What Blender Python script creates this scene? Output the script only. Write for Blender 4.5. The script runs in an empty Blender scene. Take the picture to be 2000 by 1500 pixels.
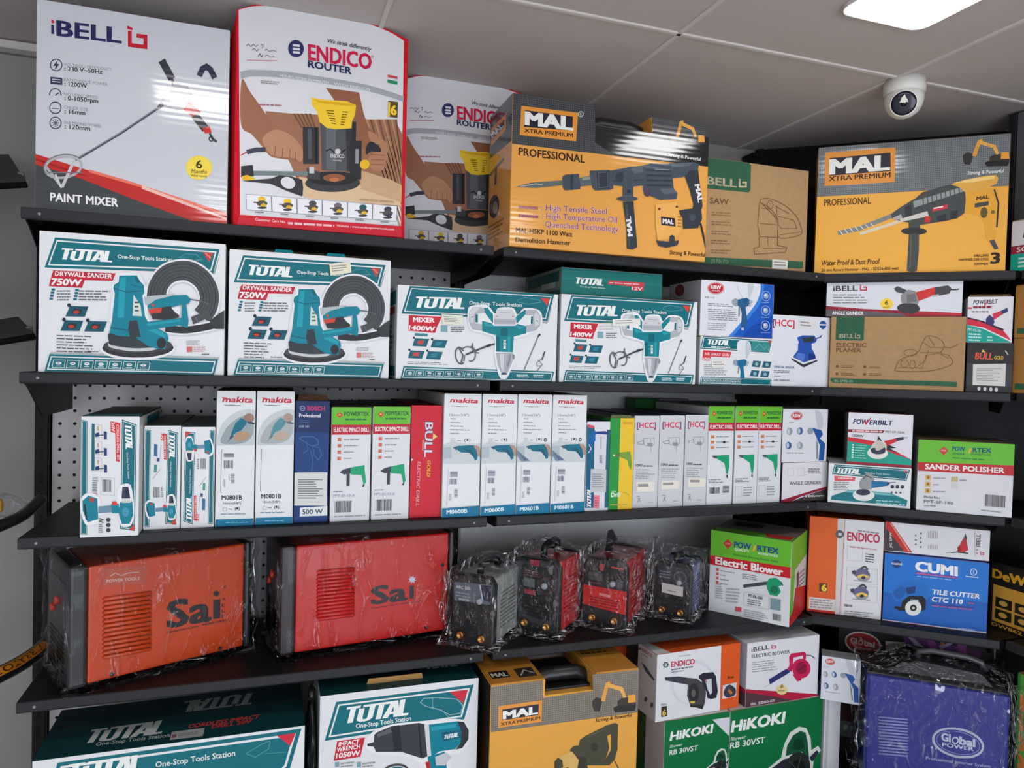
import bpy, bmesh, math, random
import numpy as np
from mathutils import Vector, Matrix

random.seed(7)
SC = bpy.context.scene
COL = SC.collection
rad = math.radians

# ------------------------------------------------------------------ camera, world, lights, exposure
F_PX, YAW, PITCH, ROLL, CAM_Z = 1408.0, 18.912, -1.401, 1.513, 1.70
_y, _t, _r = rad(YAW), rad(PITCH), rad(ROLL)
FWD = np.array([math.sin(_y)*math.cos(_t), math.cos(_y)*math.cos(_t), math.sin(_t)])
_rt = np.array([math.cos(_y), -math.sin(_y), 0.0])
_up = np.cross(_rt, FWD)
RGT = math.cos(_r)*_rt + math.sin(_r)*_up
UPV = -math.sin(_r)*_rt + math.cos(_r)*_up
EYE = np.array([0.0, 0.0, CAM_Z])
cam_d = bpy.data.cameras.new('camera')
cam_d.sensor_width = 36.0
cam_d.lens = F_PX/2000*36
cam_d.clip_start = 0.02
cam = bpy.data.objects.new('camera', cam_d)
COL.objects.link(cam)
cam.matrix_world = Matrix(((RGT[0], UPV[0], -FWD[0], EYE[0]), (RGT[1], UPV[1], -FWD[1], EYE[1]),
                           (RGT[2], UPV[2], -FWD[2], EYE[2]), (0, 0, 0, 1)))
SC.camera = cam
SC.view_settings.view_transform = 'Standard'
SC.view_settings.look = 'None'
SC.view_settings.gamma = 1.0
SC.view_settings.exposure = -0.12
SC.view_settings.use_curve_mapping = False
try:
    SC.cycles.use_denoising = True
    SC.cycles.max_bounces = 8
    SC.cycles.transparent_max_bounces = 12
    SC.cycles.caustics_reflective = False
    SC.cycles.sample_clamp_indirect = 4.0
except Exception:
    pass
wd = bpy.data.worlds.new('room_air')
SC.world = wd
wd.use_nodes = True
wd.node_tree.nodes['Background'].inputs[0].default_value = (0.85, 0.9, 1.0, 1)
wd.node_tree.nodes['Background'].inputs[1].default_value = 4.6
PANEL_POWER = 24.0      # emission of the ceiling LED panels (built with the ceiling below)

# ------------------------------------------------------------------ finding where a thing stands
def ray(x, y):
    return FWD + RGT*(x-1000)/F_PX + UPV*(750-y)/F_PX
def atY(x, y, Y):
    d = ray(x, y); return EYE + d*(Y/d[1])
def atX(x, y, X):
    d = ray(x, y); return EYE + d*(X/d[0])
def atZ(x, y, Z):
    d = ray(x, y); return EYE + d*((Z-CAM_Z)/d[2])
def at_line(x, y, P, Q):            # vertical plane over the floor line P-Q
    d = ray(x, y)
    n = np.array([-(Q[1]-P[1]), Q[0]-P[0]])
    s = (n @ np.array(P))/(n @ d[:2])
    return EYE + d*s

# ------------------------------------------------------------------ materials
def lin(c):
    return tuple(((v/255)/12.92 if v/255 <= .04045 else ((v/255+.055)/1.055)**2.4) for v in c)
MATS = {}
def mat(col, kind='print'):
    key = (tuple(col), kind)
    if key in MATS: return MATS[key]
    m = bpy.data.materials.new('%s_%02x%02x%02x' % ((kind,)+tuple(int(v) for v in col)))
    m.use_nodes = True
    nt = m.node_tree; N = nt.nodes; L = nt.links
    b = N['Principled BSDF']
    c = tuple(v*.92 for v in lin(col))
    tc = N.new('ShaderNodeTexCoord')
    P = dict(print=(.42, .03, 9, .02), gloss=(.10, .03, 9, .02), board=(.75, .12, 60, .1), metal=(.44, .05, 30, .03), plastic=(.35, .04, 20, .02),
             fabric=(.8, .05, 120, .15), wall=(.85, .05, 6, .05), ceil=(.9, .03, 90, .04), emit=(.5, 0, 5, 0), film=(.1, 0, 5, 0), crumpled=(.1, 0, 5, 0),
             dots=(.12, .03, 9, .02), brass=(.3, .05, 20, .02), sticker=(.5, .03, 9, .02), hot=(.3, .05, 9, .05))[kind]
    b.inputs['Roughness'].default_value = P[0]
    b.inputs['Specular IOR Level'].default_value = {'print': .2, 'metal': .14, 'board': .1, 'fabric': .1, 'wall': .1, 'ceil': .1}.get(kind, .5)
    if kind in ('film', 'crumpled'):
        N.remove(b)
        out = N['Material Output']
        tr = N.new('ShaderNodeBsdfTransparent'); gl = N.new('ShaderNodeBsdfGlossy'); mx = N.new('ShaderNodeMixShader')
        lw = N.new('ShaderNodeLayerWeight'); lw.inputs[0].default_value = .12
        n1 = N.new('ShaderNodeTexNoise'); n1.inputs['Scale'].default_value = 17; n1.inputs['Detail'].default_value = 2.5; n1.inputs['Distortion'].default_value = 2.2
        mp = N.new('ShaderNodeMapping'); mp.inputs['Scale'].default_value = (1, 1, .4); mp.inputs['Rotation'].default_value = (.5, .7, .3)
        cr = N.new('ShaderNodeMapRange'); cr.inputs['From Min'].default_value = .51; cr.inputs['From Max'].default_value = .74      # creases stand up here and there, the rest lies smooth
        bp = N.new('ShaderNodeBump'); bp.inputs['Strength'].default_value = .9; bp.inputs['Distance'].default_value = .02
        L.new(tc.outputs['Object'], mp.inputs[0]); L.new(mp.outputs[0], n1.inputs['Vector']); L.new(n1.outputs[0], cr.inputs[0]); L.new(cr.outputs[0], bp.inputs['Height'])
        L.new(bp.outputs[0], gl.inputs['Normal'])
        gl.inputs['Roughness'].default_value = .08; gl.inputs['Color'].default_value = (.66, .69, .74, 1)
        tr.inputs['Color'].default_value = (.97, .97, .98, 1)
        if kind == 'crumpled':      # thicker film, creased all over
            cr.inputs['From Min'].default_value = .42; cr.inputs['From Max'].default_value = .66; n1.inputs['Scale'].default_value = 26; bp.inputs['Distance'].default_value = .03; gl.inputs['Color'].default_value = (1, 1, 1, 1)
        ad = N.new('ShaderNodeMath'); ad.operation = 'MULTIPLY_ADD'; ad.inputs[1].default_value = .12
        mr = N.new('ShaderNodeMapRange'); mr.inputs['To Min'].default_value = .012; mr.inputs['To Max'].default_value = .35
        L.new(lw.outputs['Fresnel'], mr.inputs[0]); L.new(cr.outputs[0], ad.inputs[0]); L.new(mr.outputs[0], ad.inputs[2]); L.new(ad.outputs[0], mx.inputs[0])
        L.new(tr.outputs[0], mx.inputs[1]); L.new(gl.outputs[0], mx.inputs[2]); L.new(mx.outputs[0], out.inputs[0])
        MATS[key] = m
        return m
    if kind == 'emit':
        b.inputs['Base Color'].default_value = (1, 1, 1, 1)
        b.inputs['Emission Color'].default_value = (1, .985, .97, 1)
        b.inputs['Emission Strength'].default_value = PANEL_POWER
        MATS[key] = m
        return m
    nz = N.new('ShaderNodeTexNoise'); nz.inputs['Scale'].default_value = P[2]; nz.inputs['Detail'].default_value = 3
    L.new(tc.outputs['Object'], nz.inputs['Vector'])
    mr = N.new('ShaderNodeMapRange'); mr.inputs['To Min'].default_value = 1-P[1]; mr.inputs['To Max'].default_value = 1+P[1]
    L.new(nz.outputs[0], mr.inputs[0])
    mul = N.new('ShaderNodeVectorMath'); mul.operation = 'SCALE'; mul.inputs[0].default_value = c
    L.new(mr.outputs[0], mul.inputs['Scale'])
    src = mul.outputs[0]
    if kind == 'dots':              # halftone dots of the printed band
        vo = N.new('ShaderNodeTexVoronoi'); vo.inputs['Scale'].default_value = 210; vo.inputs['Randomness'].default_value = 0
        L.new(tc.outputs['Object'], vo.inputs['Vector'])
        lt = N.new('ShaderNodeMath'); lt.operation = 'LESS_THAN'; lt.inputs[1].default_value = .33
        mx = N.new('ShaderNodeMix'); mx.data_type = 'RGBA'
        mpn = N.new('ShaderNodeMapping'); mpn.inputs['Scale'].default_value = (1, 0, 1)
        L.new(tc.outputs['Object'], mpn.inputs[0]); L.new(mpn.outputs[0], vo.inputs['Vector'])
        L.new(vo.outputs['Distance'], lt.inputs[0]); L.new(lt.outputs[0], mx.inputs[0])
        L.new(mul.outputs[0], mx.inputs[6]); mx.inputs[7].default_value = tuple(min(1, v*1.6+.015) for v in c)+(1,)
        src = mx.outputs[2]
    L.new(src, b.inputs['Base Color'])
    if P[3]:
        bp = N.new('ShaderNodeBump'); bp.inputs['Strength'].default_value = P[3]; bp.inputs['Distance'].default_value = .01
        h = nz.outputs[0]
        if kind in ('gloss', 'dots'):       # the corrugated board telegraphs through the glossy print
            wv = N.new('ShaderNodeTexWave'); wv.bands_direction = 'Z'; wv.inputs['Scale'].default_value = 26
            L.new(tc.outputs['Object'], wv.inputs['Vector'])
            bp.inputs['Strength'].default_value = .013
            h = wv.outputs['Fac']
        L.new(h, bp.inputs['Height']); L.new(bp.outputs[0], b.inputs['Normal'])
    if kind in ('metal',):
        b.inputs['Metallic'].default_value = .15
    if kind == 'brass':
        b.inputs['Metallic'].default_value = .9
    MATS[key] = m
    return m

# ------------------------------------------------------------------ mesh builder
class MB:
    def __init__(s):
        s.v = []; s.f = []; s.m = []; s.mats = []; s.sm = []
    def mi(s, m):
        if m not in s.mats: s.mats.append(m)
        return s.mats.index(m)
    def add(s, vs, fs, m, smooth=False):
        o = len(s.v); k = s.mi(m)
        s.v += [tuple(map(float, p)) for p in vs]
        for f in fs:
            s.f.append(tuple(i+o for i in f)); s.m.append(k); s.sm.append(smooth)
    def bm(s, bm, m, smooth=False):
        bm.verts.index_update()
        s.add([v.co[:] for v in bm.verts], [[v.index for v in f.verts] for f in bm.faces], m, smooth)
        bm.free()
    def box(s, x0, y0, z0, x1, y1, z1, m, bev=0.0, seg=1):
        bm = bmesh.new()
        bmesh.ops.create_cube(bm, size=1)
        for v in bm.verts:
            v.co = Vector(((x0+x1)/2+v.co.x*(x1-x0), (y0+y1)/2+v.co.y*(y1-y0), (z0+z1)/2+v.co.z*(z1-z0)))
        if bev: bmesh.ops.bevel(bm, geom=bm.edges[:], offset=bev, segments=seg, affect='EDGES', profile=.5)
        s.bm(bm, m, False)
    def prism(s, pts, y0, y1, m, bev=0.0, axis='y', seg=1):     # outline in x,z pushed from y0 to y1 (axis z: outline in x,y from z0 to z1)
        bm = bmesh.new()
        if axis == 'y': mk = lambda p, d: (p[0], d, p[1])
        elif axis == 'z': mk = lambda p, d: (p[0], p[1], d)
        else: mk = lambda p, d: (d, p[0], p[1])
        a = [bm.verts.new(mk(p, y0)) for p in pts]; b = [bm.verts.new(mk(p, y1)) for p in pts]
        bm.faces.new(a); bm.faces.new(b[::-1])
        n = len(pts)
        for i in range(n): bm.faces.new((a[i], b[i], b[(i+1) % n], a[(i+1) % n]))
        bmesh.ops.recalc_face_normals(bm, faces=bm.faces[:])
        if bev: bmesh.ops.bevel(bm, geom=bm.edges[:], offset=bev, segments=seg, affect='EDGES', profile=.5)
        s.bm(bm, m)
    def tube(s, pts, r, m, n=10, closed=False):
        pts = [Vector(p) for p in pts]; rs = r if isinstance(r, (list, tuple)) else [r]*len(pts)
        k = len(pts); vs = []; u = None
        for i in range(k):
            a = pts[i-1] if (i or closed) else pts[0]; b = pts[(i+1) % k] if (i < k-1 or closed) else pts[-1]
            t = (b-a).normalized()
            if u is None: u = t.orthogonal().normalized()
            u = (u-t*u.dot(t)).normalized(); w = t.cross(u)
            vs += [pts[i]+(u*math.cos(j*2*math.pi/n)+w*math.sin(j*2*math.pi/n))*rs[i] for j in range(n)]
        fs = []
        for i in range(k if closed else k-1):
            for j in range(n):
                i2 = (i+1) % k
                fs.append((i*n+j, i*n+(j+1) % n, i2*n+(j+1) % n, i2*n+j))
        if not closed: fs += [tuple(range(n))[::-1], tuple(range((k-1)*n, k*n))]
        s.add(vs, fs, m, True)
    def lathe(s, prof, m, n=32, mtx=None, smooth=True):
        mtx = mtx or Matrix()
        vs = []; fs = []
        for r, z in prof:
            vs += [mtx @ Vector((r*math.cos(j*2*math.pi/n), r*math.sin(j*2*math.pi/n), z)) for j in range(n)]
        for i in range(len(prof)-1):
            for j in range(n): fs.append((i*n+j, i*n+(j+1) % n, (i+1)*n+(j+1) % n, (i+1)*n+j))
        fs += [tuple(range(n))[::-1], tuple(range((len(prof)-1)*n, len(prof)*n))]
        s.add(vs, fs, m, smooth)
    def build(s, name, parent=None, loc=None, rz=0):
        me = bpy.data.meshes.new(name)
        me.from_pydata(s.v, [], s.f)
        for m in s.mats: me.materials.append(m)
        me.polygons.foreach_set('material_index', s.m)
        me.polygons.foreach_set('use_smooth', s.sm)
        me.update()
        o = bpy.data.objects.new(name, me)
        COL.objects.link(o)
        if parent: o.parent = parent
        if loc is not None: o.location = loc
        o.rotation_euler.z = rz
        return o
def tag(o, label, cat, group=None):
    o['label'] = label; o['category'] = cat
    if group: o['group'] = group
    return o
def thing(name, label, cat, loc=(0, 0, 0), rz=0, group=None):
    o = bpy.data.objects.new(name, None)
    COL.objects.link(o)
    o.empty_display_size = .05
    o.location = loc; o.rotation_euler.z = rz
    return tag(o, label, cat, group)
def struct(o):
    o['kind'] = 'structure'; return o

# ------------------------------------------------------------------ printed artwork
def homog(src, dst):
    A = []
    for (x, y), (u, v) in zip(src, dst):
        A.append([x, y, 1, 0, 0, 0, -u*x, -u*y]); A.append([0, 0, 0, x, y, 1, -v*x, -v*y])
    h = np.linalg.solve(np.array(A, float), np.array([c for p in dst for c in p], float))
    return np.append(h, 1).reshape(3, 3)
GLY = {}
def glyphs(s, bold, it):
    k = (s, bold, it)
    if k not in GLY:
        c = bpy.data.curves.new('lettering', 'FONT')
        c.body = s; c.resolution_u = 2; c.offset = 0; c.shear = it; c.fill_mode = 'FRONT'
        o = bpy.data.objects.new('lettering', c)
        me = o.to_mesh()
        v = np.array([p.co[:2] for p in me.vertices], float).reshape(-1, 2)
        f = [tuple(p.vertices) for p in me.polygons]
        o.to_mesh_clear()
        bpy.data.objects.remove(o); bpy.data.curves.remove(c)
        GLY[k] = (v, f)
    return GLY[k]
def spline(p, closed=True, n=5):
    p = [np.array(q, float) for q in p]; k = len(p); out = []
    for i in range(k if closed else k-1):
        a, b, c, d = (p[(i+j) % k] if closed else p[min(max(i+j, 0), k-1)] for j in (-1, 0, 1, 2))
        for t in np.linspace(0, 1, n, endpoint=False):
            out.append(.5*((2*b)+(c-a)*t+(2*a-5*b+4*c-d)*t*t+(3*b-a-3*c+d)*t**3))
    if not closed: out.append(p[-1])
    return out
def pairs(x):
    return [(x[i], x[i+1]) for i in range(0, len(x), 2)] if not isinstance(x[0], (tuple, list, np.ndarray)) else list(x)
class Art:
    """Print on one face of a carton: shapes in the frame's own units, laid flat on the face in thin ink layers."""
    def __init__(s, mb, frame, w, h, put, kind='print', step=1.6e-5, base=2e-4):
        s.mb = mb; s.H = homog(pairs(frame), [(0, h), (w, h), (w, 0), (0, 0)])
        s.w, s.h, s.put, s.kind, s.n, s.step, s.base = w, h, put, kind, 0, step, base
        s.f = pairs(frame)
    def m3(s, pts):
        q = s.H @ np.vstack([np.array(pts, float).T, np.ones(len(pts))])
        u = np.clip(q[0]/q[2], .0006, s.w-.0006); v = np.clip(q[1]/q[2], .0006, s.h-.0006)
        s.n += 1
        o = s.base+s.step*s.n
        return [s.put(a, b, o) for a, b in zip(u, v)]
    def P(s, c, *p, kind=None):
        p = pairs(p if len(p) > 1 else p[0])
        a = sum(p[i][0]*p[(i+1) % len(p)][1]-p[(i+1) % len(p)][0]*p[i][1] for i in range(len(p)))
        if a > 0: p = p[::-1]
        s.mb.add(s.m3(p), [tuple(range(len(p)))], mat(c, kind or s.kind))
    def S(s, c, *p):
        s.P(c, spline(pairs(p if len(p) > 1 else p[0])))
    def R(s, c, x0, y0, x1, y1, sl=0.0):        # upright box, its rows falling with slope sl
        k = sl*(x1-x0)
        s.P(c, [(x0, y0), (x1, y0+k), (x1, y1+k), (x0, y1)])
    def E(s, c, cx, cy, rx, ry=None, rot=0, n=22):
        ry = rx if ry is None else ry
        ca, sa = math.cos(rot), math.sin(rot)
        s.P(c, [(cx+rx*math.cos(t)*ca-ry*math.sin(t)*sa, cy+rx*math.cos(t)*sa+ry*math.sin(t)*ca) for t in np.linspace(0, 2*math.pi, n, endpoint=False)])
    def L(s, c, wd, *p, closed=False, smooth=False):
        p = pairs(p if len(p) > 1 else p[0])
        if smooth: p = spline(p, closed)
        p = [np.array(q, float) for q in p]; k = len(p); lf = []; rg = []
        for i in range(k):
            a = p[i-1] if (i or closed) else p[0]; b = p[(i+1) % k] if (i < k-1 or closed) else p[-1]
            t1 = p[i]-a; t2 = b-p[i]
            l1 = np.hypot(*t1) or 1e-9; l2 = np.hypot(*t2) or 1e-9
            t = t1/l1+t2/l2; t = t/(np.hypot(*t) or 1e-9)
            n = np.array([t[1], -t[0]])
            cs = 1.0
            if l1 > 1e-6 and l2 > 1e-6: cs = max(.5, abs(n @ np.array([t1[1], -t1[0]])/l1))
            lf.append(p[i]+n*wd/2/cs); rg.append(p[i]-n*wd/2/cs)
        v = s.m3(lf+rg); fs = []
        for i in range(k if closed else k-1):
            j = (i+1) % k
            fs.append((k+i, k+j, j, i))
        s.mb.add(v, fs, mat(c, s.kind))
    def C(s, c, wd, cx, cy, rx, ry=None, rot=0, a0=0, a1=360):      # ring or arc
        ry = rx if ry is None else ry
        ca, sa = math.cos(rot), math.sin(rot)
        full = a1-a0 >= 360
        ts = np.linspace(rad(a0), rad(a1), 24, endpoint=not full)
        s.L(c, wd, [(cx+rx*math.cos(t)*ca-ry*math.sin(t)*sa, cy+rx*math.cos(t)*sa+ry*math.sin(t)*ca) for t in ts], closed=full)
    def T(s, c, txt, x0, y0, x1, y1, h, b=.012, it=0.0, perp=False):   # words on the baseline x0,y0 - x1,y1 with letters h high
        if txt == 'TOTAL' and h >= 15: return s.slab_logo(c, x0, y0, x1, y1, h, perp)
        v, f = glyphs(txt, 0, it)
        if not len(v): return
        mn, mx = v.min(0), v.max(0)
        cap = glyphs('H', 0, 0)[0][:, 1].max()
        d = np.array([x1-x0, y1-y0], float); ln = np.hypot(*d)
        up = np.array([d[1], -d[0]])/ln
        if not perp and abs(d[0]) > abs(d[1])*2: up = np.array([0, -1.0])
        # heavier strokes: the same letters overprinted a hair apart
        sh = [(0, 0)] if b < .004 else [(-b, -b*.6), (b, -b*.6), (b, b*.6), (-b, b*.6)] if b < .03 else [(-b, -b*.6), (b, -b*.6), (b, b*.6), (-b, b*.6), (0, -b*.6), (0, b*.6)]
        for sx, sy in sh:
            q = np.array([x0, y0])+np.outer((v[:, 0]+sx-mn[0])/(mx[0]-mn[0]), d)+np.outer((v[:, 1]+sy)/cap*h, up)
            s.mb.add(s.m3(q), f, mat(c, s.kind))
    def slab_logo(s, c, x0, y0, x1, y1, h, perp):       # the slanted tool-maker's word with its joined letters
        d = np.array([x1-x0, y1-y0], float); ln = np.hypot(*d); up = np.array([d[1], -d[0]])/ln
        if not perp and abs(d[0]) > abs(d[1])*2: up = np.array([0, -1.0])
        def M(p): return [np.array([x0, y0])+d*(u*.94+.06*v)+up*h*v for u, v in p]
        t = .085
        for q in ([(0, 1), (.215, 1), (.215, .86), (0, .86)], [(.062, .9), (.062+t, .9), (.062+t, 0), (.062, 0)],
                  [(.20, .80), (.20+t, .80), (.20+t, .22), (.30, .12), (.345, .12), (.36, .2), (.36, .9), (.36+t, .9), (.36+t, .15), (.40, .03), (.36, -.02), (.27, -.02), (.215, .05), (.20, .16)],
                  [(.255, 1), (.70, 1), (.70, .86), (.255, .86)], [(.50, .9), (.50+t, .9), (.50+t, 0), (.50, 0)],
                  [(.60, 0), (.69, 1), (.79, 1), (.865, 0), (.775, 0), (.74, .66), (.69, 0)], [(.64, .34), (.83, .34), (.83, .20), (.64, .20)],
                  [(.815, 1), (.815+t, 1), (.89+t*.3, .14), (1, .14), (1, 0), (.84, 0)]):
            s.P(c, M(q))
    def K(s, c, x0, y0, x1, y1, n, sl=0.0, th=.45, left=.75):      # n lines of print too small to read
        if n < 1: return
        dy = (y1-y0)/n
        for i in range(n):
            y = y0+dy*(i+.5); xe = x0+(x1-x0)*random.uniform(left, 1); x = x0
            while x < xe:
                e = min(xe, x+random.uniform(.08, .3)*(x1-x0))
                s.P(c, [(x, y+sl*(x-x0)-dy*th/2), (e, y+sl*(e-x0)-dy*th/2), (e, y+sl*(e-x0)+dy*th/2), (x, y+sl*(x-x0)+dy*th/2)])
                x = e+.03*(x1-x0)
    def bars(s, c, x0, y0, x1, y1, n=16, sl=0.0, flat=False):       # barcode
        r = random.Random(n)
        for i in range(n):
            t0 = i/n; t1 = (i+r.choice((.35, .5, .75)))/n
            if flat: s.R(c, x0, y0+(y1-y0)*t0, x1, y0+(y1-y0)*t1, sl)
            else: s.P(c, [(x0+(x1-x0)*t0, y0+sl*(x1-x0)*t0), (x0+(x1-x0)*t1, y0+sl*(x1-x0)*t1), (x0+(x1-x0)*t1, y1+sl*(x1-x0)*t1), (x0+(x1-x0)*t0, y1+sl*(x1-x0)*t0)])
def inset(q, d):
    q = [np.array(p, float) for p in q]; n = len(q); out = []
    ar = sum(q[i][0]*q[(i+1) % n][1]-q[(i+1) % n][0]*q[i][1] for i in range(n)); sg = 1 if ar > 0 else -1
    ln = []
    for i in range(n):
        t = q[(i+1) % n]-q[i]; t = t/np.hypot(*t)
        ln.append((q[i]+np.array([-t[1], t[0]])*d*sg, t))
    for i in range(n):
        (a, t), (b, u) = ln[i-1], ln[i]
        k = np.linalg.solve(np.array([t, -u]).T, b-a)
        out.append(tuple(a+t*k[0]))
    return out
# ------------------------------------------------------------------ the setting
Z0, Z1, Z2, Z3, ZB, ZC = 1.971, 1.666, 1.355, 1.044, 0.62, 2.42      # shelf tops, base deck, ceiling
LIPY = 1.56
WALL = mat((154, 151, 149), 'wall')
CEIL = mat((196, 188, 184), 'ceil')
BLK = mat((24, 24, 26), 'metal')
LIP = mat((48, 49, 51), 'metal')
DARK = mat((16, 16, 18), 'metal')
def slab(name, x0, y0, z0, x1, y1, z1, m):
    b = MB(); b.box(x0, y0, z0, x1, y1, z1, m); return struct(b.build(name))
slab('floor', -1.2, -2.6, -.05, 2.6, 2.1, 0, mat((228, 225, 220), 'wall'))
slab('wall_back', -1.2, 1.98, 0, 2.6, 2.08, 2.6, WALL)
BRT = mat((238, 236, 232), 'wall')
slab('wall_left', -1.3, -2.6, 0, -1.2, 2.08, 2.6, BRT)
slab('wall_right', 2.20, -2.6, 0, 2.3, 2.08, 2.6, BRT)
slab('wall_front', -1.3, -2.7, 2.15, 2.6, -2.6, 2.6, BRT)
slab('ceiling', -1.3, -2.7, ZC, 2.6, 2.08, ZC+.06, CEIL)
TB = mat((212, 206, 202), 'wall')
nt_ = 0
def bar(x0, y0, x1, y1, w=.011, h=.004):
    global nt_
    nt_ += 1
    b = MB()
    if abs(x1-x0) > abs(y1-y0): b.box(x0, y0-w/2, ZC-h, x1, y0+w/2, ZC+.001, TB, .001)
    else: b.box(x0-w/2, y0, ZC-h, x0+w/2, y1, ZC+.001, TB, .001)
    struct(b.build('trim_%d' % nt_))
for yy in (1.363, .763, .163, -.437): bar(-1.2, yy, 2.2, yy)
for xx in (-.976, -.376, .222, .822, 1.424, 2.02): bar(xx, -2.6, xx, 1.98)
b = MB(); b.box(-1.2, 1.955, ZC-.022, .9, 1.982, ZC-.004, TB, .002); b.box(-1.2, 1.965, ZC-.03, .9, 1.982, ZC-.022, mat((150, 146, 142), 'wall'))
struct(b.build('trim_20'))

# ceiling LED panels
def led(x, y, label, tilt=0):
    t = thing('ceiling_light', label, 'light', (x, y, ZC), 0, 'square ceiling lights')
    def sq(r, c, n=6):
        o = []
        for k, (sx, sy) in enumerate(((1, 1), (-1, 1), (-1, -1), (1, -1))):
            for j in range(n):
                a = rad(90*k+90*j/(n-1)); o.append((sx*(r-c)+c*math.cos(a), sy*(r-c)+c*math.sin(a)))
        return o
    f = MB(); f.prism(sq(.106, .032), -.0095, -.0005, mat((235, 235, 235), 'plastic'), axis='z'); f.build('frame', t)
    d = MB(); d.prism(sq(.099, .027), -.012, -.0095, mat((255, 255, 255), 'emit'), axis='z'); d.build('diffuser', t)
led(1.155, 1.052, 'square white lit panel light set into the ceiling near the dome camera')
led(-.19, .95, 'square white lit panel light in the ceiling in front of the paint mixer carton')
for x, y, s in ((-.19, -.45, 'second'), (1.145, -.35, 'third'), (-.19, -1.8, 'fourth'), (1.145, -1.75, 'fifth')):
    led(x, y, 'square white lit panel light, the %s one counted back into the room from the shelving' % s)

# dome camera
cx, cy = atZ(1767, 158, ZC)[:2]
t = thing('security_camera', 'white ceiling dome camera with a dark round lens window', 'camera', (cx, cy, ZC))
WH = mat((225, 225, 218), 'plastic')
b = MB(); b.lathe([(.046, 0), (.047, -.02), (.0465, -.030), (.043, -.034)], WH, 40); b.build('base_ring', t)
b = MB(); b.lathe([(.043, -.030), (.0435, -.048), (.040, -.064), (.032, -.077), (.020, -.086), (.008, -.090), (.001, -.0905)], WH, 40); b.build('eyeball', t)
d = (Vector((0, 0, 1.70))-Vector((cx, cy, ZC-.058))).normalized()
q = d.to_track_quat('Z', 'Y').to_matrix().to_4x4()
q.translation = Vector((0, 0, -.054))
b = MB(); b.lathe([(.0315, .016), (.0315, .034), (.029, .0375), (.027, .0375)], WH, 40, q); b.build('lens_rim', t)
b = MB(); b.lathe([(.0275, .03), (.0275, .0378), (.022, .0392), (.010, .040), (.0005, .0401)], mat((20, 18, 42), 'gloss'), 40, q)
b.build('lens_window', t)
b = MB(); b.lathe([(.0075, .0395), (.0075, .0405), (.0005, .0407)], mat((8, 8, 14), 'gloss'), 24, q); b.build('lens', t)
b = MB()
va, fa = glyphs('HIKVISION', .01, 0)
wv = va[:, 0].max()
b.add([(.0466*math.sin((x/wv-.5)*.62+.38), -.0469*math.cos((x/wv-.5)*.62+.38), -.014+y*.0062) for x, y in va], fa, mat((120, 118, 116)))
o = b.build('maker_lettering', t); o.rotation_euler.z = .32

# shelving
def peg(x0, z0, x1, z1, y, name, label, off=(0, 0), pitch=.0298):
    t = thing(name, label, 'back panel', (x0, y, z0))
    b = MB(); m = mat((190, 188, 187), 'metal'); dk = mat((14, 14, 16), 'metal')
    w, h = x1-x0, z1-z0
    nx, nz = int(w/pitch), int(h/pitch)
    px, pz = w/nx, h/nz
    r = .0039
    ov = [(math.cos(k*math.pi/4), math.sin(k*math.pi/4)) for k in range(8)]
    for i in range(nx):
        for j in range(nz):
            c0, c1 = (i+.5)*px, (j+.5)*pz
            out = []
            for a, e in ov:
                k = max(abs(a), abs(e)); out.append((c0+a/k*px/2, 0, c1+e/k*pz/2))
            inn = [(c0+a*r, 0, c1+e*r) for a, e in ov]; bk = [(c0+a*r, .004, c1+e*r) for a, e in ov]
            b.add(out+inn, [(k, (k+1) % 8, 8+(k+1) % 8, 8+k) for k in range(8)], m)
            b.add(inn+bk, [(k, (k+1) % 8, 8+(k+1) % 8, 8+k) for k in range(8)], dk)
            b.add(bk, [tuple(range(8))], dk)
    b.build('perforated_sheet', t)
    b = MB()
    b.box(0, .0045, 0, w, .012, h, DARK)
    b.build('backing', t)
PEG = peg(-.470, .64, .478, 2.10, 1.945, 'pegboard_panel', 'light grey perforated steel back panel with rows of small round holes')
def plain_panel(x0, z0, x1, z1, y, name, label, col, rot=0):
    t = thing(name, label, 'back panel', (x0, y, z0), rot)
    b = MB(); b.box(0, 0, 0, x1-x0, .012, z1-z0, mat(col, 'metal'), .001); b.build('sheet', t)
    b = MB()
    for k in range(3): b.box(0, -.004, (k+1)*(z1-z0)/4-.001, x1-x0, .0005, (k+1)*(z1-z0)/4+.001, mat(tuple(v*.8 for v in col), 'metal'))
    b.build('seam', t)
plain_panel(.522, .64, 1.435, 2.10, 1.955, 'steel_back_panel', 'plain light grey steel back panel behind the inverter welders', (232, 232, 233))
def upright(x, y, z1, label, w=.028):
    t = thing('upright_post', label, 'post', (x, y, 0))
    b = MB(); b.box(-w/2, 0, 0, w/2, .05, z1, BLK, .002)
    for k in range(int(z1/.05)-1): b.box(-.004, -.0006, .05+k*.05, .004, .0004, .078+k*.05, mat((6, 6, 7), 'metal'))
    b.build('slotted_column', t)
    f = MB(); f.box(-w/2-.003, -.003, z1, w/2+.003, .052, z1+.012, BLK, .003); f.build('end_cap', t)
upright(-.487, 1.925, 2.12, 'slotted black upright post at the free end of the shelving beside the bare wall')
upright(.500, 1.925, 2.12, 'slotted black upright post between the two straight shelf bays')
upright(1.452, 1.921, 2.38, 'black upright post where the straight shelves meet the corner unit')
def bracket(t, x, y0, y1, z, th=.003, deep=.036):      # tapering plate under a shelf end
    b = MB(); b.prism([(y0+.012, z), (y1, z), (y1, z-deep), (y0+(y1-y0)*.35, z-deep), (y0+.03, z-.012), (y0+.012, z-.006)], x-th/2, x+th/2, BLK, axis='x')
    b.build('bracket', t)
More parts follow.
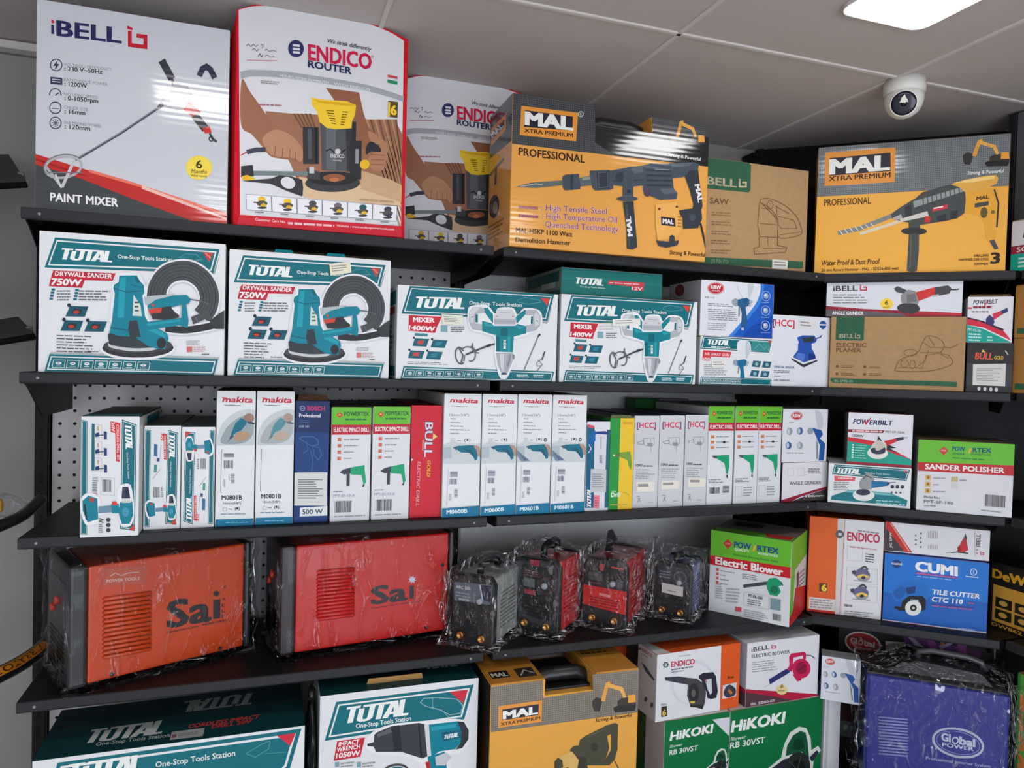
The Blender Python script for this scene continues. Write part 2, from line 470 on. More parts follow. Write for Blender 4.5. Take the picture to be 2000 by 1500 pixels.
def shelf(x0, x1, z, label, y0=LIPY, y1=1.925):
    t = thing('gondola_shelf', label, 'shelf', ((x0+x1)/2, y0, z), 0, 'black straight shelves')
    w = (x1-x0)/2
    b = MB(); b.box(-w, .004, -.018, w, y1-y0, 0, BLK, .0015); b.build('shelf_plate', t)
    b = MB(); b.prism([(0, -.0005), (.010, -.0005), (.010, -.022), (.003, -.022), (0, -.019)], -w, w, LIP, .001, 'x'); b.build('front_lip', t)
    for s in (-1, 1):
        b = MB(); b.lathe([(.0028, 0), (.0028, .0006)], mat((150, 150, 152), 'metal'), 10, Matrix.Translation((s*(w-.03), 0, -.011)) @ Matrix.Rotation(rad(90), 4, 'X'))
        b.build('rivet', t)
    for s in (-1, 1): bracket(t, s*(w-.006), 0, y1-y0, -.017, deep=.075 if s < 0 and x0 < 0 and z > 1.5 else .018 if z < 1.5 else .034)
    return t
XL0, XL1, XM0, XM1 = -.432, .483, .506, 1.412
for z, s1, s2 in ((Z0, 'topmost black metal shelf carrying the paint mixer carton and the red bags', 'topmost black metal shelf carrying the demolition hammer carton and the jigsaw carton'),
                  (Z1, 'black metal shelf carrying the two drywall sander cartons', 'black metal shelf carrying the teal and white mixer carton with the spray gun cartons'),
                  (Z2, 'black metal shelf carrying the upright drill boxes in front of the pegboard', 'black metal shelf carrying the narrow drill boxes from white to green topped'),
                  (Z3, 'black metal shelf carrying the orange and the red welding machine', 'black metal shelf carrying the small plastic wrapped inverter welders')):
    shelf(XL0, XL1, z, s1); shelf(XM0, XM1, z, s2)
def deck(x0, x1, y0, label):
    t = thing('base_deck', label, 'shelf', ((x0+x1)/2, y0, ZB))
    w = (x1-x0)/2
    b = MB(); b.box(-w, 0, -.03, w, 1.92-y0, 0, BLK, .002); b.build('deck_plate', t)
    b = MB(); b.box(-w, .02, -ZB, w, .035, -.03, BLK, .001); b.build('kick_panel', t)
deck(XL0, XL1, 1.40, 'black bottom deck under the large teal carton and the impact wrench carton')
deck(XM0, 1.47, 1.36, 'black bottom deck under the stacked blower cartons')
# corner unit across the corner of the room
DP, DQ = np.array([1.42, 1.568]), np.array([1.75, 1.295])
DD = (DQ-DP)/np.hypot(*(DQ-DP)); DN = np.array([-DD[1], DD[0]]); DA = math.atan2(DD[1], DD[0])
def dpt(a, n): return DP+DD*a+DN*n
DW = np.hypot(*(DQ-DP))
for z, s in ((Z0, 'topmost corner shelf under the rotary hammer carton'), (Z1, 'corner shelf under the brown planer carton'),
             (Z2, 'corner shelf under the polisher cartons'), (Z3, 'corner shelf under the blue tile cutter carton')):
    t = thing('corner_shelf', 'black '+s, 'shelf', (DP[0], DP[1], z), DA, 'black corner shelves')
    def loc(x, y): v = np.array([x, y])-DP; return (v @ DD, v @ DN)
    b = MB(); b.prism([(0, .004), (DW, .004), loc(2.10, 1.30), loc(2.10, 1.41), loc(1.50, 1.91), loc(1.43, 1.90), loc(1.425, 1.58)], -.018, 0, BLK, 0, 'z'); b.build('shelf_plate', t)
    b = MB(); b.prism([(0, -.0005), (.010, -.0005), (.010, -.024), (.004, -.024), (0, -.02)], -.004, DW+.004, LIP, .001, 'x'); b.build('front_lip', t)
    for x in (.004, DW-.004): bracket(t, x, .002, .16, -.017)
t = thing('corner_back_panel', 'black panel closing the corner behind the angled shelves', 'back panel', (1.485, 1.970, .1))
b = MB(); b.prism([(0, 0), (.7, -.58), (.71, -.57), (.01, .006)], 0, 2.318, DARK, 0, 'z'); b.build('sheet', t)
b = MB(); b.prism([(-.002, -.012), (.014, -.024), (.02, -.012), (.002, .002)], 0, 2.318, BLK, 0, 'z'); b.build('edge_strip', t)
t = thing('corner_cabinet', 'black low cabinet closing the corner under the wrapped blue welder', 'cabinet', (1.48, 1.40, 0))
b = MB(); b.prism([(0, 0), (.20, -.24), (.40, -.22), (.60, 0), (.04, .46), (0, .46)], ZB-.03, ZB, BLK, 0, 'z'); b.build('deck_plate', t)
b = MB(); b.prism([(.01, .02), (.20, -.21), (.39, -.19), (.55, 0.02), (.05, .43), (.01, .43)], 0, ZB-.03, BLK, 0, 'z'); b.build('plinth', t)
# right bay along the right wall
for z, s in ((Z0, 'topmost'), (Z1, 'second highest'), (Z2, 'second lowest'), (Z3, 'lowest')):
    t = thing('wall_shelf', 'black metal shelf cut off by the frame, %s of those along the side wall' % s, 'shelf', (1.775, .35, z))
    b = MB(); b.box(.004, 0, -.018, .38, .94, 0, BLK, .0015); b.build('shelf_plate', t)
    b = MB(); b.box(-.006, 0, -.022, .006, .94, 0, LIP, .001); b.build('front_lip', t)
t = thing('side_base_deck', 'black bottom deck along the side wall under the bright green carton', 'shelf', (1.74, .35, 0))
b = MB(); b.box(0, 0, ZB-.03, .40, .78, ZB, BLK, .002); b.build('deck_plate', t)
b = MB(); b.box(.02, 0, 0, .035, .78, ZB-.03, BLK, .001); b.build('kick_panel', t)
t = thing('side_wall_panel', 'black panel behind the shelves along the side wall', 'back panel', (2.175, .3, .1))
b = MB(); b.box(0, 0, 0, .015, 1.05, 2.2, DARK, .001); b.build('sheet', t)
b = MB(); b.box(-.005, .5, 0, .002, .52, 2.2, BLK); b.build('upright', t)

# slanted display shelves and hose on the neighbouring rack, reaching in from the side
def quad_plate(name, label, pts, thick, cat, col, extra=None):
    pts = [np.array(q, float) for q in pts]
    for far, near in ((0, 1), (3, 2)):          # carried on to the side wall it hangs from
        k = (-1.195-pts[far][0])/-.75; d_ = np.array([-.75, -.30, -.16]); pts[far] = pts[far]+d_*k
    o = Vector(np.mean(pts, 0)); t = thing(name, label, cat, o)
    p = [Vector(q)-o for q in pts]
    n = (p[1]-p[0]).cross(p[2]-p[0]).normalized()
    if n.z < 0: n = -n
    b = MB(); b.add([v for v in p]+[v+n*thick for v in p], [(0, 1, 2, 3), (7, 6, 5, 4), (0, 4, 5, 1), (1, 5, 6, 2), (2, 6, 7, 3), (3, 7, 4, 0)], mat(col, 'metal')); b.build('shelf_plate', t)
    b = MB(); b.tube([p[0]+n*thick*.5, p[1]+n*thick*.5], .006, mat((24, 24, 26), 'metal'), 8); b.build('rolled_edge', t)
    b = MB(); b.lathe([(.006, 0), (.006, thick+.003)], mat((120, 120, 124), 'metal'), 12, Matrix.Translation(p[1]*.75+p[2]*.25) @ n.to_track_quat('Z', 'Y').to_matrix().to_4x4()); b.build('bolt', t)
quad_plate('tilted_shelf', 'dark tilted shelf end jutting out of the bare wall beside the paint mixer carton',
           [atY(-90, 412, 1.45), atY(53, 367, 1.62), atY(19, 312, 1.93), atY(-90, 345, 1.80)], .012, 'shelf', (44, 42, 44))
quad_plate('tilted_shelf', 'dark tilted shelf end jutting out of the bare wall beside the first drywall sander carton',
           [atY(-90, 725, 1.40), atY(69, 664, 1.62), atY(38, 630, 1.93), atY(-90, 680, 1.78)], .014, 'shelf', (44, 43, 45))
def hose(label, pts, r, name='vibrator_hose'):
    t = thing(name, label, 'hose', pts[-1])
    p = [Vector(q)-Vector(pts[-1]) for q in spline(pts, False, 8)]
    b = MB(); b.tube(p, r, mat((26, 25, 26), 'plastic'), 14); b.build('rubber_sleeve', t)
    return t, p
hp = [np.array([-1.16, 1.30, .62]), np.array([-1.02, 1.48, .92]), atY(-160, 1388, 1.62), atY(-60, 1345, 1.66), atY(0, 1317, 1.70), atY(40, 1296, 1.75), atY(78, 1270, 1.80), atY(110, 1240, 1.87)]
t, p = hose('thick black hose with an orange lettered strip beside the orange welder', hp, .017)
b = MB(); od = mat((196, 120, 30)); v = []
sp = p[28:50]
def skin(i, k, r):         # a point on the hose: k = 0 facing out, 1 towards its top
    q = sp[i]; tn = (sp[min(i+1, len(sp)-1)]-sp[max(i-1, 0)]).normalized()
    cdir = Vector((.25, -.93, .27)); cdir = (cdir-tn*cdir.dot(tn)).normalized(); u = cdir.cross(tn)
    if u.z < 0: u = -u
    a = rad(-8+62*k); return q+(cdir*math.cos(a)+u*math.sin(a))*r
for i in range(len(sp)):
    for k in (0, .33, .67, 1): v.append(skin(i, k, .0176))
b.add(v, [(4*i+k, 4*i+4+k, 4*i+5+k, 4*i+1+k) for i in range(len(sp)-1) for k in range(3)], od)
gv, gf = glyphs('VIBRATOR', 0, 0); gw = gv[:, 0].max(); gh = glyphs('H', 0, 0)[0][:, 1].max()
out = []
for x, y in gv:
    a = (.04+(1-x/gw)*.92)*(len(sp)-1); i = min(int(a), len(sp)-2); fr = a-i; k = 1-(y/gh*.7+.15)
    out.append(skin(i, k, .0182)*(1-fr)+skin(i+1, k, .0182)*fr)
b.add(out, gf, mat((30, 24, 16)))
b.build('lettered_strip', t)
hp = [np.array([-1.16, 1.30, 1.05]), np.array([-1.02, 1.48, 1.20]), atY(-160, 1075, 1.60), atY(-60, 1050, 1.64), atY(0, 1027, 1.68), atY(45, 1006, 1.74), atY(80, 975, 1.82)]
t, p = hose('black hose by the pegboard with a clear packet lying on it', hp, .012)
t = thing('clear_packet', 'clear plastic packet with yellow contents lying on the black hose', 'packet', atY(0, 1000, 1.66))
b = MB(); bm = bmesh.new(); bmesh.ops.create_icosphere(bm, subdivisions=3, radius=1)
for v in bm.verts: v.co = Vector((v.co.x*.045, v.co.y*.03, v.co.z*.022+.012))*(1+.1*math.sin(v.co.x*9+v.co.z*7))
b.bm(bm, mat((240, 245, 250), 'film'), True); b.build('film', t)
b = MB(); b.box(-.03, -.012, -.002, .004, .012, .026, mat((205, 150, 40)), .006, 2); b.build('contents', t)
# ------------------------------------------------------------------ cartons
ZM = {'1': (0, 0, 3.26), '2': (430, 0, 3.125), '3': (760, 100, 3.75), '4': (940, 160, 3.948), '5': (1360, 160, 3.125), '6': (0, 430, 4.285),
      '7': (420, 450, 4.689), '8': (740, 490, 5.357), 'A': (1060, 490, 4.167), 'B': (1480, 520, 3.846), 'C': (40, 740, 4.167), 'D': (400, 740, 4.167),
      'E': (780, 740, 4.545), 'F': (1120, 760, 3.846), 'G': (1500, 760, 4), 'H': (0, 1020, 3.846), 'I': (480, 1000, 4.545), 'J': (860, 1010, 3.704),
      'K': (1360, 980, 3.125), 'L': (0, 1280, 3.125), 'M': (600, 1260, 2.941), 'N': (1180, 1200, 3.846), 'O': (1560, 1200, 4.545), 'p': (0, 0, 1)}
def zp(z, q):
    ox, oy, s = ZM[z]
    return [(ox+x/s, oy+y/s) for x, y in pairs(q)]
BROWN = (150, 118, 82)
class Carton:
    """One carton: front face found from its four photo corners (tl tr br bl) on the plane where it stands."""
    def __init__(s, name, label, cat, z, q, base, depth, plane, side, top, front=None, frame=None, kind='print', group=None, lid=BROWN, notch=None, h=None, bev=.0012, lidgap=True, notop=False):
        q = zp(z, q)
        tl, tr, br, bl = [np.array(p) for p in q]
        lm, rm = (tl+bl)/2, (tr+br)/2
        if isinstance(plane, tuple) and plane[0] == 'd': P, Q = dpt(0, plane[1]), dpt(1, plane[1])
        elif isinstance(plane, tuple): P, Q = np.array(plane[0], float), np.array(plane[1], float)
        else: P, Q = np.array([0, plane]), np.array([1, plane])
        if isinstance(plane, tuple) and plane[0] != 'd' and len(plane) == 3:
            A, B = P, Q
        else:
            A, B = at_line(*lm, P, Q)[:2], at_line(*rm, P, Q)[:2]
        s.w = float(np.hypot(*(B-A))); s.A, s.B = A, B
        zt = (at_line(*tl, P, Q)[2]+at_line(*tr, P, Q)[2])/2
        s.h = h or float(zt-base); s.d = depth; s.base = base; s.ztop = base+s.h
        s.rz = math.atan2(B[1]-A[1], B[0]-A[0])
        s.name, s.kind = name, kind
        s.t = thing(name, label, cat, (A[0], A[1], base), s.rz, group)
        s.mb = MB()
        w, d, h_ = s.w, depth, s.h
        lt = .0025
        m = mat(side, kind)
        if notch:
            s.mb.prism(notch(w, h_), 0, d, m, bev)
        else:
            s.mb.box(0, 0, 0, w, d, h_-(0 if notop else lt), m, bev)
        s.lidc, s.top, s.notch, s.notop, s.lt = lid, top, notch, notop, lt
        s.frame = frame or [c for p in pairs(q) for c in p]
        if frame is None:
            ox, oy, k = ZM[z]
            s.frame = [((p[0]-ox)*k, (p[1]-oy)*k) for p in q]
        s.front = Art(s.mb, s.frame, w, h_, lambda u, v, o: (u, -o, v), kind)
        if front is not None: s.front.P(front, pairs(s.frame))
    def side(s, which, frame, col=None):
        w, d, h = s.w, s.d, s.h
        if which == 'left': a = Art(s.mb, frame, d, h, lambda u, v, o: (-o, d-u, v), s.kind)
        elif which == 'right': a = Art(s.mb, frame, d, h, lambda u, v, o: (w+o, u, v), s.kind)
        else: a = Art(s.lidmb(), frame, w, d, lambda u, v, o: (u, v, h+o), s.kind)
        if col is not None: a.P(col, pairs(frame))
        return a
    def lidmb(s):
        if not hasattr(s, 'lm'):
            s.lm = MB(); s.lm.box(.0008, .0008, s.h-s.lt+.0001, s.w-.0008, s.d-.0008, s.h, mat(s.lidc, 'board'))
        return s.lm
    def sticker(s, q, col=(228, 226, 220), n=3, name='price_sticker', ink=(150, 148, 145), words=None):
        mb = MB()
        a = Art(mb, s.frame, s.w, s.h, lambda u, v, o: (u, -o, v), 'sticker', base=s.front.base+s.front.step*(s.front.n+6))
        q = pairs(q); a.P(col, q)
        (x0, y0), (x1, y1), (x2, y2), (x3, y3) = q
        g = Art(mb, [0, 0, 1, 0, 1, 1, 0, 1], 1, 1, None, 'sticker')
        for i in range(n):
            t0 = .2+.62*i/max(n, 1); t1 = t0+.28/max(n, 1); e = random.uniform(.6, .9)
            L = lambda t, u: ((x0*(1-u)+x1*u)*(1-t)+(x3*(1-u)+x2*u)*t, (y0*(1-u)+y1*u)*(1-t)+(y3*(1-u)+y2*u)*t)
            a.P(ink, [L(t0, .1), L(t0, e), L(t1, e), L(t1, .1)])
        if words: a.T(*words)
        mb.build(name, s.t)
    def flap(s, x0, x1, hgt, col, lean=.2, name='open_flap', y=.004):
        mb = MB(); mb.add([(x0, y, s.h), (x1, y, s.h), (x1-.004, y+lean*hgt, s.h+hgt), (x0+.004, y+lean*hgt, s.h+hgt),
                           (x0, y+.002, s.h), (x1, y+.002, s.h), (x1-.004, y+.002+lean*hgt, s.h+hgt), (x0+.004, y+.002+lean*hgt, s.h+hgt)],
                          [(0, 1, 2, 3), (7, 6, 5, 4), (3, 2, 6, 7), (0, 3, 7, 4), (2, 1, 5, 6)], mat(col, 'board'))
        mb.build(name, s.t)
    def done(s):
        s.mb.build('carton', s.t)
        if not s.notch and not s.notop:
            l = s.lidmb()
            if s.top is not None:
                l.add([(.0012, .0012, s.h+.0001), (s.w-.0012, .0012, s.h+.0001), (s.w-.0012, s.d-.0012, s.h+.0001), (.0012, s.d-.0012, s.h+.0001)], [(0, 1, 2, 3)], mat(s.top, s.kind))
                l.add([(.003, s.d/2-.0007, s.h+.0002), (s.w-.003, s.d/2-.0007, s.h+.0002), (s.w-.003, s.d/2+.0007, s.h+.0002), (.003, s.d/2+.0007, s.h+.0002)], [(0, 1, 2, 3)], mat(tuple(v*.5 for v in s.top)))
            l.build('lid', s.t)
        return s
WHT = (226, 228, 231); TEAL = (16, 108, 120); TEALB = (8, 128, 148); RED = (202, 38, 56); NAVY = (44, 46, 92); INK = (48, 48, 54); GRY = (120, 122, 128); DGR = (58, 60, 64)
ORG = (230, 164, 78); YEL = (246, 205, 48); CRIM = (206, 30, 74); KRAFT = (176, 142, 102); KGRN = (56, 98, 74); KINK = (112, 84, 56); PGRN = (104, 186, 52); BGRN = (28, 160, 112)

def excavator(a, x0, y0, x1, y1, sl=0.0, nobody=False):
    def M(p): return [(x0+(x1-x0)*u, y0+(y1-y0)*v+sl*(x1-x0)*u) for u, v in p]
    if not nobody:
        a.P((52, 50, 46), M([(.0, .58), (.10, .46), (.24, .55), (.17, .92), (.05, .90), (.01, .75)]))
    a.P((226, 160, 70), M([(.20, .60), (.31, .05), (.40, .0), (.44, .14), (.36, .22), (.29, .62)]))
    a.P((232, 172, 84), M([(.34, .05), (.44, .10), (.70, .24), (.78, .55), (.72, .58), (.64, .34), (.38, .20)]))
    if not nobody: a.P((60, 56, 48), M([(.58, .66), (.66, .58), (.95, .56), (1, .62), (1, .84), (.58, .84)]))
    a.P((236, 164, 60), M([(.82, .50), (.98, .50), (1, .74), (.82, .74)]))
    if not nobody: a.P((36, 34, 34), M([(.48, .86), (.55, .80), (.98, .80), (1, .88), (.97, 1), (.52, 1)]))
def blogo(a, c, x0, y0, x1, y1, sl=0.0):        # the squared b mark
    w, h = x1-x0, y1-y0; t = .19*h
    Y = lambda u, v: y0+h*v+sl*w*u
    a.L(c, t, [(x0+w*.12, Y(.12, .24)), (x0+w*.12, Y(.12, .9)), (x0+w*.88, Y(.88, .9)), (x0+w*.88, Y(.88, .42)), (x0+w*.44, Y(.44, .42))])
    a.P(c, [(x0+w*.0, Y(0, 0)), (x0+w*.26, Y(.26, .10)), (x0+w*.26, Y(.26, .20)), (x0+w*.0, Y(0, .17))])
def ebadge(a, cx, cy, r, c=(50, 52, 100)):
    a.E(c, cx, cy, r, r*1.04)
    for k in (-.42, 0, .42): a.R((225, 225, 230), cx-r*.42, cy+k*r-r*.14, cx+r*.5, cy+k*r+r*.14, .08)
def malbadge(a, o, b, mal, xp):     # o: outer quad, b: black quad, mal/xp: baseline + height
    a.P((228, 150, 62), o); a.P((40, 38, 52), b)
    a.T((238, 238, 232), 'MAL', *mal, b=.05); a.T((40, 34, 22), 'XTRA PREMIUM', *xp, b=.02)

# --- paint mixer
def art_mixer(a):
    a.P((64, 68, 71), 218, 1010, 500, 1100, 900, 1258, 1240, 1378, 1445, 1398, 215, 1302)
    a.P((190, 46, 40), 222, 958, 530, 1050, 1450, 1325, 1446, 1396, 1240, 1378, 900, 1258, 500, 1106, 219, 1022)
    a.P((232, 120, 100), 560, 1052, 800, 1118, 1448, 1322, 1447, 1340, 900, 1165, 560, 1070)
    a.P((150, 30, 30), 222, 985, 500, 1075, 560, 1098, 500, 1088, 221, 996)
    a.P((236, 190, 178), 900, 1150, 1447, 1352, 1446, 1366, 900, 1172)
    a.T((38, 40, 88), 'BELL', 368, 226, 770, 270, 92, b=.03)
    a.R((38, 40, 88), 330, 160, 348, 216, .1); a.P(RED, 332, 125, 350, 138, 350, 152, 332, 150)
    blogo(a, (196, 30, 52), 812, 160, 942, 292, .12)
    for k, (y, t1, t2, w1, w2) in enumerate(((408, 'VOLTAGE / FREQUENCY', ': 230 V~50Hz', 305, 240), (502, 'RATED INPUT POWER', ': 1200W', 278, 142), (590, 'NO LOAD SPEED', ': 0-1050rpm', 215, 212), (672, 'CHUCK SIZE', ': 16mm', 150, 130), (766, 'DIA MIXING WHEEL', ': 120mm', 238, 160))):
        a.T((132, 132, 142), t1, 408, y+4, 408+w1, y+4+w1*.1, 18, b=.0)
        a.T((52, 52, 60), t2, 412, y+34, 412+w2, y+34+w2*.08, 27, b=.018)
        if k == 1: a.R((58, 60, 90), 322, y-22, 398, y+22, .1); a.R((200, 202, 210), 335, y-10, 385, y-4, .1); a.R((200, 202, 210), 335, y+4, 385, y+10, .1)
        else: a.C((58, 60, 80), 6, 360 if k < 2 else 353, y, 36, 36, a0=(170 if k == 2 else 0), a1=(370 if k == 2 else 360))
        if k == 0: a.P((50, 52, 70), 372, 372, 340, 414, 358, 414, 348, 445, 380, 402, 362, 402)
        if k == 2: a.L((60, 62, 80), 7, 352, 596, 374, 580)
        if k == 3: a.L((90, 92, 110), 4, 328, 676, 378, 678)
        if k == 4:
            for j in range(4): a.L((70, 72, 90), 4, 353-24*math.cos(j*.785), y-24*math.sin(j*.785), 353+24*math.cos(j*.785), y+24*math.sin(j*.785))
    a.L((52, 52, 62), 46, 1030, 375, 1095, 490); a.L((70, 72, 84), 20, 1095, 490, 1115, 560)
    a.L((46, 48, 74), 36, 1268, 470, 1290, 425, 1315, 412, 1340, 430, 1368, 482)
    a.P((168, 170, 176), 1015, 635, 1080, 575, 1105, 510, 1190, 520, 1235, 600, 1190, 672, 1130, 682, 1060, 665)
    a.P((150, 150, 158), 1016, 630, 1075, 580, 1085, 640, 1050, 662)
    a.L((200, 60, 62), 56, 1185, 655, 1262, 715); a.L((62, 60, 66), 50, 1238, 712, 1310, 800); a.P((206, 50, 50), 1290, 795, 1335, 780, 1348, 822, 1305, 828)
    a.L((60, 62, 74), 14, 1335, 825, 1355, 860, 1380, 878); a.C((60, 62, 74), 7, 1345, 860, 14)
    a.L((78, 78, 92), 15, 1040, 648, 760, 832, 478, 996); a.L((150, 150, 160), 4, 1030, 650, 760, 828, 480, 990)
    a.P((80, 80, 92), 1000, 660, 1030, 632, 1045, 655, 1015, 678)
    a.C((176, 176, 180), 15, 400, 1040, 118, 66, -.15); a.C((118, 118, 126), 6, 400, 1034, 124, 72, -.15, 150, 330)
    a.L((196, 196, 198), 20, 470, 1000, 392, 1165); a.L((170, 170, 176), 17, 285, 1030, 385, 1160); a.L((206, 206, 208), 12, 350, 1085, 388, 1170); a.L((120, 120, 128), 7, 300, 1075, 520, 1075)
    a.E((246, 218, 84), 1266, 1040, 84, 76)
    a.T((70, 60, 20), '6', 1248, 1042, 1286, 1045, 50, b=.02); a.T((96, 84, 30), 'Months', 1216, 1074, 1318, 1078, 25, b=.01, it=.2); a.T((110, 96, 40), 'Warranty', 1214, 1094, 1318, 1100, 14)
    a.T((236, 236, 236), 'PAINT MIXER', 318, 1250, 748, 1285, 50, b=.03)
c = Carton('paint_mixer_carton', 'tall glossy white carton with a paint mixer picture over a red and grey wave', 'carton', '1', [240, 0, 1465, 185, 1445, 1395, 215, 1300], Z0, .36, 1.575, (196, 198, 204), (200, 202, 208), (203, 206, 213), kind='gloss', lid=(190, 190, 196))
art_mixer(c.front); c.done()

# --- router bags
def art_bag(a):
    wp = spline([(142, 74), (250, 52), (420, 62), (650, 100), (860, 138), (1000, 182), (1085, 226), (1102, 240)], False)+[(1120, 1366), (96, 1280)]
    a.P((222, 222, 226), wp)
    a.P((160, 112, 84), 275, 640, 430, 655, 470, 655, 560, 660, 900, 690, 1060, 690, 1110, 780, 1118, 1235, 500, 1170, 420, 960, 300, 720)
    for k in range(9): a.P((126, 86, 62) if k % 2 else (188, 142, 106), 880+k*26, 690, 893+k*26, 690, 1118, 960+(8-k)*58-30, 1118, 925+(8-k)*58-30) if k < 8 else None
    for k in range(5): a.P((118, 80, 58), 440+k*24, 655, 452+k*24, 655, 500+k*20, 740, 488+k*20, 740)
    a.P((222, 190, 152), 470, 1040, 850, 1090, 1110, 1200, 1118, 1232, 500, 1172)
    a.P((206, 168, 128), 850, 1000, 1040, 1060, 1118, 1100, 1118, 1210, 860, 1120)
    a.S((158, 106, 78), 142, 462, 190, 530, 280, 660, 330, 740, 420, 775, 490, 850, 505, 915, 480, 965, 440, 938, 380, 930, 300, 912, 255, 860, 190, 780, 127, 720)
    a.S((186, 138, 104), 255, 800, 330, 750, 420, 780, 485, 850, 500, 905, 480, 950, 450, 925, 400, 920, 310, 905, 270, 860)
    for x, y in ((330, 850), (375, 862), (420, 870), (455, 880)): a.L((128, 84, 62), 4, x, y, x-6, y+55)
    a.P((150, 98, 72), 640, 505, 840, 532, 868, 650, 900, 740, 960, 790, 920, 900, 860, 860, 780, 700, 700, 590)
    a.S((178, 128, 96), 900, 760, 965, 795, 1022, 850, 1012, 960, 985, 1005, 930, 1000, 900, 940, 930, 900, 980, 850, 920, 830)
    for y in (905, 935, 965): a.L((124, 80, 60), 4, 920, y, 1005, y+4)
    a.S((46, 46, 52), 905, 830, 935, 830, 980, 870, 970, 890, 920, 885, 890, 905, 885, 870)
    a.R((54, 56, 60), 498, 735, 596, 960, .02); a.R((84, 86, 92), 530, 745, 552, 930); a.R((30, 30, 34), 572, 740, 588, 960)
    a.P((84, 86, 90), 604, 690, 806, 700, 806, 1010, 612, 1000); a.P((104, 106, 112), 640, 740, 700, 745, 700, 1000, 640, 995)
    a.P((58, 58, 62), 760, 745, 806, 745, 806, 1010, 770, 1010)
    a.R((50, 50, 54), 788, 820, 860, 1060); a.R((150, 154, 156), 822, 870, 842, 960); a.R((46, 46, 50), 800, 705, 824, 830)
    a.E((62, 64, 66), 680, 1082, 172, 56); a.E((44, 44, 46), 680, 1052, 160, 44); a.E((150, 92, 62), 690, 1048, 70, 24); a.E((190, 120, 76), 690, 1060, 30, 14)
    a.P((70, 70, 74), 520, 985, 600, 1010, 600, 1060, 520, 1050); a.R((200, 202, 204), 535, 980, 566, 1020)
    a.P((246, 206, 56), 553, 560, 600, 572, 770, 584, 822, 608, 818, 662, 800, 700, 795, 745, 700, 750, 645, 742, 600, 705, 585, 640, 557, 608)
    a.P((226, 176, 30), 565, 572, 600, 580, 790, 598, 815, 612, 700, 606, 600, 592)
    for k in range(6):
        a.L((92, 70, 20), 5, 642+k*6, 638+k*15, 690+k*2, 642+k*15); a.L((92, 70, 20), 5, 738-k*2, 646+k*15, 772-k*4, 648+k*15)
    a.L((26, 26, 30), 8, 640, 880, 668, 870, 690, 890, 712, 868, 735, 890, 760, 872)
    a.E((214, 214, 216), 712, 884, 17); a.T((216, 216, 218), 'ENDICO', 668, 922, 752, 926, 22, b=.03); a.T((200, 200, 204), 'POWER', 684, 944, 738, 948, 10)
    a.E((236, 190, 44), 880, 966, 30, 30)
    a.P((118, 132, 132), 120, 1000, 525, 1008, 525, 1034, 118, 1030); a.P((50, 50, 54), 116, 972, 188, 965, 192, 1035, 112, 1040); a.P((236, 186, 40), 118, 1035, 150, 1026, 200, 1048, 192, 1066, 120, 1058)
    a.P((56, 56, 60), 115, 1064, 300, 1050, 350, 1030, 420, 1036, 490, 1060, 496, 1112, 490, 1165, 400, 1132, 290, 1082); a.E((222, 222, 226), 402, 1078, 46, 36, .4)
    a.L((62, 62, 84), 28, 155, 886, 215, 872, 270, 872); a.L((200, 40, 60), 6, 118, 905, 155, 886)
    a.P((168, 170, 176), spline([(136, 416), (210, 404), (400, 415), (640, 447), (900, 492), (1111, 556)], False)+spline([(1110, 586), (900, 526), (640, 482), (400, 450), (210, 440), (139, 456)], False))
    a.T((226, 228, 232), "HOUR'S WORK IN MINUTES", 370, 443, 660, 486, 15); a.T((226, 228, 232), 'WITH ENDICO', 690, 490, 905, 524, 15)
    ebadge(a, 466, 285, 46); a.T(CRIM, 'ENDICO', 540, 345, 910, 400, 84, b=.032); a.T((46, 50, 96), 'ROUTER', 537, 388, 792, 428, 38, b=.03)
    a.T((62, 62, 72), 'We think differently', 652, 250, 910, 297, 22, it=.25); a.C((150, 40, 70), 2, 917, 328, 6)
    a.L((74, 74, 86), 3, 178, 272, 190, 262, 205, 274, 220, 262, 232, 274, 246, 264, smooth=True); a.L((74, 74, 86), 3, 262, 268, 275, 262, 270, 285, smooth=True)
    a.L((74, 74, 86), 3, 212, 296, 222, 284, 236, 298, 250, 288, smooth=True); a.L((74, 74, 86), 3, 284, 298, 296, 290, 310, 302, 330, 294, 350, 302, smooth=True)
    a.L((74, 74, 86), 4, 244, 330, 256, 314, 262, 332, 272, 320, smooth=True); a.L((74, 74, 86), 3, 284, 330, 300, 322, 318, 334, 338, 326, smooth=True); a.L((200, 90, 110), 3, 176, 350, 355, 354)
    a.P((206, 70, 70), 1010, 430, 1070, 442, 1070, 455, 1010, 444); a.P((40, 140, 100), 1010, 458, 1070, 470, 1070, 488, 1010, 476)
    a.K((150, 140, 140), 255, 462, 385, 482, 2, .08); a.K((170, 110, 120), 235, 596, 400, 612, 1, .04)
    a.P((96, 70, 24), 1018, 582, 1076, 590, 1076, 684, 1018, 676); a.R((236, 200, 60), 1018, 590, 1030, 676); a.T((250, 206, 60), '6', 1036, 662, 1068, 668, 55, b=.04)
    for k in range(6):
        x = 140+k*159; y = 1148+k*14.5
        a.P((236, 236, 240), x, y, x+154, y+14, x+154, y+112, x, y+98); a.L((120, 120, 130), 2, x, y, x+154, y+14, x+154, y+112, x, y+98, closed=True)
        bc = ((232, 186, 50), (236, 200, 40), (80, 80, 84), (130, 110, 130), (40, 90, 100), (66, 68, 84))[k]
        a.E(bc, x+96, y+34, 24, 18); a.E((84, 78, 72), x+96, y+60, 34, 18); a.L((90, 86, 82), 9, x+44, y+52, x+130, y+58); a.E((226, 180, 60) if k < 5 else (60, 62, 80), x+104, y+72, 18, 13); a.E((60, 60, 64), x+96, y+88, 30, 8)
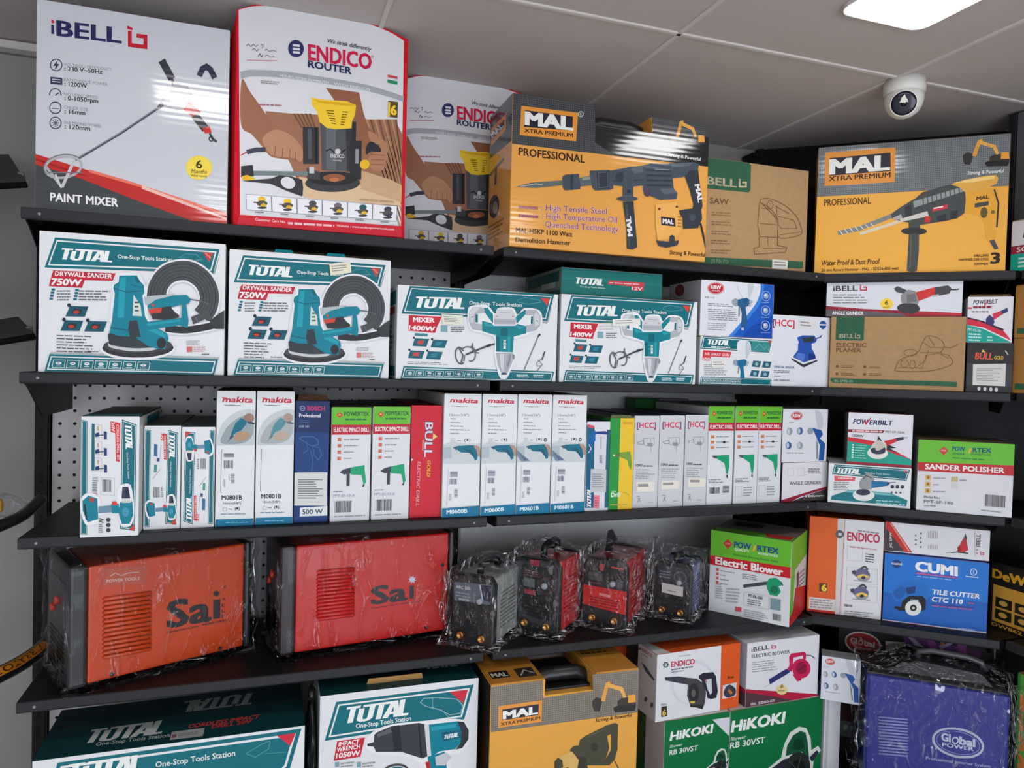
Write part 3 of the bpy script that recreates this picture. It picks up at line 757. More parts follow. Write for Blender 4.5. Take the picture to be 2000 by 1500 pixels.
        a.K(GRY, x+50, y+108, x+110, y+122, 1, .08)
    a.P((206, 36, 52), 97, 1280, 1120, 1366, 1128, 1440, 70, 1342)
    a.T((240, 210, 214), 'Customer Care No.', 190, 1318, 380, 1338, 17, it=.2); a.K((238, 190, 196), 395, 1328, 690, 1348, 1, .07, .7, 1); a.T((240, 210, 214), 'Website : www.endicopowertools.com', 705, 1364, 1075, 1394, 14)
    a.K((180, 150, 110), 850, 1178, 1090, 1196, 1, .09)
def bag(label, y0, quad, scale_to, group):
    """Non-woven carrier bag: rounded top edge, red gussets, printed front, red loop handles."""
    q = zp('2', [132, 72, 1128, 228, 1142, 1452, 50, 1345])
    P, Q = np.array([0, y0]), np.array([1, y0])
    if quad: A, B, W, H = quad
    else:
        A = at_line(*((np.array(q[0])+q[3])/2), P, Q)[:2]; B = at_line(*((np.array(q[1])+q[2])/2), P, Q)[:2]; W = float(np.hypot(*(B-A)))
        H = float((at_line(*q[0], P, Q)[2]+at_line(*q[1], P, Q)[2])/2-Z0)
    t = thing('router_bag', label, 'bag', (A[0], A[1], Z0), 0, group)
    H0 = homog(pairs([132, 72, 1128, 228, 1142, 1452, 50, 1345]), [(0, H), (W, H), (W, 0), (0, 0)])
    topc = spline([(132, 72), (250, 46), (420, 54), (650, 92), (860, 130), (1000, 172), (1090, 214), (1128, 228)], False, 4)
    up = []
    for x, y in topc:
        v = H0 @ np.array([x, y, 1]); up.append((v[0]/v[2], v[1]/v[2]))
    dt, db = .035, .105
    R_ = mat((206, 30, 44), 'fabric'); n = len(up)
    b = MB()
    fr = [(0, 0, 0), (W, 0, 0)]+[(u, 0, v) for u, v in up[::-1]]
    bk = [(0, db, 0), (W, db, 0)]+[(u, (db+dt)/2+.01*math.sin(u*20), v) for u, v in up[::-1]]
    b.add(fr, [tuple(range(len(fr)))], R_); b.add(bk, [tuple(range(len(bk)))[::-1]], R_)
    k = len(fr)
    b.add(fr+bk, [(0, 1, k+1, k)]+[(i, i+1, k+i+1, k+i) for i in range(2, k-1)], mat((214, 210, 212), 'fabric'))
    a = Art(b, [132, 72, 1128, 228, 1142, 1452, 50, 1345], W, H, lambda u, v, o: (u, -o, v), 'print')
    # the bowed top edge rises past the straight frame, so this face is not clipped at its top
    def m3(pts, a=a):
        qq = a.H @ np.vstack([np.array(pts, float).T, np.ones(len(pts))]); a.n += 1
        return [(u, -(a.base+a.step*a.n), v) for u, v in zip(qq[0]/qq[2], qq[1]/qq[2])]
    a.m3 = m3
    art_bag(a)
    b.build('bag_body', t)
    for x in (0, W):        # side gussets, the one by the paint mixer bulging out
        g = MB(); s = -1 if x else 1
        o = -.013 if not x else -.012
        g.add([(x, 0, 0), (x+o*.7, db/2, 0), (x, db, 0), (x, 0, H*.985), (x+o, db*.4, H*.90), (x, db*.7, H*.94)], [(0, 1, 4, 3), (1, 2, 5, 4)], R_)
        g.build('side_gusset', t)
    for y in (.012, .055):
        h = MB(); m = W*.62; zt = up[int(n*.62)][1]
        pts = [Vector((m-.055, y, zt-.02)), Vector((m-.045, y+.004, zt+.004)), Vector((m-.01, y+.02, zt+.012)), Vector((m+.03, y+.015, zt+.008)), Vector((m+.055, y, zt-.02))]
        pts = [Vector(p) for p in spline(pts, False, 5)]
        h.add([p+Vector((0, d, 0)) for p in pts for d in (-.010, .010)], [(2*i, 2*i+2, 2*i+3, 2*i+1) for i in range(len(pts)-1)], R_)
        h.build('handle', t)
    return A, B, W, H
A, B, W, H = bag('red edged white carrier bag with a router picture, standing beside the paint mixer carton', 1.574, None, 1, 'printed carrier bags')
x2 = atY(798, 300, 1.80)[0]
bag('red edged white carrier bag with a router picture, half hidden by the demolition hammer carton', 1.80, (np.array([x2-.018, 1.80]), np.array([x2-.018+W, 1.80]), W, H), 1, 'printed carrier bags')

# --- demolition hammer
def art_hammer(a):
    b_ = Art(a.mb, [0, 0, 1, 0, 1, 1, 0, 1], a.w, a.h, a.put, 'gloss')      # the grey band follows the notch
    b_.P((62, 64, 66), .001, .003, .391, .003, .397, .13, .691, .13, .686, .016, .999, .016, .999, .312, .001, .333, kind='dots')
    b_.P((34, 35, 38), .398, .135, .690, .135, .70, .10, .998, .10, .998, .311, .50, .32, .398, .25)
    a.n = 4
    malbadge(a, [300, 188, 737, 240, 722, 462, 290, 414], [326, 222, 697, 270, 694, 378, 322, 352], (336, 334, 690, 374, 98), (326, 394, 698, 432, 30))
    a.C((205, 205, 205), 5, 757, 250, 20); a.T((205, 205, 205), 'R', 750, 260, 766, 262, 20)
    excavator(a, 1440, 285, 1725, 505, .06, nobody=False)
    a.T((226, 226, 226), 'Strong & Powerful', 1434, 572, 1692, 612, 26, b=.02, it=.15)
    a.T((58, 34, 14), 'PROFESSIONAL', 285, 570, 790, 628, 58, b=.02)
    for t, x0, y0, x1, y1 in ((': High Tensile Steel', 462, 992, 962, 1022), (': High Temperature Oil', 470, 1055, 1040, 1088), ('Quenched Technology', 492, 1118, 1052, 1158)):
        a.T((236, 206, 200), t, x0, y0, x1, y1, 44, b=.045); a.T((136, 50, 90), t, x0, y0, x1, y1, 44, b=.004)
    a.K((160, 90, 110), 292, 950, 440, 985, 1, .06, .6, 1); a.K((160, 90, 110), 292, 1015, 440, 1050, 1, .06, .6, 1)
    a.T((58, 34, 14), 'MAL-H5KP 1100 Watt', 275, 1158, 700, 1194, 36, b=.012); a.T((58, 34, 14), 'Demolition Hammer', 272, 1230, 686, 1258, 36, b=.012)
    a.T((70, 46, 18), 'Strong & Powerful', 1446, 1330, 1722, 1352, 30, b=.01, it=.15)
    S1, S2, S3 = (70, 80, 92), (52, 58, 68), (92, 102, 112)
    a.P((98, 108, 108), 268, 815, 380, 782, 622, 764, 626, 800, 420, 822); a.L((206, 200, 180), 5, 300, 812, 420, 790, 470, 800)
    a.P(S1, 620, 735, 645, 720, 745, 714, 758, 830, 640, 842, 622, 815); a.R(S2, 680, 722, 700, 838)
    a.P(S3, 750, 745, 850, 725, 855, 800, 755, 812); a.P((150, 150, 140), 770, 742, 840, 735, 840, 756, 772, 764)
    a.P(S1, 828, 690, 978, 684, 1004, 700, 1010, 825, 985, 838, 870, 842, 848, 818, 835, 760); a.P(S2, 880, 700, 975, 695, 978, 825, 890, 832); a.L(S3, 5, 895, 705, 965, 702, 968, 815, 900, 822, closed=True)
    a.P(S1, 990, 690, 1130, 662, 1250, 648, 1275, 800, 1130, 815, 1005, 800); a.E(S2, 1060, 740, 34, 40); a.P(S3, 1150, 665, 1240, 655, 1245, 700, 1160, 712); a.L(S2, 8, 1010, 770, 1265, 760)
    a.P(S1, 1235, 650, 1300, 632, 1460, 636, 1478, 830, 1506, 860, 1500, 908, 1372, 916, 1290, 880, 1240, 850)
    for k in range(4): a.R(S2, 1262, 680+k*38, 1460, 694+k*38, .02)
    a.R((128, 136, 142), 1330, 676, 1440, 684, .03); a.P(S3, 1370, 830, 1478, 825, 1503, 862, 1400, 872); a.E((86, 66, 92), 1272, 858, 26, 32)
    a.P(S1, 1440, 630, 1640, 622, 1676, 640, 1668, 680, 1610, 722, 1540, 740, 1470, 745); a.P(S3, 1450, 632, 1630, 626, 1600, 650, 1465, 665)
    a.P(S2, 1566, 735, 1600, 690, 1668, 682, 1690, 860, 1702, 960, 1690, 1000, 1620, 995, 1632, 950, 1600, 830)
    a.P(S2, 1502, 1000, 1560, 988, 1690, 975, 1698, 1060, 1665, 1132, 1550, 1138, 1546, 1050); a.E(S1, 1622, 1050, 26); a.L((40, 44, 52), 14, 1685, 1095, 1705, 1180, 1728, 1282)
    a.P((236, 176, 92), 1335, 950, 1500, 930, 1520, 1010, 1540, 1140, 1490, 1205, 1350, 1230, 1335, 1100)
    a.E((96, 60, 30), 1365, 985, 10); a.E((96, 60, 30), 1500, 968, 10)
    a.P((50, 44, 50), 1376, 1042, 1486, 1056, 1490, 1120, 1380, 1108); a.T((230, 225, 220), 'MAL', 1392, 1094, 1474, 1102, 34, b=.05)
    for k in range(4): a.L((120, 78, 30), 6, 1505, 1045+k*24, 1535, 1048+k*24)
    a.P(S2, 1338, 1225, 1440, 1236, 1442, 1195, 1462, 1182, 1482, 1195, 1484, 1230, 1518, 1226, 1505, 1262, 1420, 1282, 1362, 1268)
    a.P(S1, 1085, 700, 1165, 695, 1162, 900, 1082, 905); a.E((46, 52, 62), 1128, 850, 16); a.R((150, 160, 168), 1090, 885, 1150, 900)
    a.E(S1, 1118, 906, 82, 20); a.P(S2, 1084, 930, 1164, 926, 1182, 1130, 1196, 1275, 1160, 1294, 1116, 1288, 1112, 1130); a.L(S1, 14, 1110, 950, 1135, 1270)
    a.T((228, 230, 234), 'MAL', 1158, 1188, 1142, 1042, 36, b=.05, perp=True); a.T((228, 230, 234), 'MAL', 1640, 800, 1668, 936, 36, b=.05, perp=True)
def ham_notch(w, h): return [(0, 0), (w, 0), (w, h*.985), (w*.685, h*.985), (w*.69, h*.87), (w*.398, h*.87), (w*.392, h*.998), (0, h*.998)]
c = Carton('hammer_carton', 'orange carton with a demolition hammer picture and a notched top, by the second bag', 'carton', '4', [235, 85, 1765, 315, 1722, 1392, 225, 1258], Z0, .17, 1.545, ORG, None, None, kind='gloss', notch=ham_notch)
art_hammer(c.front)
l = c.side('left', [75, 190, 235, 85, 228, 1262, 78, 1310])
l.P((54, 54, 56), 75, 190, 235, 85, 230, 470, 76, 545); l.P((228, 150, 62), 84, 290, 188, 232, 188, 365, 86, 440); l.P((44, 40, 50), 92, 325, 178, 270, 178, 330, 93, 390); l.T((230, 228, 220), 'MAL', 98, 380, 174, 325, 48, b=.04)
l.L((80, 84, 88), 22, 80, 680, 180, 585); l.L((70, 72, 80), 14, 125, 640, 125, 770); l.E((70, 68, 76), 120, 940, 36, 90); l.E((150, 140, 130), 128, 950, 16, 50); l.K((150, 96, 40), 82, 1080, 190, 1200, 4, -.4)
c.done()
b = MB(); w, h = c.w, c.h
b.tube([(w*.40, .05, h*.865), (w*.42, .05, h*.915), (w*.46, .05, h*.935), (w*.62, .05, h*.93), (w*.665, .05, h*.91), (w*.68, .05, h*.865)], .016, mat((22, 22, 24), 'plastic'), 12)
b.build('carry_handle', c.t)

# --- jigsaw, brown
def art_jigsaw(a):
    a.P(KGRN, -2, 465, 308, 495, 319, 508, 318, 655, 305, 668, -8, 645)
    a.T((178, 168, 138), 'BELL', 60, 625, 232, 640, 44, b=.025); a.R((178, 168, 138), 38, 590, 48, 624); blogo(a, (190, 178, 146), 246, 588, 296, 640)
    a.T(KINK, 'JIG SAW', -8, 732, 188, 742, 34, b=.02)
    for k in range(5): a.K((140, 108, 74), 88, 780+k*55, 210, 810+k*55, 2, .05)
    P = dict(closed=True, smooth=True); q = (126, 96, 62)
    a.L(q, 4, 375, 720, 420, 700, 520, 735, 600, 800, 640, 880, 630, 920, 500, 935, 490, 830, 440, 760, **P)
    a.L(q, 4, 375, 720, 365, 860, 380, 930, 490, 935, 492, 830, closed=True); a.L(q, 3, 385, 760, 445, 765); a.L(q, 3, 460, 800, 590, 830, 610, 880, 510, 880, closed=True)
    a.L(q, 4, 375, 930, 380, 990, 345, 1000, 350, 1035, 540, 1025, 550, 995, 490, 980, 490, 935); a.C(q, 3, 440, 740, 18, 26); a.L(q, 3, 470, 745, 560, 790); a.L(q, 3, 500, 920, 640, 900); a.L(q, 3, 400, 1000, 540, 1000)
    a.L(q, 3, 480, 740, 484, 800); a.L(q, 3, 380, 850, 490, 860); a.L(q, 2, 430, 935, 432, 990)
    a.P(KGRN, -14, 1045, 655, 1082, 655, 1124, -14, 1088); a.T((140, 150, 120), 'JS70-70', 88, 1082, 190, 1090, 22, b=.0)
c = Carton('jigsaw_carton', 'plain brown carton with a line drawn jigsaw and a green corner tag', 'carton', '5', [-5, 462, 680, 530, 672, 1158, -15, 1094], Z0, .22, 1.60, KRAFT, KRAFT, KRAFT, kind='board', lid=(140, 104, 68))
art_jigsaw(c.front); c.sticker([460, 1066, 558, 1074, 556, 1128, 459, 1122], n=2); c.done()

# --- rotary hammer on the corner shelf
def art_rotary(a):
    a.P((104, 108, 110), 740, 400, 1905, 315, 1905, 618, 728, 692, kind='dots')
    malbadge(a, [782, 430, 1215, 398, 1215, 600, 782, 628], [810, 462, 1185, 428, 1190, 536, 808, 566], (818, 556, 1176, 528, 84), (808, 598, 1188, 572, 28))
    excavator(a, 1622, 352, 1900, 512, -.03); a.T((224, 224, 222), 'Strong & Powerful', 1654, 556, 1870, 542, 20, b=.02, it=.15)
    a.T((72, 46, 18), 'PROFESSIONAL', 780, 746, 1072, 728, 38, b=.015)
    D, D2, Y2 = (72, 76, 76), (52, 54, 56), (226, 170, 76)
    a.L((216, 206, 180), 18, 1010, 910, 1200, 850, 1420, 772); a.L((130, 134, 132), 26, 870, 908, 1000, 880, 1210, 798)
    for k in range(7): a.L((222, 222, 216), 5, 880+k*32, 888-k*7, 902+k*32, 918-k*9)
    a.P(D, 1198, 790, 1260, 745, 1350, 692, 1385, 660, 1560, 610, 1640, 625, 1650, 700, 1645, 780, 1600, 812, 1530, 828, 1380, 852, 1260, 832, 1205, 815)
    a.P((150, 154, 152), 1330, 715, 1640, 622, 1645, 650, 1340, 750)
    for k in range(9): a.L(D, 6, 1390+k*27, 695-k*8, 1396+k*27, 735-k*8)
    a.P(D2, 1280, 748, 1320, 730, 1330, 800, 1290, 815); a.P((170, 172, 170), 1210, 812, 1260, 790, 1270, 815, 1225, 828); a.P((210, 206, 196), 1250, 820, 1420, 770, 1430, 800, 1262, 835)
    a.R((204, 60, 50), 1405, 800, 1440, 836); a.P((206, 60, 70), 1450, 752, 1542, 728, 1542, 752, 1450, 774); a.R((235, 230, 226), 1458, 750, 1515, 758, -.2)
    a.P(D2, 1480, 800, 1530, 785, 1535, 822, 1485, 832); a.P(D2, 1560, 770, 1605, 760, 1600, 808, 1560, 815)
    a.P(Y2, 1556, 612, 1640, 585, 1760, 562, 1825, 556, 1840, 575, 1832, 605, 1760, 640, 1650, 662, 1610, 630); a.P((244, 206, 130), 1570, 604, 1700, 575, 1820, 560, 1815, 578, 1690, 600)
    a.P((230, 166, 58), 1648, 660, 1760, 640, 1832, 625, 1850, 700, 1842, 860, 1838, 935, 1800, 950, 1778, 920, 1768, 830, 1735, 800, 1650, 780); a.L(D2, 10, 1818, 640, 1846, 720, 1842, 860)
    a.E((96, 86, 50), 1762, 775, 22, 32); a.E((120, 100, 50), 1815, 772, 12); a.T((90, 60, 16), 'MAL', 1715, 704, 1788, 692, 20, b=.05); a.P(D, 1705, 722, 1788, 708, 1788, 732, 1705, 748)
    a.P(D, 1800, 940, 1830, 932, 1858, 985, 1835, 992)
    a.P(D, 1308, 835, 1378, 828, 1380, 890, 1310, 895); a.E(D2, 1342, 890, 80, 22); a.P(D, 1312, 905, 1374, 905, 1376, 1000, 1368, 1126, 1340, 1134, 1306, 1126); a.L((96, 98, 98), 8, 1325, 915, 1325, 1110)
    a.T((62, 40, 14), 'Water Proof & Dust Proof', 772, 1106, 1138, 1088, 32, b=.008, it=.12); a.T((62, 40, 14), '26 mm Rotary Hammer - MAL - SDS26-800 watt', 772, 1142, 1255, 1120, 18, b=.004)
    a.T((62, 40, 14), 'DRILLING', 1712, 1036, 1800, 1031, 14, b=.01); a.T((62, 40, 14), 'HAMMER DRILLING', 1622, 1062, 1800, 1054, 14, b=.01); a.T((62, 40, 14), 'HAMMER', 1715, 1086, 1800, 1082, 14, b=.01); a.T((40, 28, 14), '3', 1816, 1074, 1866, 1070, 62, b=.03)
c = Carton('rotary_hammer_carton', 'yellow and grey carton with a rotary hammer picture on the topmost corner shelf', 'carton', '5', [740, 400, 1905, 315, 1905, 1115, 725, 1160], Z0, .14, ('d', .012), (226, 160, 50), (200, 140, 60), (236, 174, 72), lid=(150, 96, 50))
art_rotary(c.front); c.done()
# ------------------------------------------------------------------ second row
def frame_band(a, q, wd=10, gap=16, c=TEAL):
    a.P(c, q); a.P((222, 230, 230), inset(q, gap)); a.P(c, inset(q, gap+wd))
def icon_row(a, x0, y0, n, dx, w, h, sl, sk=8, c=(216, 226, 226)):
    for k in range(n):
        x = x0+k*dx; y = y0+k*dx*sl
        a.L(c, h*.07, [(x+sk, y), (x+w+sk, y+w*sl), (x+w-sk*.4, y+h+w*sl), (x-sk*.4, y+h)], closed=True)
        a.E(c, x+w*.52, y+h*.42+w*sl*.5, w*.24, h*.2); a.R(TEAL, x+w*.4, y+h*.38, x+w*.62, y+h*.45); a.R(c, x+w*.25, y+h*.76, x+w*.75, y+h*.84, sl)
def art_sander(a, stk=False):       # in the units of zoom 6
    frame_band(a, [(470, 140), (1838, 246), (1785, 442), (378, 384)], 11, 20)
    a.P((150, 160, 160), 1838, 290, 1842, 290, 1798, 445, 1760, 450, 1785, 442)
    a.T((236, 240, 238), 'TOTAL', 500, 316, 968, 348, 92, b=.048, it=.2)
    a.T((226, 234, 232), 'One-Stop Tools Station', 990, 312, 1438, 342, 30, b=.018)
    a.L((90, 160, 165), 4, 1500, 310, 1560, 280, 1640, 285, 1690, 330, 1620, 340, closed=True); a.L((90, 160, 165), 4, 1560, 330, 1700, 330)
    a.P((206, 64, 54), 1700, 270, 1782, 278, 1750, 352); a.T((240, 200, 190), 'INDUSTRIAL', 1718, 284, 1762, 322, 10)
    a.P((190, 38, 58), 452, 406, 972, 436, 946, 498, 712, 490, 690, 552, 412, 536, 430, 470)
    a.T((240, 236, 236), 'DRYWALL SANDER', 465, 450, 938, 478, 36, b=.028, it=.12); a.T((242, 238, 238), '750W', 436, 525, 688, 535, 52, b=.035, it=.15)
    for x, y, n in ((415, 555, 4), (615, 560, 4)):
        for k in range(n): a.R((20, 110, 130) if k != 2 else (30, 90, 120), x+18-k*6, y+k*25, x+48-k*6, y+k*25+19)
    a.K((120, 120, 126), 480, 565, 600, 662, 4); a.K((110, 110, 116), 662, 566, 925, 660, 4, .02)
    for x, y in ((560, 700), (515, 818), (715, 825)):
        a.P((20, 84, 104), x+28, y, x+182, y+6, x+150, y+90, x-12, y+86); a.E((30, 40, 60), x+20, y-6, 16); a.P((40, 50, 56), x+60, y+20, x+130, y+30, x+110, y+70, x+40, y+60); a.E((190, 60, 50), x+80, y+52, 26, 14)
    a.K((70, 72, 84), 470, 930, 790, 1085, 6, .04, .3, .6); a.K((110, 110, 120), 730, 1066, 850, 1084, 1, .04)
    a.K((190, 150, 150), 1620, 1040, 1740, 1090, 3); a.R((206, 110, 110), 1565, 1042, 1610, 1088); a.K((170, 170, 176), 1560, 990, 1690, 1030, 3); a.K((90, 90, 96), 1690, 1098, 1755, 1116, 1)
    frame_band(a, [(410, 1098), (1828, 1150), (1792, 1282), (365, 1242)], 9, 16)
    a.P((170, 178, 180), 420, 1082, 1840, 1134, 1832, 1148, 412, 1098)
    icon_row(a, 434, 1146, 7, 119, 100, 62, .03)
    Wt, H1, H2 = (228, 230, 234), (74, 76, 80), (44, 46, 50)
    hose = [(1310, 640), (1330, 540), (1400, 455), (1500, 420), (1600, 430), (1700, 500), (1752, 610), (1740, 720), (1690, 790)]
    a.L(Wt, 190, hose, smooth=True); a.L(H1, 160, hose, smooth=True)
    for k in (-56, -28, 0, 28, 56): a.L(H2 if k in (-56, 56) else (58, 60, 64), 6, [(1530+(x-1530)*(1+k/250), 640+(y-640)*(1+k/240)) for x, y in hose], smooth=True)
    a.L(Wt, 86, 1385, 890, 1560, 905, 1780, 870, 1880, 830, smooth=True); a.L(H2, 58, 1385, 890, 1560, 905, 1780, 870, 1878, 830, smooth=True)
    a.P(H1, 1600, 800, 1740, 745, 1760, 800, 1620, 860); a.L((120, 122, 126), 6, 1640, 800, 1660, 850); a.P((56, 58, 62), 1750, 830, 1878, 745, 1878, 900, 1800, 900)
    a.S(Wt, 985, 430, 1165, 430, 1205, 500, 1232, 545, 1230, 610, 1245, 800, 1260, 840, 930, 850, 950, 600, 935, 545, 975, 500)
    a.E(Wt, 1155, 1055, 320, 98)
    a.E((46, 46, 50), 1155, 1050, 300, 82); a.E((66, 66, 70), 1155, 1030, 290, 66)
    a.P((196, 202, 204), spline([(905, 990), (930, 1025), (1100, 1052), (1250, 1050), (1320, 1035)], False)+spline([(1320, 1060), (1250, 1075), (1100, 1078), (930, 1048), (905, 1015)], False))
    a.P((52, 60, 66), spline([(905, 950), (935, 925), (1100, 940), (1300, 950), (1330, 1040), (1200, 1048), (1050, 1042), (930, 1015)]))
    T1, T2, T3 = TEALB, (6, 100, 118), (30, 156, 172)
    a.P(T1, 1005, 455, 1150, 455, 1178, 505, 1208, 535, 1212, 600, 1196, 620, 1216, 790, 1240, 835, 1385, 930, 1412, 975, 1385, 1062, 1320, 1062, 1240, 1035, 1130, 960, 990, 950, 915, 925, 938, 830, 966, 600, 954, 560, 960, 530, 998, 508)
    a.P(T3, 1020, 470, 1060, 470, 1040, 800, 985, 800, 1000, 560, 1010, 510); a.P(T2, 1130, 470, 1150, 456, 1180, 510, 1150, 520); a.L(T2, 8, 958, 560, 1060, 590, 1205, 580); a.L(T2, 8, 1100, 530, 1208, 560)
    a.P((206, 216, 210), 1122, 612, 1180, 700, 1190, 790, 1112, 785); a.K((30, 60, 60), 1130, 660, 1172, 760, 3, 0, .4)
    a.L(T2, 12, 925, 880, 1060, 905, 1120, 890, 1090, 820); a.P((52, 58, 64), 1085, 830, 1150, 820, 1180, 960, 1090, 965, 1075, 890); a.L(T2, 10, 1150, 840, 1230, 900, 1390, 940)
    a.P(T1, 1150, 815, 1400, 930, 1412, 975, 1385, 1062, 1320, 1062, 1200, 960); a.P(T3, 1200, 850, 1390, 935, 1380, 970, 1230, 900); a.E((40, 48, 54), 1352, 1012, 40, 46)
    a.P((176, 186, 190), 1208, 628, 1460, 608, 1462, 660, 1330, 685, 1240, 702, 1218, 690)
    a.P(T1, 1310, 655, 1460, 620, 1565, 618, 1602, 655, 1580, 690, 1480, 705, 1400, 730, 1300, 722, 1242, 730, 1238, 700); a.P((50, 52, 56), 1245, 735, 1430, 708, 1500, 760, 1500, 800, 1400, 822, 1280, 815)
    a.P((206, 66, 56), 1245, 735, 1360, 722, 1350, 762, 1255, 772); a.E((206, 66, 56), 1284, 700, 12); a.P(Wt, 1435, 720, 1512, 712, 1505, 785, 1470, 760)
    a.P(T1, 1218, 838, 1520, 805, 1525, 690, 1560, 685, 1580, 830, 1572, 890, 1500, 868, 1225, 905, 1190, 870); a.P(T3, 1230, 850, 1510, 818, 1512, 835, 1235, 870); a.L((90, 96, 100), 10, 1595, 655, 1680, 668, 1750, 695)
FR6 = [340, 80, 1890, 205, 1875, 1285, 305, 1245]
for z, q, lab, grp in (('6', FR6, 'white and teal drywall sander carton at the open end of its shelf', 1), ('7', [135, 160, 1620, 285, 1580, 1350, 110, 1320], 'white and teal drywall sander carton with a pale price sticker on its banner', 2)):
    c = Carton('sander_carton', lab, 'carton', z, q, Z1, .26, 1.575, (214, 216, 220), (20, 100, 112), WHT, frame=FR6, group='drywall sander cartons')
    art_sander(c.front)
    l = c.side('left', [0, 0, 1, 0, 1, 1, 0, 1]); l.R(TEAL, .05, .3, .95, .6)
    if grp == 2:
        c.sticker([1298, 230, 1500, 214, 1510, 312, 1310, 334], (226, 222, 196), 3)
        c.flap(.085, .125, .007, (18, 120, 132), .1, 'tuck_tab'); c.flap(.19, .232, .007, (18, 120, 132), .1, 'tuck_tab')
        c.flap(.01, c.w-.004, .009, (70, 62, 50), .6, 'inner_flap', .03)
    c.done()

def art_mix14(a, stk=False):        # units of zoom 8
    frame_band(a, [(326, 362), (1835, 460), (1765, 740), (236, 655)], 9, 22)
    a.P((160, 170, 170), 1836, 500, 1775, 742, 1760, 770, 1700, 762, 1700, 738, 1765, 742)
    a.T((236, 240, 238), 'TOTAL', 362, 592, 930, 610, 118, b=.048, it=.2); a.T((222, 232, 230), 'One-Stop Tools Station', 950, 560, 1495, 590, 36, b=.016)
    a.L((90, 160, 165), 5, 1450, 520, 1530, 490, 1680, 520, 1690, 545, 1560, 560, 1470, 545, closed=True); a.P((212, 70, 56), 1690, 496, 1790, 506, 1758, 575)
    a.P((200, 36, 58), 316, 672, 660, 690, 625, 770, 610, 800, 592, 862, 300, 836, 312, 768)
    a.T((242, 236, 236), 'MIXER', 362, 742, 582, 752, 48, b=.035); a.T((242, 236, 236), '1400W', 312, 828, 590, 844, 48, b=.035, it=.12)
    a.R((70, 130, 145), 376, 862, 512, 890, .06)
    for k, (x, y) in enumerate(((368, 918), (560, 932), (320, 1046), (510, 1056))):
        a.P((20, 96, 116), x+8, y, x+160, y+8, x+130, y+90, x-18, y+82); a.E((20, 40, 60), x-2, y-6, 12); a.P((190, 70, 70) if k % 2 == 0 else (40, 130, 150), x+40, y+24, x+110, y+20, x+90, y+66, x+30, y+60)
    a.K((200, 202, 190), 670, 670, 890, 770, 3); a.R((130, 170, 180), 650, 780, 720, 850, .05); a.K((110, 112, 118), 755, 790, 900, 860, 3); a.K((110, 112, 118), 295, 1160, 770, 1195, 2, .03, .3, .7)
    frame_band(a, [(256, 1215), (1832, 1275), (1808, 1388), (222, 1352)], 8, 14)
    icon_row(a, 278, 1262, 8, 103, 84, 54, .025); a.K((216, 226, 226), 1440, 1300, 1570, 1340, 2, .02); a.K((216, 226, 226), 1615, 1302, 1730, 1342, 2, .02)
    Gy = (92, 92, 100)
    a.L((70, 70, 82), 18, 910, 1094, 1130, 1004, 1215, 980); a.L((50, 50, 60), 26, 1128, 1006, 1172, 990)
    a.C(Gy, 14, 850, 1105, 48, 88, -.15, 60, 330); a.L(Gy, 14, 830, 1010, 880, 1100, 860, 1190); a.L(Gy, 12, 860, 1040, 920, 1010, 1000, 1030, smooth=True); a.C(Gy, 12, 960, 1085, 50, 80, -.1, -80, 120); a.L(Gy, 12, 980, 970, 985, 1060, 1050, 1080); a.L(Gy, 10, 900, 1100, 890, 1165)
    a.L((120, 120, 126), 9, 1672, 890, 1520, 1255); a.L((60, 60, 66), 18, 1685, 878, 1664, 905); a.L((60, 60, 66), 12, 1735, 1060, 1705, 1150); a.L((110, 110, 116), 6, 1705, 1140, 1650, 1180, 1655, 1220, 1700, 1210, 1640, 1280); a.L((110, 110, 116), 6, 1660, 1150, 1710, 1200, 1660, 1260)
    Wt, G1, G2, G3 = (230, 233, 236), (176, 180, 188), (206, 209, 214), (138, 142, 150)
    a.S(Wt, 930, 640, 960, 580, 1130, 570, 1215, 660, 1250, 600, 1400, 600, 1450, 670, 1520, 605, 1660, 620, 1705, 690, 1690, 800, 1560, 890, 1420, 940, 1425, 1090, 1390, 1230, 1335, 1345, 1270, 1345, 1230, 1230, 1205, 1080, 1205, 920, 1080, 870, 960, 830, 930, 740)
    T1, T2, T3 = (14, 130, 142), (8, 100, 112), (40, 158, 166)
    a.P(T1, 1100, 600, 1140, 600, 1195, 672, 1195, 765, 1100, 640); a.P(T1, 1470, 660, 1525, 620, 1560, 640, 1440, 770, 1430, 700)
    a.P(G1, 945, 640, 985, 592, 1080, 592, 1110, 622, 1100, 655, 1020, 665, 1010, 760, 1085, 775, 1080, 840, 975, 825, 940, 740); a.P(G2, 950, 640, 988, 600, 1060, 600, 1000, 660, 985, 760, 960, 750)
    a.P(G1, 1530, 640, 1560, 620, 1650, 626, 1690, 690, 1685, 790, 1640, 840, 1540, 862, 1535, 790, 1600, 770, 1612, 680, 1540, 680); a.P(G2, 1640, 640, 1680, 695, 1672, 780, 1630, 800, 1622, 680)
    a.P(T2, 1012, 665, 1036, 668, 1036, 755, 1012, 750); a.P(T2, 1590, 690, 1610, 690, 1606, 770, 1586, 768); a.L((40, 40, 46), 6, 965, 700, 990, 690); a.L((40, 40, 46), 6, 1640, 735, 1665, 745)
    a.P(T1, 1080, 735, 1180, 762, 1200, 790, 1425, 790, 1450, 770, 1540, 795, 1540, 870, 1410, 905, 1400, 1070, 1225, 1062, 1222, 890, 1080, 845); a.P(T3, 1100, 750, 1180, 778, 1200, 800, 1110, 790); a.P(T3, 1440, 785, 1530, 805, 1460, 830)
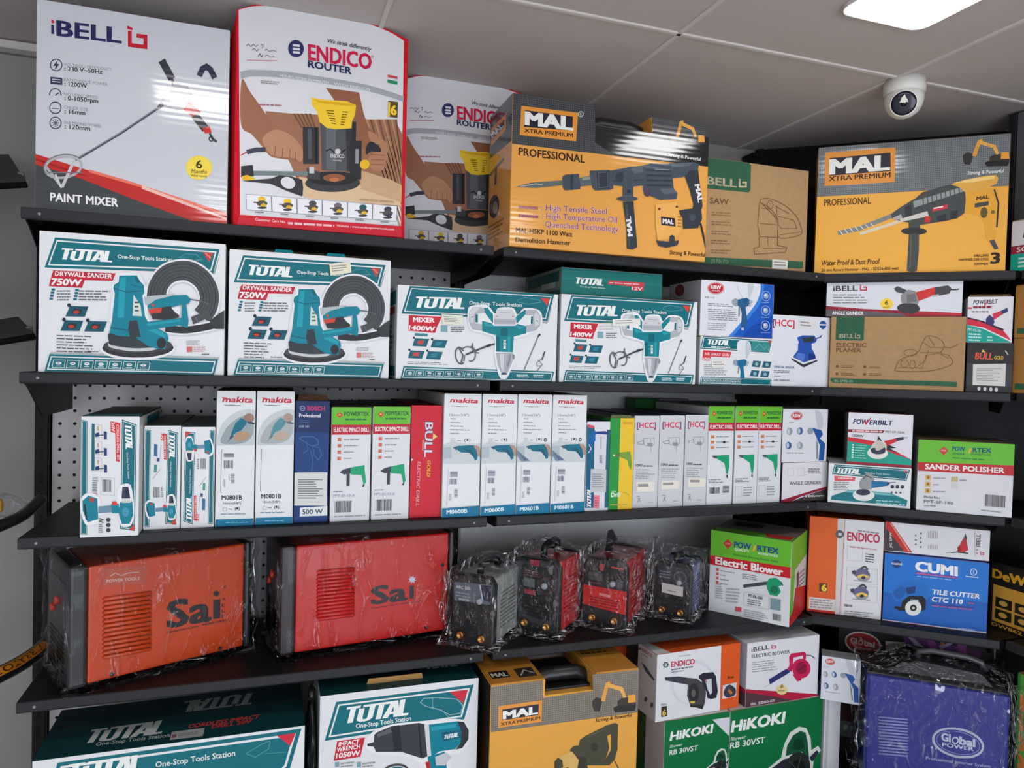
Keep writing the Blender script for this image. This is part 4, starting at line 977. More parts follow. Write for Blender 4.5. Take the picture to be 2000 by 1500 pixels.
    a.P(T2, 1272, 810, 1345, 812, 1345, 900, 1272, 895); a.L(T2, 6, 1200, 815, 1425, 815); a.P(T2, 1228, 900, 1262, 905, 1262, 1064, 1228, 1060); a.P(T3, 1345, 905, 1375, 902, 1372, 1066, 1345, 1066)
    a.P(G2, 1250, 615, 1390, 618, 1432, 690, 1430, 715, 1205, 710, 1205, 680); a.P(G1, 1203, 712, 1432, 718, 1430, 775, 1205, 772); a.L((150, 154, 160), 5, 1206, 742, 1430, 748); a.L((150, 154, 160), 5, 1265, 650, 1375, 655); a.L((206, 90, 90), 8, 1225, 690, 1245, 690); a.L((206, 90, 90), 8, 1390, 690, 1410, 692)
    a.T((230, 236, 234), 'TOTAL', 1300, 930, 1302, 1045, 26, b=.03, it=.1, perp=True)
    a.P(G1, 1222, 1075, 1400, 1078, 1415, 1110, 1392, 1180, 1340, 1300, 1280, 1295, 1240, 1200); a.P(G2, 1260, 1085, 1310, 1088, 1312, 1280, 1290, 1280, 1262, 1190); a.P(G3, 1360, 1090, 1385, 1090, 1370, 1180, 1330, 1270); a.E(G3, 1405, 1120, 14, 28)
    for x in (1255, 1320, 1350): a.L(G3, 4, x, 1085, 1270+(x-1255)*.5, 1270)
    a.E((30, 60, 84), 1306, 1300, 30, 16); a.P((240, 241, 243), 1276, 1308, 1338, 1308, 1325, 1338, 1285, 1338)
FR8 = [200, 345, 1875, 460, 1850, 1385, 170, 1350]
for z, q, lab, second in (('8', FR8, 'white and teal mixing paddle machine carton beside the drywall sander carton with the sticker', 0), ('A', [145, 355, 1260, 410, 1240, 1090, 135, 1085], 'white and teal mixing paddle machine carton with the flat green carton lying on it', 1)):
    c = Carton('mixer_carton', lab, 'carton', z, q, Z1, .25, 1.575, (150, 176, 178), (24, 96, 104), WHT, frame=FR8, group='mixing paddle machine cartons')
    art_mix14(c.front)
    l = c.side('left', [0, 0, 1, 0, 1, 1, 0, 1], (206, 210, 212)); l.R(TEAL, .05, .05, .95, .2); l.R(TEAL, .05, .86, .95, .97); l.R((170, 60, 70), .5, .22, .9, .3); l.K(GRY, .1, .4, .9, .75, 6)
    if second: c.sticker([828, 640, 1170, 636, 1172, 712, 832, 722], (230, 230, 226), 2)
    else: c.sticker([655, 662, 880, 680, 878, 780, 668, 770], (222, 226, 206), 4)
    c.done()
MIX2 = c
# flat green carton lying on the second mixer carton
yb = MIX2.ztop+.0003
c = Carton('wrench_set_carton', 'flat teal carton lying on top of the mixing paddle machine carton', 'carton', 'A', [155, 100, 975, 165, 970, 385, 145, 350], yb, .25, 1.60, (90, 110, 104), (212, 216, 214), (26, 112, 108), lid=(210, 214, 212), h=.066)
a = c.front; a.P((30, 124, 120), 165, 125, 965, 182, 960, 260, 158, 210)
a.T((236, 240, 238), 'TOTAL', 265, 248, 525, 266, 58, b=.048, it=.2); a.T((210, 224, 220), 'One-Stop Tools Station', 312, 280, 522, 292, 13)
a.P((204, 70, 80), 555, 218, 838, 234, 830, 305, 735, 300, 738, 268, 545, 250); a.K((238, 190, 194), 560, 226, 820, 246, 1, .06); a.T((240, 214, 216), '12V', 740, 296, 820, 300, 24, b=.03)
l = c.side('left', [-5, 200, 145, 98, 145, 345, -5, 400], (120, 132, 124)); l.P((26, 80, 72), 5, 225, 135, 130, 135, 225, 5, 300); l.P((190, 196, 192), 60, 260, 120, 230, 120, 280, 60, 310); l.P((26, 84, 76), 5, 350, 140, 300, 140, 340, 5, 392)
c.done()

def spraygun(a, x, y, s, blue=(40, 90, 160), cup=True):
    P = lambda *q: [(x+s*q[i], y+s*q[i+1]) for i in range(0, len(q), 2)]
    if cup: a.S((222, 226, 232), P(.25, -.95, .75, -.95, .85, -.5, .6, -.05, .45, -.05, .2, -.5)); a.S((196, 204, 214), P(.6, -.9, .75, -.9, .82, -.5, .62, -.1))
    a.P((150, 160, 172), P(0, .0, .12, -.08, .25, .0, .25, .18, .12, .22, 0, .14)); a.P(blue, P(.2, -.02, .55, -.1, .7, .02, .62, .2, .5, .25, .56, .8, .42, 1.0, .32, .98, .36, .5, .3, .25, .2, .2))
    a.P((130, 140, 150), P(.24, .25, .30, .25, .27, .6, .22, .58)); a.E((170, 178, 186), x+s*.7, y+s*.06, s*.07); a.E((170, 178, 186), x+s*.66, y+s*.18, s*.05); a.P((180, 186, 192), P(.32, 1.0, .42, 1.0, .42, 1.1, .33, 1.1))
def oval_logo(a, cx, cy, rx, ry, c=(186, 36, 52)):
    a.E(c, cx, cy, rx, ry); a.C((232, 200, 204), ry*.08, cx, cy, rx*.9, ry*.88); a.T((240, 232, 232), 'RBW', cx-rx*.62, cy+ry*.12, cx+rx*.62, cy+ry*.14, ry*.62, b=.035); a.T((240, 220, 222), 'POWER', cx-rx*.45, cy+ry*.55, cx+rx*.45, cy+ry*.56, ry*.26, b=.02)
# air spray gun, white and teal, with the blue and white spray gun carton on top
c0 = c = Carton('spray_gun_carton', 'white and teal spray gun carton under the blue and white spray gun carton', 'carton', 'A', [1285, 697, 1870, 708, 1860, 1095, 1270, 1090], Z1, .16, 1.575, (200, 206, 208), (30, 110, 118), WHT)
a = c.front
frame_band(a, [(1305, 700), (1862, 722), (1840, 822), (1282, 800)], 5, 8); a.T((236, 240, 238), 'TOTAL', 1332, 765, 1525, 772, 42, b=.048, it=.2); a.K((216, 226, 226), 1365, 775, 1520, 790, 1, .03, .6, 1)
a.P((206, 56, 70), 1305, 812, 1532, 822, 1520, 866, 1365, 862, 1355, 900, 1296, 895); a.T((240, 214, 216), 'AIR SPRAY GUN', 1315, 852, 1515, 858, 22, b=.02); a.T((240, 220, 222), '600', 1300, 895, 1355, 898, 26, b=.03)
a.P((60, 140, 140), 1700, 730, 1850, 738, 1830, 815, 1690, 806); a.L((120, 176, 176), 4, 1720, 790, 1760, 750, 1800, 795, 1820, 770); a.P((206, 70, 60), 1830, 724, 1860, 726, 1850, 750)
spraygun(a, 1545, 895, 170, (30, 110, 150))
for x, y in ((1710, 888), (1795, 892), (1695, 965), (1780, 970)): a.P((40, 100, 120), x, y, x+66, y+4, x+52, y+54, x-14, y+50); a.E((150, 180, 186), x+28, y+28, 14)
a.K((170, 174, 180), 1310, 920, 1500, 1015, 6); frame_band(a, [(1285, 1025), (1860, 1035), (1855, 1092), (1275, 1086)], 4, 6); icon_row(a, 1300, 1040, 11, 28, 22, 34, .02, 3); a.P(TEAL, 1640, 1040, 1850, 1044, 1846, 1076, 1640, 1074)
c.sticker([1370, 892, 1478, 890, 1480, 945, 1372, 950], n=2); c.done()
c = Carton('spray_gun_carton', 'white carton with a blue swoosh and a spray gun, stacked on another carton', 'carton', 'A', [1290, 232, 1890, 275, 1865, 697, 1275, 682], c0.ztop+.0003, .15, 1.575, (176, 174, 178), (190, 190, 196), (222, 224, 232))
a = c.front
bl = (30, 92, 190)
a.P(bl, spline([(1778, 268), (1775, 330), (1740, 420), (1655, 530), (1510, 690)], False)+[(1860, 695), (1888, 275)]); a.P((60, 130, 214), spline([(1778, 268), (1775, 330), (1740, 420), (1655, 530), (1510, 690)], False)+spline([(1545, 690), (1690, 530), (1775, 420), (1800, 330), (1810, 270)], False)); a.P((20, 74, 170), 1700, 600, 1870, 520, 1862, 694, 1620, 690)
oval_logo(a, 1412, 305, 70, 48); a.T((110, 112, 122), 'RB-112', 1325, 384, 1400, 388, 14); a.K((130, 130, 140), 1345, 420, 1560, 450, 2, .04); a.K((150, 150, 158), 1345, 465, 1590, 560, 6, .04); a.K((150, 150, 158), 1340, 575, 1500, 640, 4, .03, .3, .8)
spraygun(a, 1545, 400, 215, (40, 92, 140))
for x, y in ((1818, 365), (1812, 480), (1808, 598)): a.C((170, 196, 236), 4, x, y, 34, 38); a.E((150, 170, 200), x, y, 20, 24); a.E((230, 236, 244), x-4, y-6, 9); a.K((150, 180, 230), x-38, y+48, x+38, y+58, 1)
l = c.side('left', [1040, 270, 1290, 232, 1275, 680, 1040, 600], (176, 174, 178)); l.E((120, 50, 60), 1110, 310, 34, 42); l.K((140, 138, 142), 1080, 380, 1240, 520, 5)
c.done()
# orbital sander carton
c = Carton('orbital_sander_carton', 'white carton with a small blue orbital sander picture beside the brown planer carton', 'carton', 'B', [115, 372, 538, 375, 538, 898, 95, 900], Z1, .15, 1.578, (190, 192, 196), (186, 188, 196), (222, 226, 234))
a = c.front
a.T((200, 50, 66), '[HCC]', 112, 452, 270, 454, 46, b=.025); a.L(NAVY, 6, 128, 410, 118, 410, 116, 460, 126, 460)
a.E((40, 84, 160), 482, 430, 26, 30); a.P((40, 84, 160), 455, 430, 510, 430, 482, 466); a.R((220, 226, 240), 460, 424, 506, 434)
BL, BL2, BL3 = (44, 86, 176), (26, 56, 126), (84, 124, 206)
a.P((46, 52, 66), 250, 682, 340, 728, 446, 690, 448, 700, 342, 750, 252, 695); a.P(BL, 285, 640, 300, 620, 410, 615, 432, 660, 435, 680, 345, 712, 262, 675); a.P(BL3, 300, 640, 350, 650, 345, 705, 280, 675)
a.P(BL, 300, 570, 400, 565, 405, 620, 298, 625); a.P(BL, 290, 530, 330, 512, 420, 510, 440, 540, 430, 560, 390, 575, 310, 580); a.P((48, 60, 74), 325, 530, 420, 518, 415, 555, 345, 565); a.L(BL2, 8, 435, 530, 465, 520, 475, 505); a.P(BL2, 380, 640, 430, 650, 432, 680, 380, 698)
a.T((60, 86, 150), 'ORBITAL SANDER', 122, 760, 275, 762, 18, b=.02); a.K(GRY, 120, 775, 240, 800, 2); a.K(GRY, 120, 815, 180, 830, 1); a.T((70, 72, 90), 'HPS SANDER', 122, 860, 240, 860, 14, b=.012)
c.sticker([298, 398, 432, 405, 430, 470, 298, 465], n=2, col=(222, 222, 224)); c.done()
# corner shelf, second row
DL = ('d', .012)
c0 = c = Carton('planer_carton', 'plain brown carton with a line drawn planer under the flat white grinder carton', 'carton', 'B', [541, 382, 1560, 374, 1557, 915, 545, 900], Z1, .16, DL, KRAFT, KRAFT, (172, 138, 98), kind='board')
a = c.front
a.P(KGRN, 580, 382, 795, 380, 795, 545, 785, 556, 590, 554, 580, 545); a.T((170, 166, 138), 'iBELL', 605, 538, 715, 538, 28, b=.02); blogo(a, (170, 166, 138), 726, 502, 768, 540)
a.T(KINK, 'ELECTRIC', 590, 605, 815, 604, 30, b=.03); a.T(KINK, 'PLANER', 590, 640, 778, 640, 28, b=.03)
for x, y in ((590, 740), (800, 740), (590, 795), (800, 795)): a.E(KINK, x+12, y+6, 12, 10); a.K(KINK, x+45, y-4, x+150, y+18, 2)
q = (124, 96, 62)
a.L(q, 4, 1045, 750, 1080, 690, 1200, 640, 1240, 560, 1280, 515, 1370, 540, 1400, 590, 1380, 640, 1440, 660, 1460, 720, 1300, 770, 1060, 775, closed=True, smooth=True); a.L(q, 3, 1240, 560, 1300, 600, 1390, 600); a.L(q, 3, 1220, 640, 1380, 635); a.L(q, 3, 1240, 750, 1270, 660, 1360, 640, 1440, 680); a.C(q, 3, 1150, 640, 50, 24); a.C(q, 3, 1110, 720, 30, 26); a.C(q, 3, 1170, 725, 20, 30)
a.L(q, 4, 1400, 595, 1450, 600, 1500, 575, smooth=True); a.L(q, 3, 1285, 620, 1260, 700, 1190, 750); a.L(q, 3, 1280, 520, 1330, 590); a.L(q, 3, 1060, 750, 1250, 750)
a.P(KGRN, 556, 832, 1505, 846, 1505, 880, 575, 866, 556, 850); a.T((150, 158, 130), 'IBL EP82-20', 585, 860, 725, 862, 18)
c.done()
c = Carton('grinder_carton', 'flat white carton with a red angle grinder picture on top of the brown planer carton', 'carton', 'B', [520, 97, 1545, 80, 1535, 373, 510, 372], c0.ztop+.0003, .14, ('d', .013), (40, 44, 66), (190, 192, 198), (218, 220, 228), lid=(200, 202, 206), h=Z0-.0205-c0.ztop)
a = c.front
a.P((150, 36, 56), 515, 288, 800, 312, 1536, 345, 1536, 372, 512, 372); a.P((98, 92, 96), 512, 318, 800, 328, 1090, 352, 1120, 372, 512, 372); a.P((204, 50, 60), 1040, 330, 1536, 352, 1536, 362, 1100, 345)
a.T((66, 60, 72), 'iBELL', 568, 170, 748, 168, 40, b=.025); blogo(a, (190, 36, 74), 765, 118, 822, 168)
a.K((130, 126, 134), 565, 190, 835, 275, 4, 0, .35, .75); a.T((238, 236, 236), 'ANGLE GRINDER', 560, 358, 792, 360, 26, b=.025)
a.E((244, 208, 70), 968, 272, 48, 44); a.T((90, 70, 20), '6', 955, 278, 978, 278, 30, b=.03); a.K((120, 96, 30), 940, 286, 1000, 304, 2)
a.P((74, 76, 84), 1022, 150, 1050, 132, 1120, 165, 1110, 195, 1040, 178); a.P((140, 140, 142), 1075, 200, 1130, 160, 1180, 170, 1215, 230, 1200, 280, 1090, 285, 1075, 250); a.P((110, 112, 116), 1120, 200, 1180, 190, 1195, 250, 1120, 265); a.S((60, 62, 62), 1045, 300, 1090, 270, 1190, 275, 1215, 320, 1170, 350, 1080, 340)
a.P((206, 56, 50), 1185, 180, 1330, 140, 1345, 195, 1210, 250); a.P((74, 72, 76), 1330, 140, 1430, 125, 1455, 150, 1440, 190, 1330, 215); a.L((60, 60, 64), 9, 1450, 160, 1490, 160, 1512, 154); a.P((180, 180, 180), 1300, 205, 1360, 195, 1360, 208, 1305, 218)
c.done()
c1 = c = Carton('tool_carton', 'small black carton with fiery red lettering and a large white label', 'carton', 'B', [1568, 578, 1918, 572, 1913, 905, 1567, 915], Z1, .14, DL, (30, 28, 30), (36, 32, 34), (40, 38, 40), lid=(70, 40, 40))
a = c.front
a.P((58, 56, 60), 1570, 720, 1915, 712, 1914, 860, 1570, 868); a.T((216, 90, 60), 'BULL', 1632, 690, 1765, 688, 44, b=.035, it=.15); a.T((226, 190, 60), 'GOLD', 1778, 686, 1845, 684, 22, b=.03); a.P((230, 200, 90), 1680, 640, 1690, 620, 1712, 642); a.L((210, 210, 210), 7, 1858, 625, 1882, 655)
for x in (1670, 1715, 1760, 1800): a.E((200, 200, 204), x, 888, 12, 14)
c.sticker([1618, 726, 1866, 712, 1864, 862, 1620, 866], (206, 206, 200), 8, 'white_label'); c.done()
c = Carton('small_grinder_carton', 'small white, red and teal grinder carton on top of the black fiery lettered carton', 'carton', 'B', [1574, 235, 1920, 220, 1915, 555, 1571, 568], c1.ztop+.0003, .13, DL, (190, 190, 194), (96, 78, 60), (222, 222, 230), lid=(96, 78, 60))
a = c.front
a.P((20, 160, 146), 1567, 440, 1700, 465, 1912, 552, 1567, 566); a.P((206, 44, 66), 1567, 388, 1680, 410, 1850, 470, 1912, 540, 1760, 480, 1700, 455, 1567, 440); a.P((40, 38, 60), 1567, 384, 1690, 406, 1855, 460, 1840, 472, 1680, 414, 1567, 394)
a.T((46, 44, 66), 'POWERBILT', 1615, 290, 1800, 276, 30, b=.025, it=.2); a.L((196, 40, 70), 8, 1700, 300, 1725, 255); a.R((196, 40, 70), 1572, 312, 1605, 324); a.K((150, 40, 60), 1615, 300, 1775, 322, 1, -.05, .8); a.K((80, 80, 92), 1605, 335, 1745, 352, 1, -.04)
a.P((206, 50, 80), 1760, 355, 1830, 325, 1845, 350, 1775, 395); a.P((50, 54, 110), 1825, 328, 1872, 305, 1880, 330, 1840, 352); a.P((56, 56, 110), 1715, 390, 1740, 360, 1770, 380, 1780, 410, 1770, 440, 1715, 425)
a.T((200, 232, 228), 'PBT-AG-100', 1580, 480, 1680, 490, 18); a.K((190, 228, 222), 1590, 495, 1700, 560, 3); a.K((190, 228, 222), 1730, 510, 1770, 555, 2)
c.flap(.002, c.w-.002, .006, (110, 90, 64), .5, 'inner_flap'); c.done()
# ------------------------------------------------------------------ third row: boxes standing on end
def drillpic(a, x, y, s, c=TEALB, d=(36, 44, 70), flip=1):      # cordless drill lying on its side, battery away from the chuck
    P = lambda *q: [(x+s*q[i], y+flip*s*q[i+1]) for i in range(0, len(q), 2)]
    W_ = (232, 234, 236)
    a.S(W_, P(-.03, .28, .12, .16, .34, .24, .40, .40, .66, .40, .72, .10, .80, .0, .98, .0, 1.04, .28, 1.06, .60, .98, .84, .78, .84, .70, .58, .36, .62, .34, .76, .08, .82, -.04, .54))
    a.P(c, P(.0, .32, .12, .22, .30, .28, .32, .70, .10, .76, .0, .52)); a.P((190, 60, 60), P(.14, .26, .24, .28, .22, .36, .15, .34)); a.P(d, P(.02, .40, .06, .38, .10, .72, .06, .70))
    a.P((110, 140, 160), P(.32, .44, .64, .42, .64, .56, .32, .58)); a.P(c, P(.58, .40, .74, .38, .76, .58, .60, .58)); a.P((210, 70, 56), P(.60, .34, .70, .34, .72, .42, .60, .42))
    a.P(c, P(.76, .36, 1.02, .34, 1.04, .62, .96, .80, .80, .80, .74, .60)); a.E((70, 150, 180), x+s*.88, y+flip*s*.56, s*.07, s*.1)
    a.P((206, 208, 204), P(.80, .28, .98, .28, .98, .37, .80, .37)); a.P(d, P(.82, .04, .94, .04, .98, .28, .80, .28)); a.P((60, 64, 84), P(.84, .06, .88, .06, .88, .26, .84, .26))
def art_drill1(a):      # units of zoom C, frame of the tall box
    frame_band(a, [(500, 335), (548, 345), (540, 1260), (488, 1255)], 3, 5)
    frame_band(a, [(828, 328), (948, 370), (928, 1235), (806, 1215)], 5, 8)
    a.T((236, 240, 238), 'TOTAL', 850, 362, 858, 585, 56, b=.048, it=.2, perp=True); a.T((214, 224, 222), 'One-Stop Tools Station', 862, 598, 874, 810, 14, b=.01, perp=True); a.P((206, 70, 60), 922, 1180, 928, 1232, 880, 1220)
    a.P((206, 50, 56), 735, 345, 772, 350, 815, 362, 808, 675, 775, 668, 772, 440, 735, 432); a.T((240, 210, 206), 'CORDLESS DRILL SET', 782, 372, 786, 660, 20, b=.02, perp=True); a.T((244, 226, 222), '20V', 742, 352, 744, 430, 24, b=.03, perp=True)
    a.P((16, 100, 110), 582, 365, 604, 368, 602, 745, 576, 745)
    for k in range(3):
        y = 395+k*135; a.L((150, 152, 158), 2, 606, y-25, 662, y-20, 662, y+85, 606, y+80, closed=True); a.P((26, 60, 110), 608, y+50, 640, y+40, 640, y+75, 608, y+78); a.L((20, 90, 110), 8, 635, y+65, 690, y+60); a.P((40, 60, 110), 678, y+30, 704, y+36, 704, y+95, 680, y+95); a.E((200, 170, 120), 632, y+10, 8, 20)
    a.bars((100, 100, 106), 665, 815, 740, 915, 12, .04); a.L((160, 160, 166), 2, 655, 800, 765, 806, 762, 945, 650, 938, closed=True); a.K((120, 120, 126), 585, 790, 632, 915, 9); a.K((190, 100, 100), 590, 920, 630, 940, 2)
    drillpic(a, 506, 858, 395)
    for k in range(3): a.E((60, 60, 66), 713, 1140+k*42, 18, 16)
    a.L((50, 50, 56), 8, 640, 1130, 675, 1140, 640, 1150, 675, 1162); a.K((90, 90, 96), 635, 1170, 672, 1245, 5)
FRC = [495, 305, 975, 300, 955, 1270, 480, 1285]
c = Carton('drill_box', 'tall white and teal drill set box standing nearest the open end of its shelf', 'box', 'C', FRC, Z2, .30, 1.540, (214, 216, 216), (70, 60, 54), WHT, frame=FRC, lid=(60, 50, 44), group='upright white and teal drill boxes')
art_drill1(c.front); r = c.side('right', [0, 0, 1, 0, 1, 1, 0, 1]); r.R(TEAL, .3, .03, .9, .97)
t_ = c.side('top', [0, 0, 1, 0, 1, 1, 0, 1]); t_.P((24, 100, 110), 0, .80, 1, .80, 1, .99, 0, .99); c.done()
def art_drill2(a, up=True):     # units of zoom C, frame of the second box; up: lettering reads downwards
    F = [(1015, 380), (1315, 378), (1290, 1200), (990, 1208)]
    if not up:
        old = a.m3
        a.m3 = lambda pts: old([(2305-x, 1588-y) for x, y in pts])
    frame_band(a, [(1022, 412), (1068, 416), (1042, 1185), (998, 1180)], 3, 5)
    frame_band(a, [(1205, 412), (1290, 438), (1262, 1170), (1172, 1162)], 4, 7)
    a.T((236, 240, 238), 'TOTAL', 1216, 440, 1212, 650, 46, b=.048, it=.2, perp=True); a.T((206, 220, 218), 'One-Stop Tools Station', 1222, 665, 1216, 865, 11, perp=True); a.P((206, 70, 60), 1262, 1118, 1258, 1168, 1212, 1162)
    a.P((206, 56, 64), 1150, 436, 1170, 440, 1196, 446, 1190, 650, 1168, 648, 1168, 498, 1146, 494); a.T((240, 210, 206), 'CORDLESS DRILL', 1172, 460, 1168, 640, 16, b=.02, perp=True); a.T((244, 226, 222), '12V', 1152, 440, 1148, 492, 14, b=.03, perp=True)
    a.P((60, 110, 150), 1092, 525, 1120, 530, 1116, 625, 1088, 620); a.T((60, 80, 120), '1', 1112, 640, 1110, 660, 22, b=.02, perp=True); a.P((70, 150, 140), 1090, 690, 1112, 690, 1108, 750, 1086, 750); a.L((120, 110, 150), 3, 1140, 725, 1078, 800); a.L((110, 110, 116), 3, 1150, 530, 1140, 640)
    a.bars((100, 100, 106), 1080, 865, 1132, 950, 10, .02); a.K((130, 130, 136), 1142, 860, 1162, 950, 6)
    drillpic(a, 1020, 930, 232)
FRC2 = [1015, 380, 1315, 378, 1290, 1200, 990, 1208]
c = Carton('drill_box', 'slim white and teal drill box with upright lettering, beside the tallest drill set box', 'box', 'C', FRC2, Z2, .30, 1.585, (200, 202, 204), (60, 66, 66), WHT, frame=FRC2, lid=(60, 56, 50), group='upright white and teal drill boxes')
art_drill2(c.front); c.done()
c = Carton('drill_box', 'slim white and teal drill box standing upside down beside the first bright white box', 'box', 'C', [1320, 388, 1590, 390, 1570, 1190, 1297, 1198], Z2, .30, 1.585, (200, 202, 204), (60, 66, 66), WHT, frame=FRC2, lid=(60, 56, 50), group='upright white and teal drill boxes')
art_drill2(c.front, False); c.done()

BLU = (18, 116, 156)
def art_mak_a(a, fade):     # units of zoom D, first tall white box
    a.T((196, 44, 66), 'makita', 152, 186, 392, 190, 44, b=.03, it=.2); a.L((196, 44, 66), 7, 150, 150, 190, 154); a.L((90, 90, 96), 4, 165, 208, 300, 212); a.K((110, 110, 116), 205, 202, 245, 216, 1)
    cl = lambda c: tuple(v+(200-v)*fade for v in c)
    a.P((196, 204, 208), spline([(105, 530), (118, 420), (170, 330), (260, 265), (360, 240), (418, 250)], False, 5)+[(412, 400), (408, 528)])
    a.S(cl((150, 162, 166)), 130, 500, 180, 390, 260, 320, 330, 290, 380, 300, 400, 420, 340, 500, 220, 520)
    a.P(cl((20, 110, 130)), 215, 440, 235, 390, 255, 350, 300, 310, 345, 325, 340, 360, 300, 410, 260, 425, 225, 455); a.P(cl((40, 70, 90)), 330, 330, 360, 325, 420, 355, 405, 362, 360, 355)
    a.S(cl((150, 120, 104)), 320, 310, 350, 275, 395, 285, 400, 330, 350, 340); a.S(cl((176, 146, 118)), 240, 460, 290, 420, 350, 425, 370, 455, 320, 490, 260, 490); a.P(cl((40, 80, 100)), 200, 470, 225, 440, 240, 455, 215, 480); a.L(cl((90, 90, 90)), 5, 190, 500, 225, 455)
    a.P((226, 230, 234), 95, 530, 412, 530, 412, 560, 95, 560)
    a.L((90, 90, 96), 4, 146, 562, 138, 572, 124, 905, 132, 912)
    a.T((46, 48, 64), 'M0801B', 132, 970, 298, 970, 36, b=.025); a.T((90, 90, 100), '16mm(5/8")', 142, 1008, 288, 1010, 20)
    a.L((140, 140, 146), 3, 142, 1034, 172, 1034, 172, 1062, 140, 1062, closed=True); a.L((80, 80, 86), 5, 185, 1046, 215, 1050); a.L((60, 60, 66), 5, 246, 1034, 240, 1046, 246, 1060); a.L((60, 60, 66), 5, 272, 1032, 278, 1046, 272, 1060); a.E((60, 60, 66), 258, 1042, 8, 10)
    a.K((120, 150, 170), 120, 1080, 325, 1096, 1, 0, .5, 1)
    a.P(BLU, 80, 1132, 394, 1126, 392, 1185, 70, 1197); a.K((120, 190, 210), 160, 1150, 360, 1166, 1)
FRM = [110, 95, 422, 98, 392, 1185, 70, 1195]
for q, f, lab in ((FRM, 0, 'tall white box with barcode, first of the bright white tool boxes from the pegboard end'), ([432, 98, 735, 100, 712, 1175, 398, 1185], .35, 'tall white box with a blank lower half, standing beside the dark blue box')):
    c = Carton('tool_box_carton', lab, 'box', 'D', q, Z2, .30, 1.585, (204, 206, 206), (196, 194, 190), (226, 229, 232), frame=FRM, group='tall white tool boxes')
    a = c.front; art_mak_a(a, f)
    if f == 0:
        a.bars((120, 118, 136), 156, 592, 240, 625, 14, flat=True); a.bars((96, 94, 116), 155, 650, 232, 712, 10); a.K((110, 110, 126), 192, 762, 200, 810, 4); a.bars((110, 110, 124), 210, 760, 240, 840, 8, flat=True); a.K((120, 120, 130), 150, 800, 166, 866, 7)
    c.done()
c = Carton('drill_box', 'dark blue drill box with a white label and a bold wattage patch', 'box', 'D', [745, 180, 1015, 175, 1005, 1160, 715, 1175], Z2, .28, 1.588, (22, 50, 104), (40, 34, 34), (24, 60, 120), lid=(40, 32, 30))
a = c.front
a.P((18, 44, 92), 745, 180, 1015, 175, 1012, 420, 740, 420); a.T((196, 44, 110), 'BOSCH', 836, 252, 972, 250, 32, b=.035); a.C((150, 150, 190), 6, 798, 238, 18); a.L((150, 150, 190), 5, 788, 238, 808, 238)
a.T((224, 226, 232), 'Professional', 772, 306, 938, 304, 28, b=.025); a.K((60, 90, 140), 775, 325, 870, 350, 2); a.T((170, 190, 220), 'GSB 501', 770, 384, 848, 383, 16, b=.01)
q = (70, 116, 170)
a.L(q, 5, 770, 470, 800, 455, 880, 455, 920, 480, 920, 520, 860, 525, 800, 490, closed=True); a.L(q, 4, 880, 530, 930, 540, 950, 600, 920, 640, 890, 600, closed=True); a.L(q, 4, 860, 560, 880, 640, 868, 735); a.L(q, 4, 830, 500, 840, 560, 800, 590)
c.sticker([730, 745, 998, 738, 996, 1020, 724, 1022], (208, 210, 206), 9, 'white_label', (110, 112, 120))
c.sticker([772, 1040, 1000, 1022, 1000, 1105, 770, 1115], (222, 228, 228), 0, 'wattage_patch', words=((50, 70, 100), '500 W', 792, 1096, 962, 1088, 40, .02))
c.flap(.003, c.w-.003, .012, (74, 52, 40), .2); c.done()
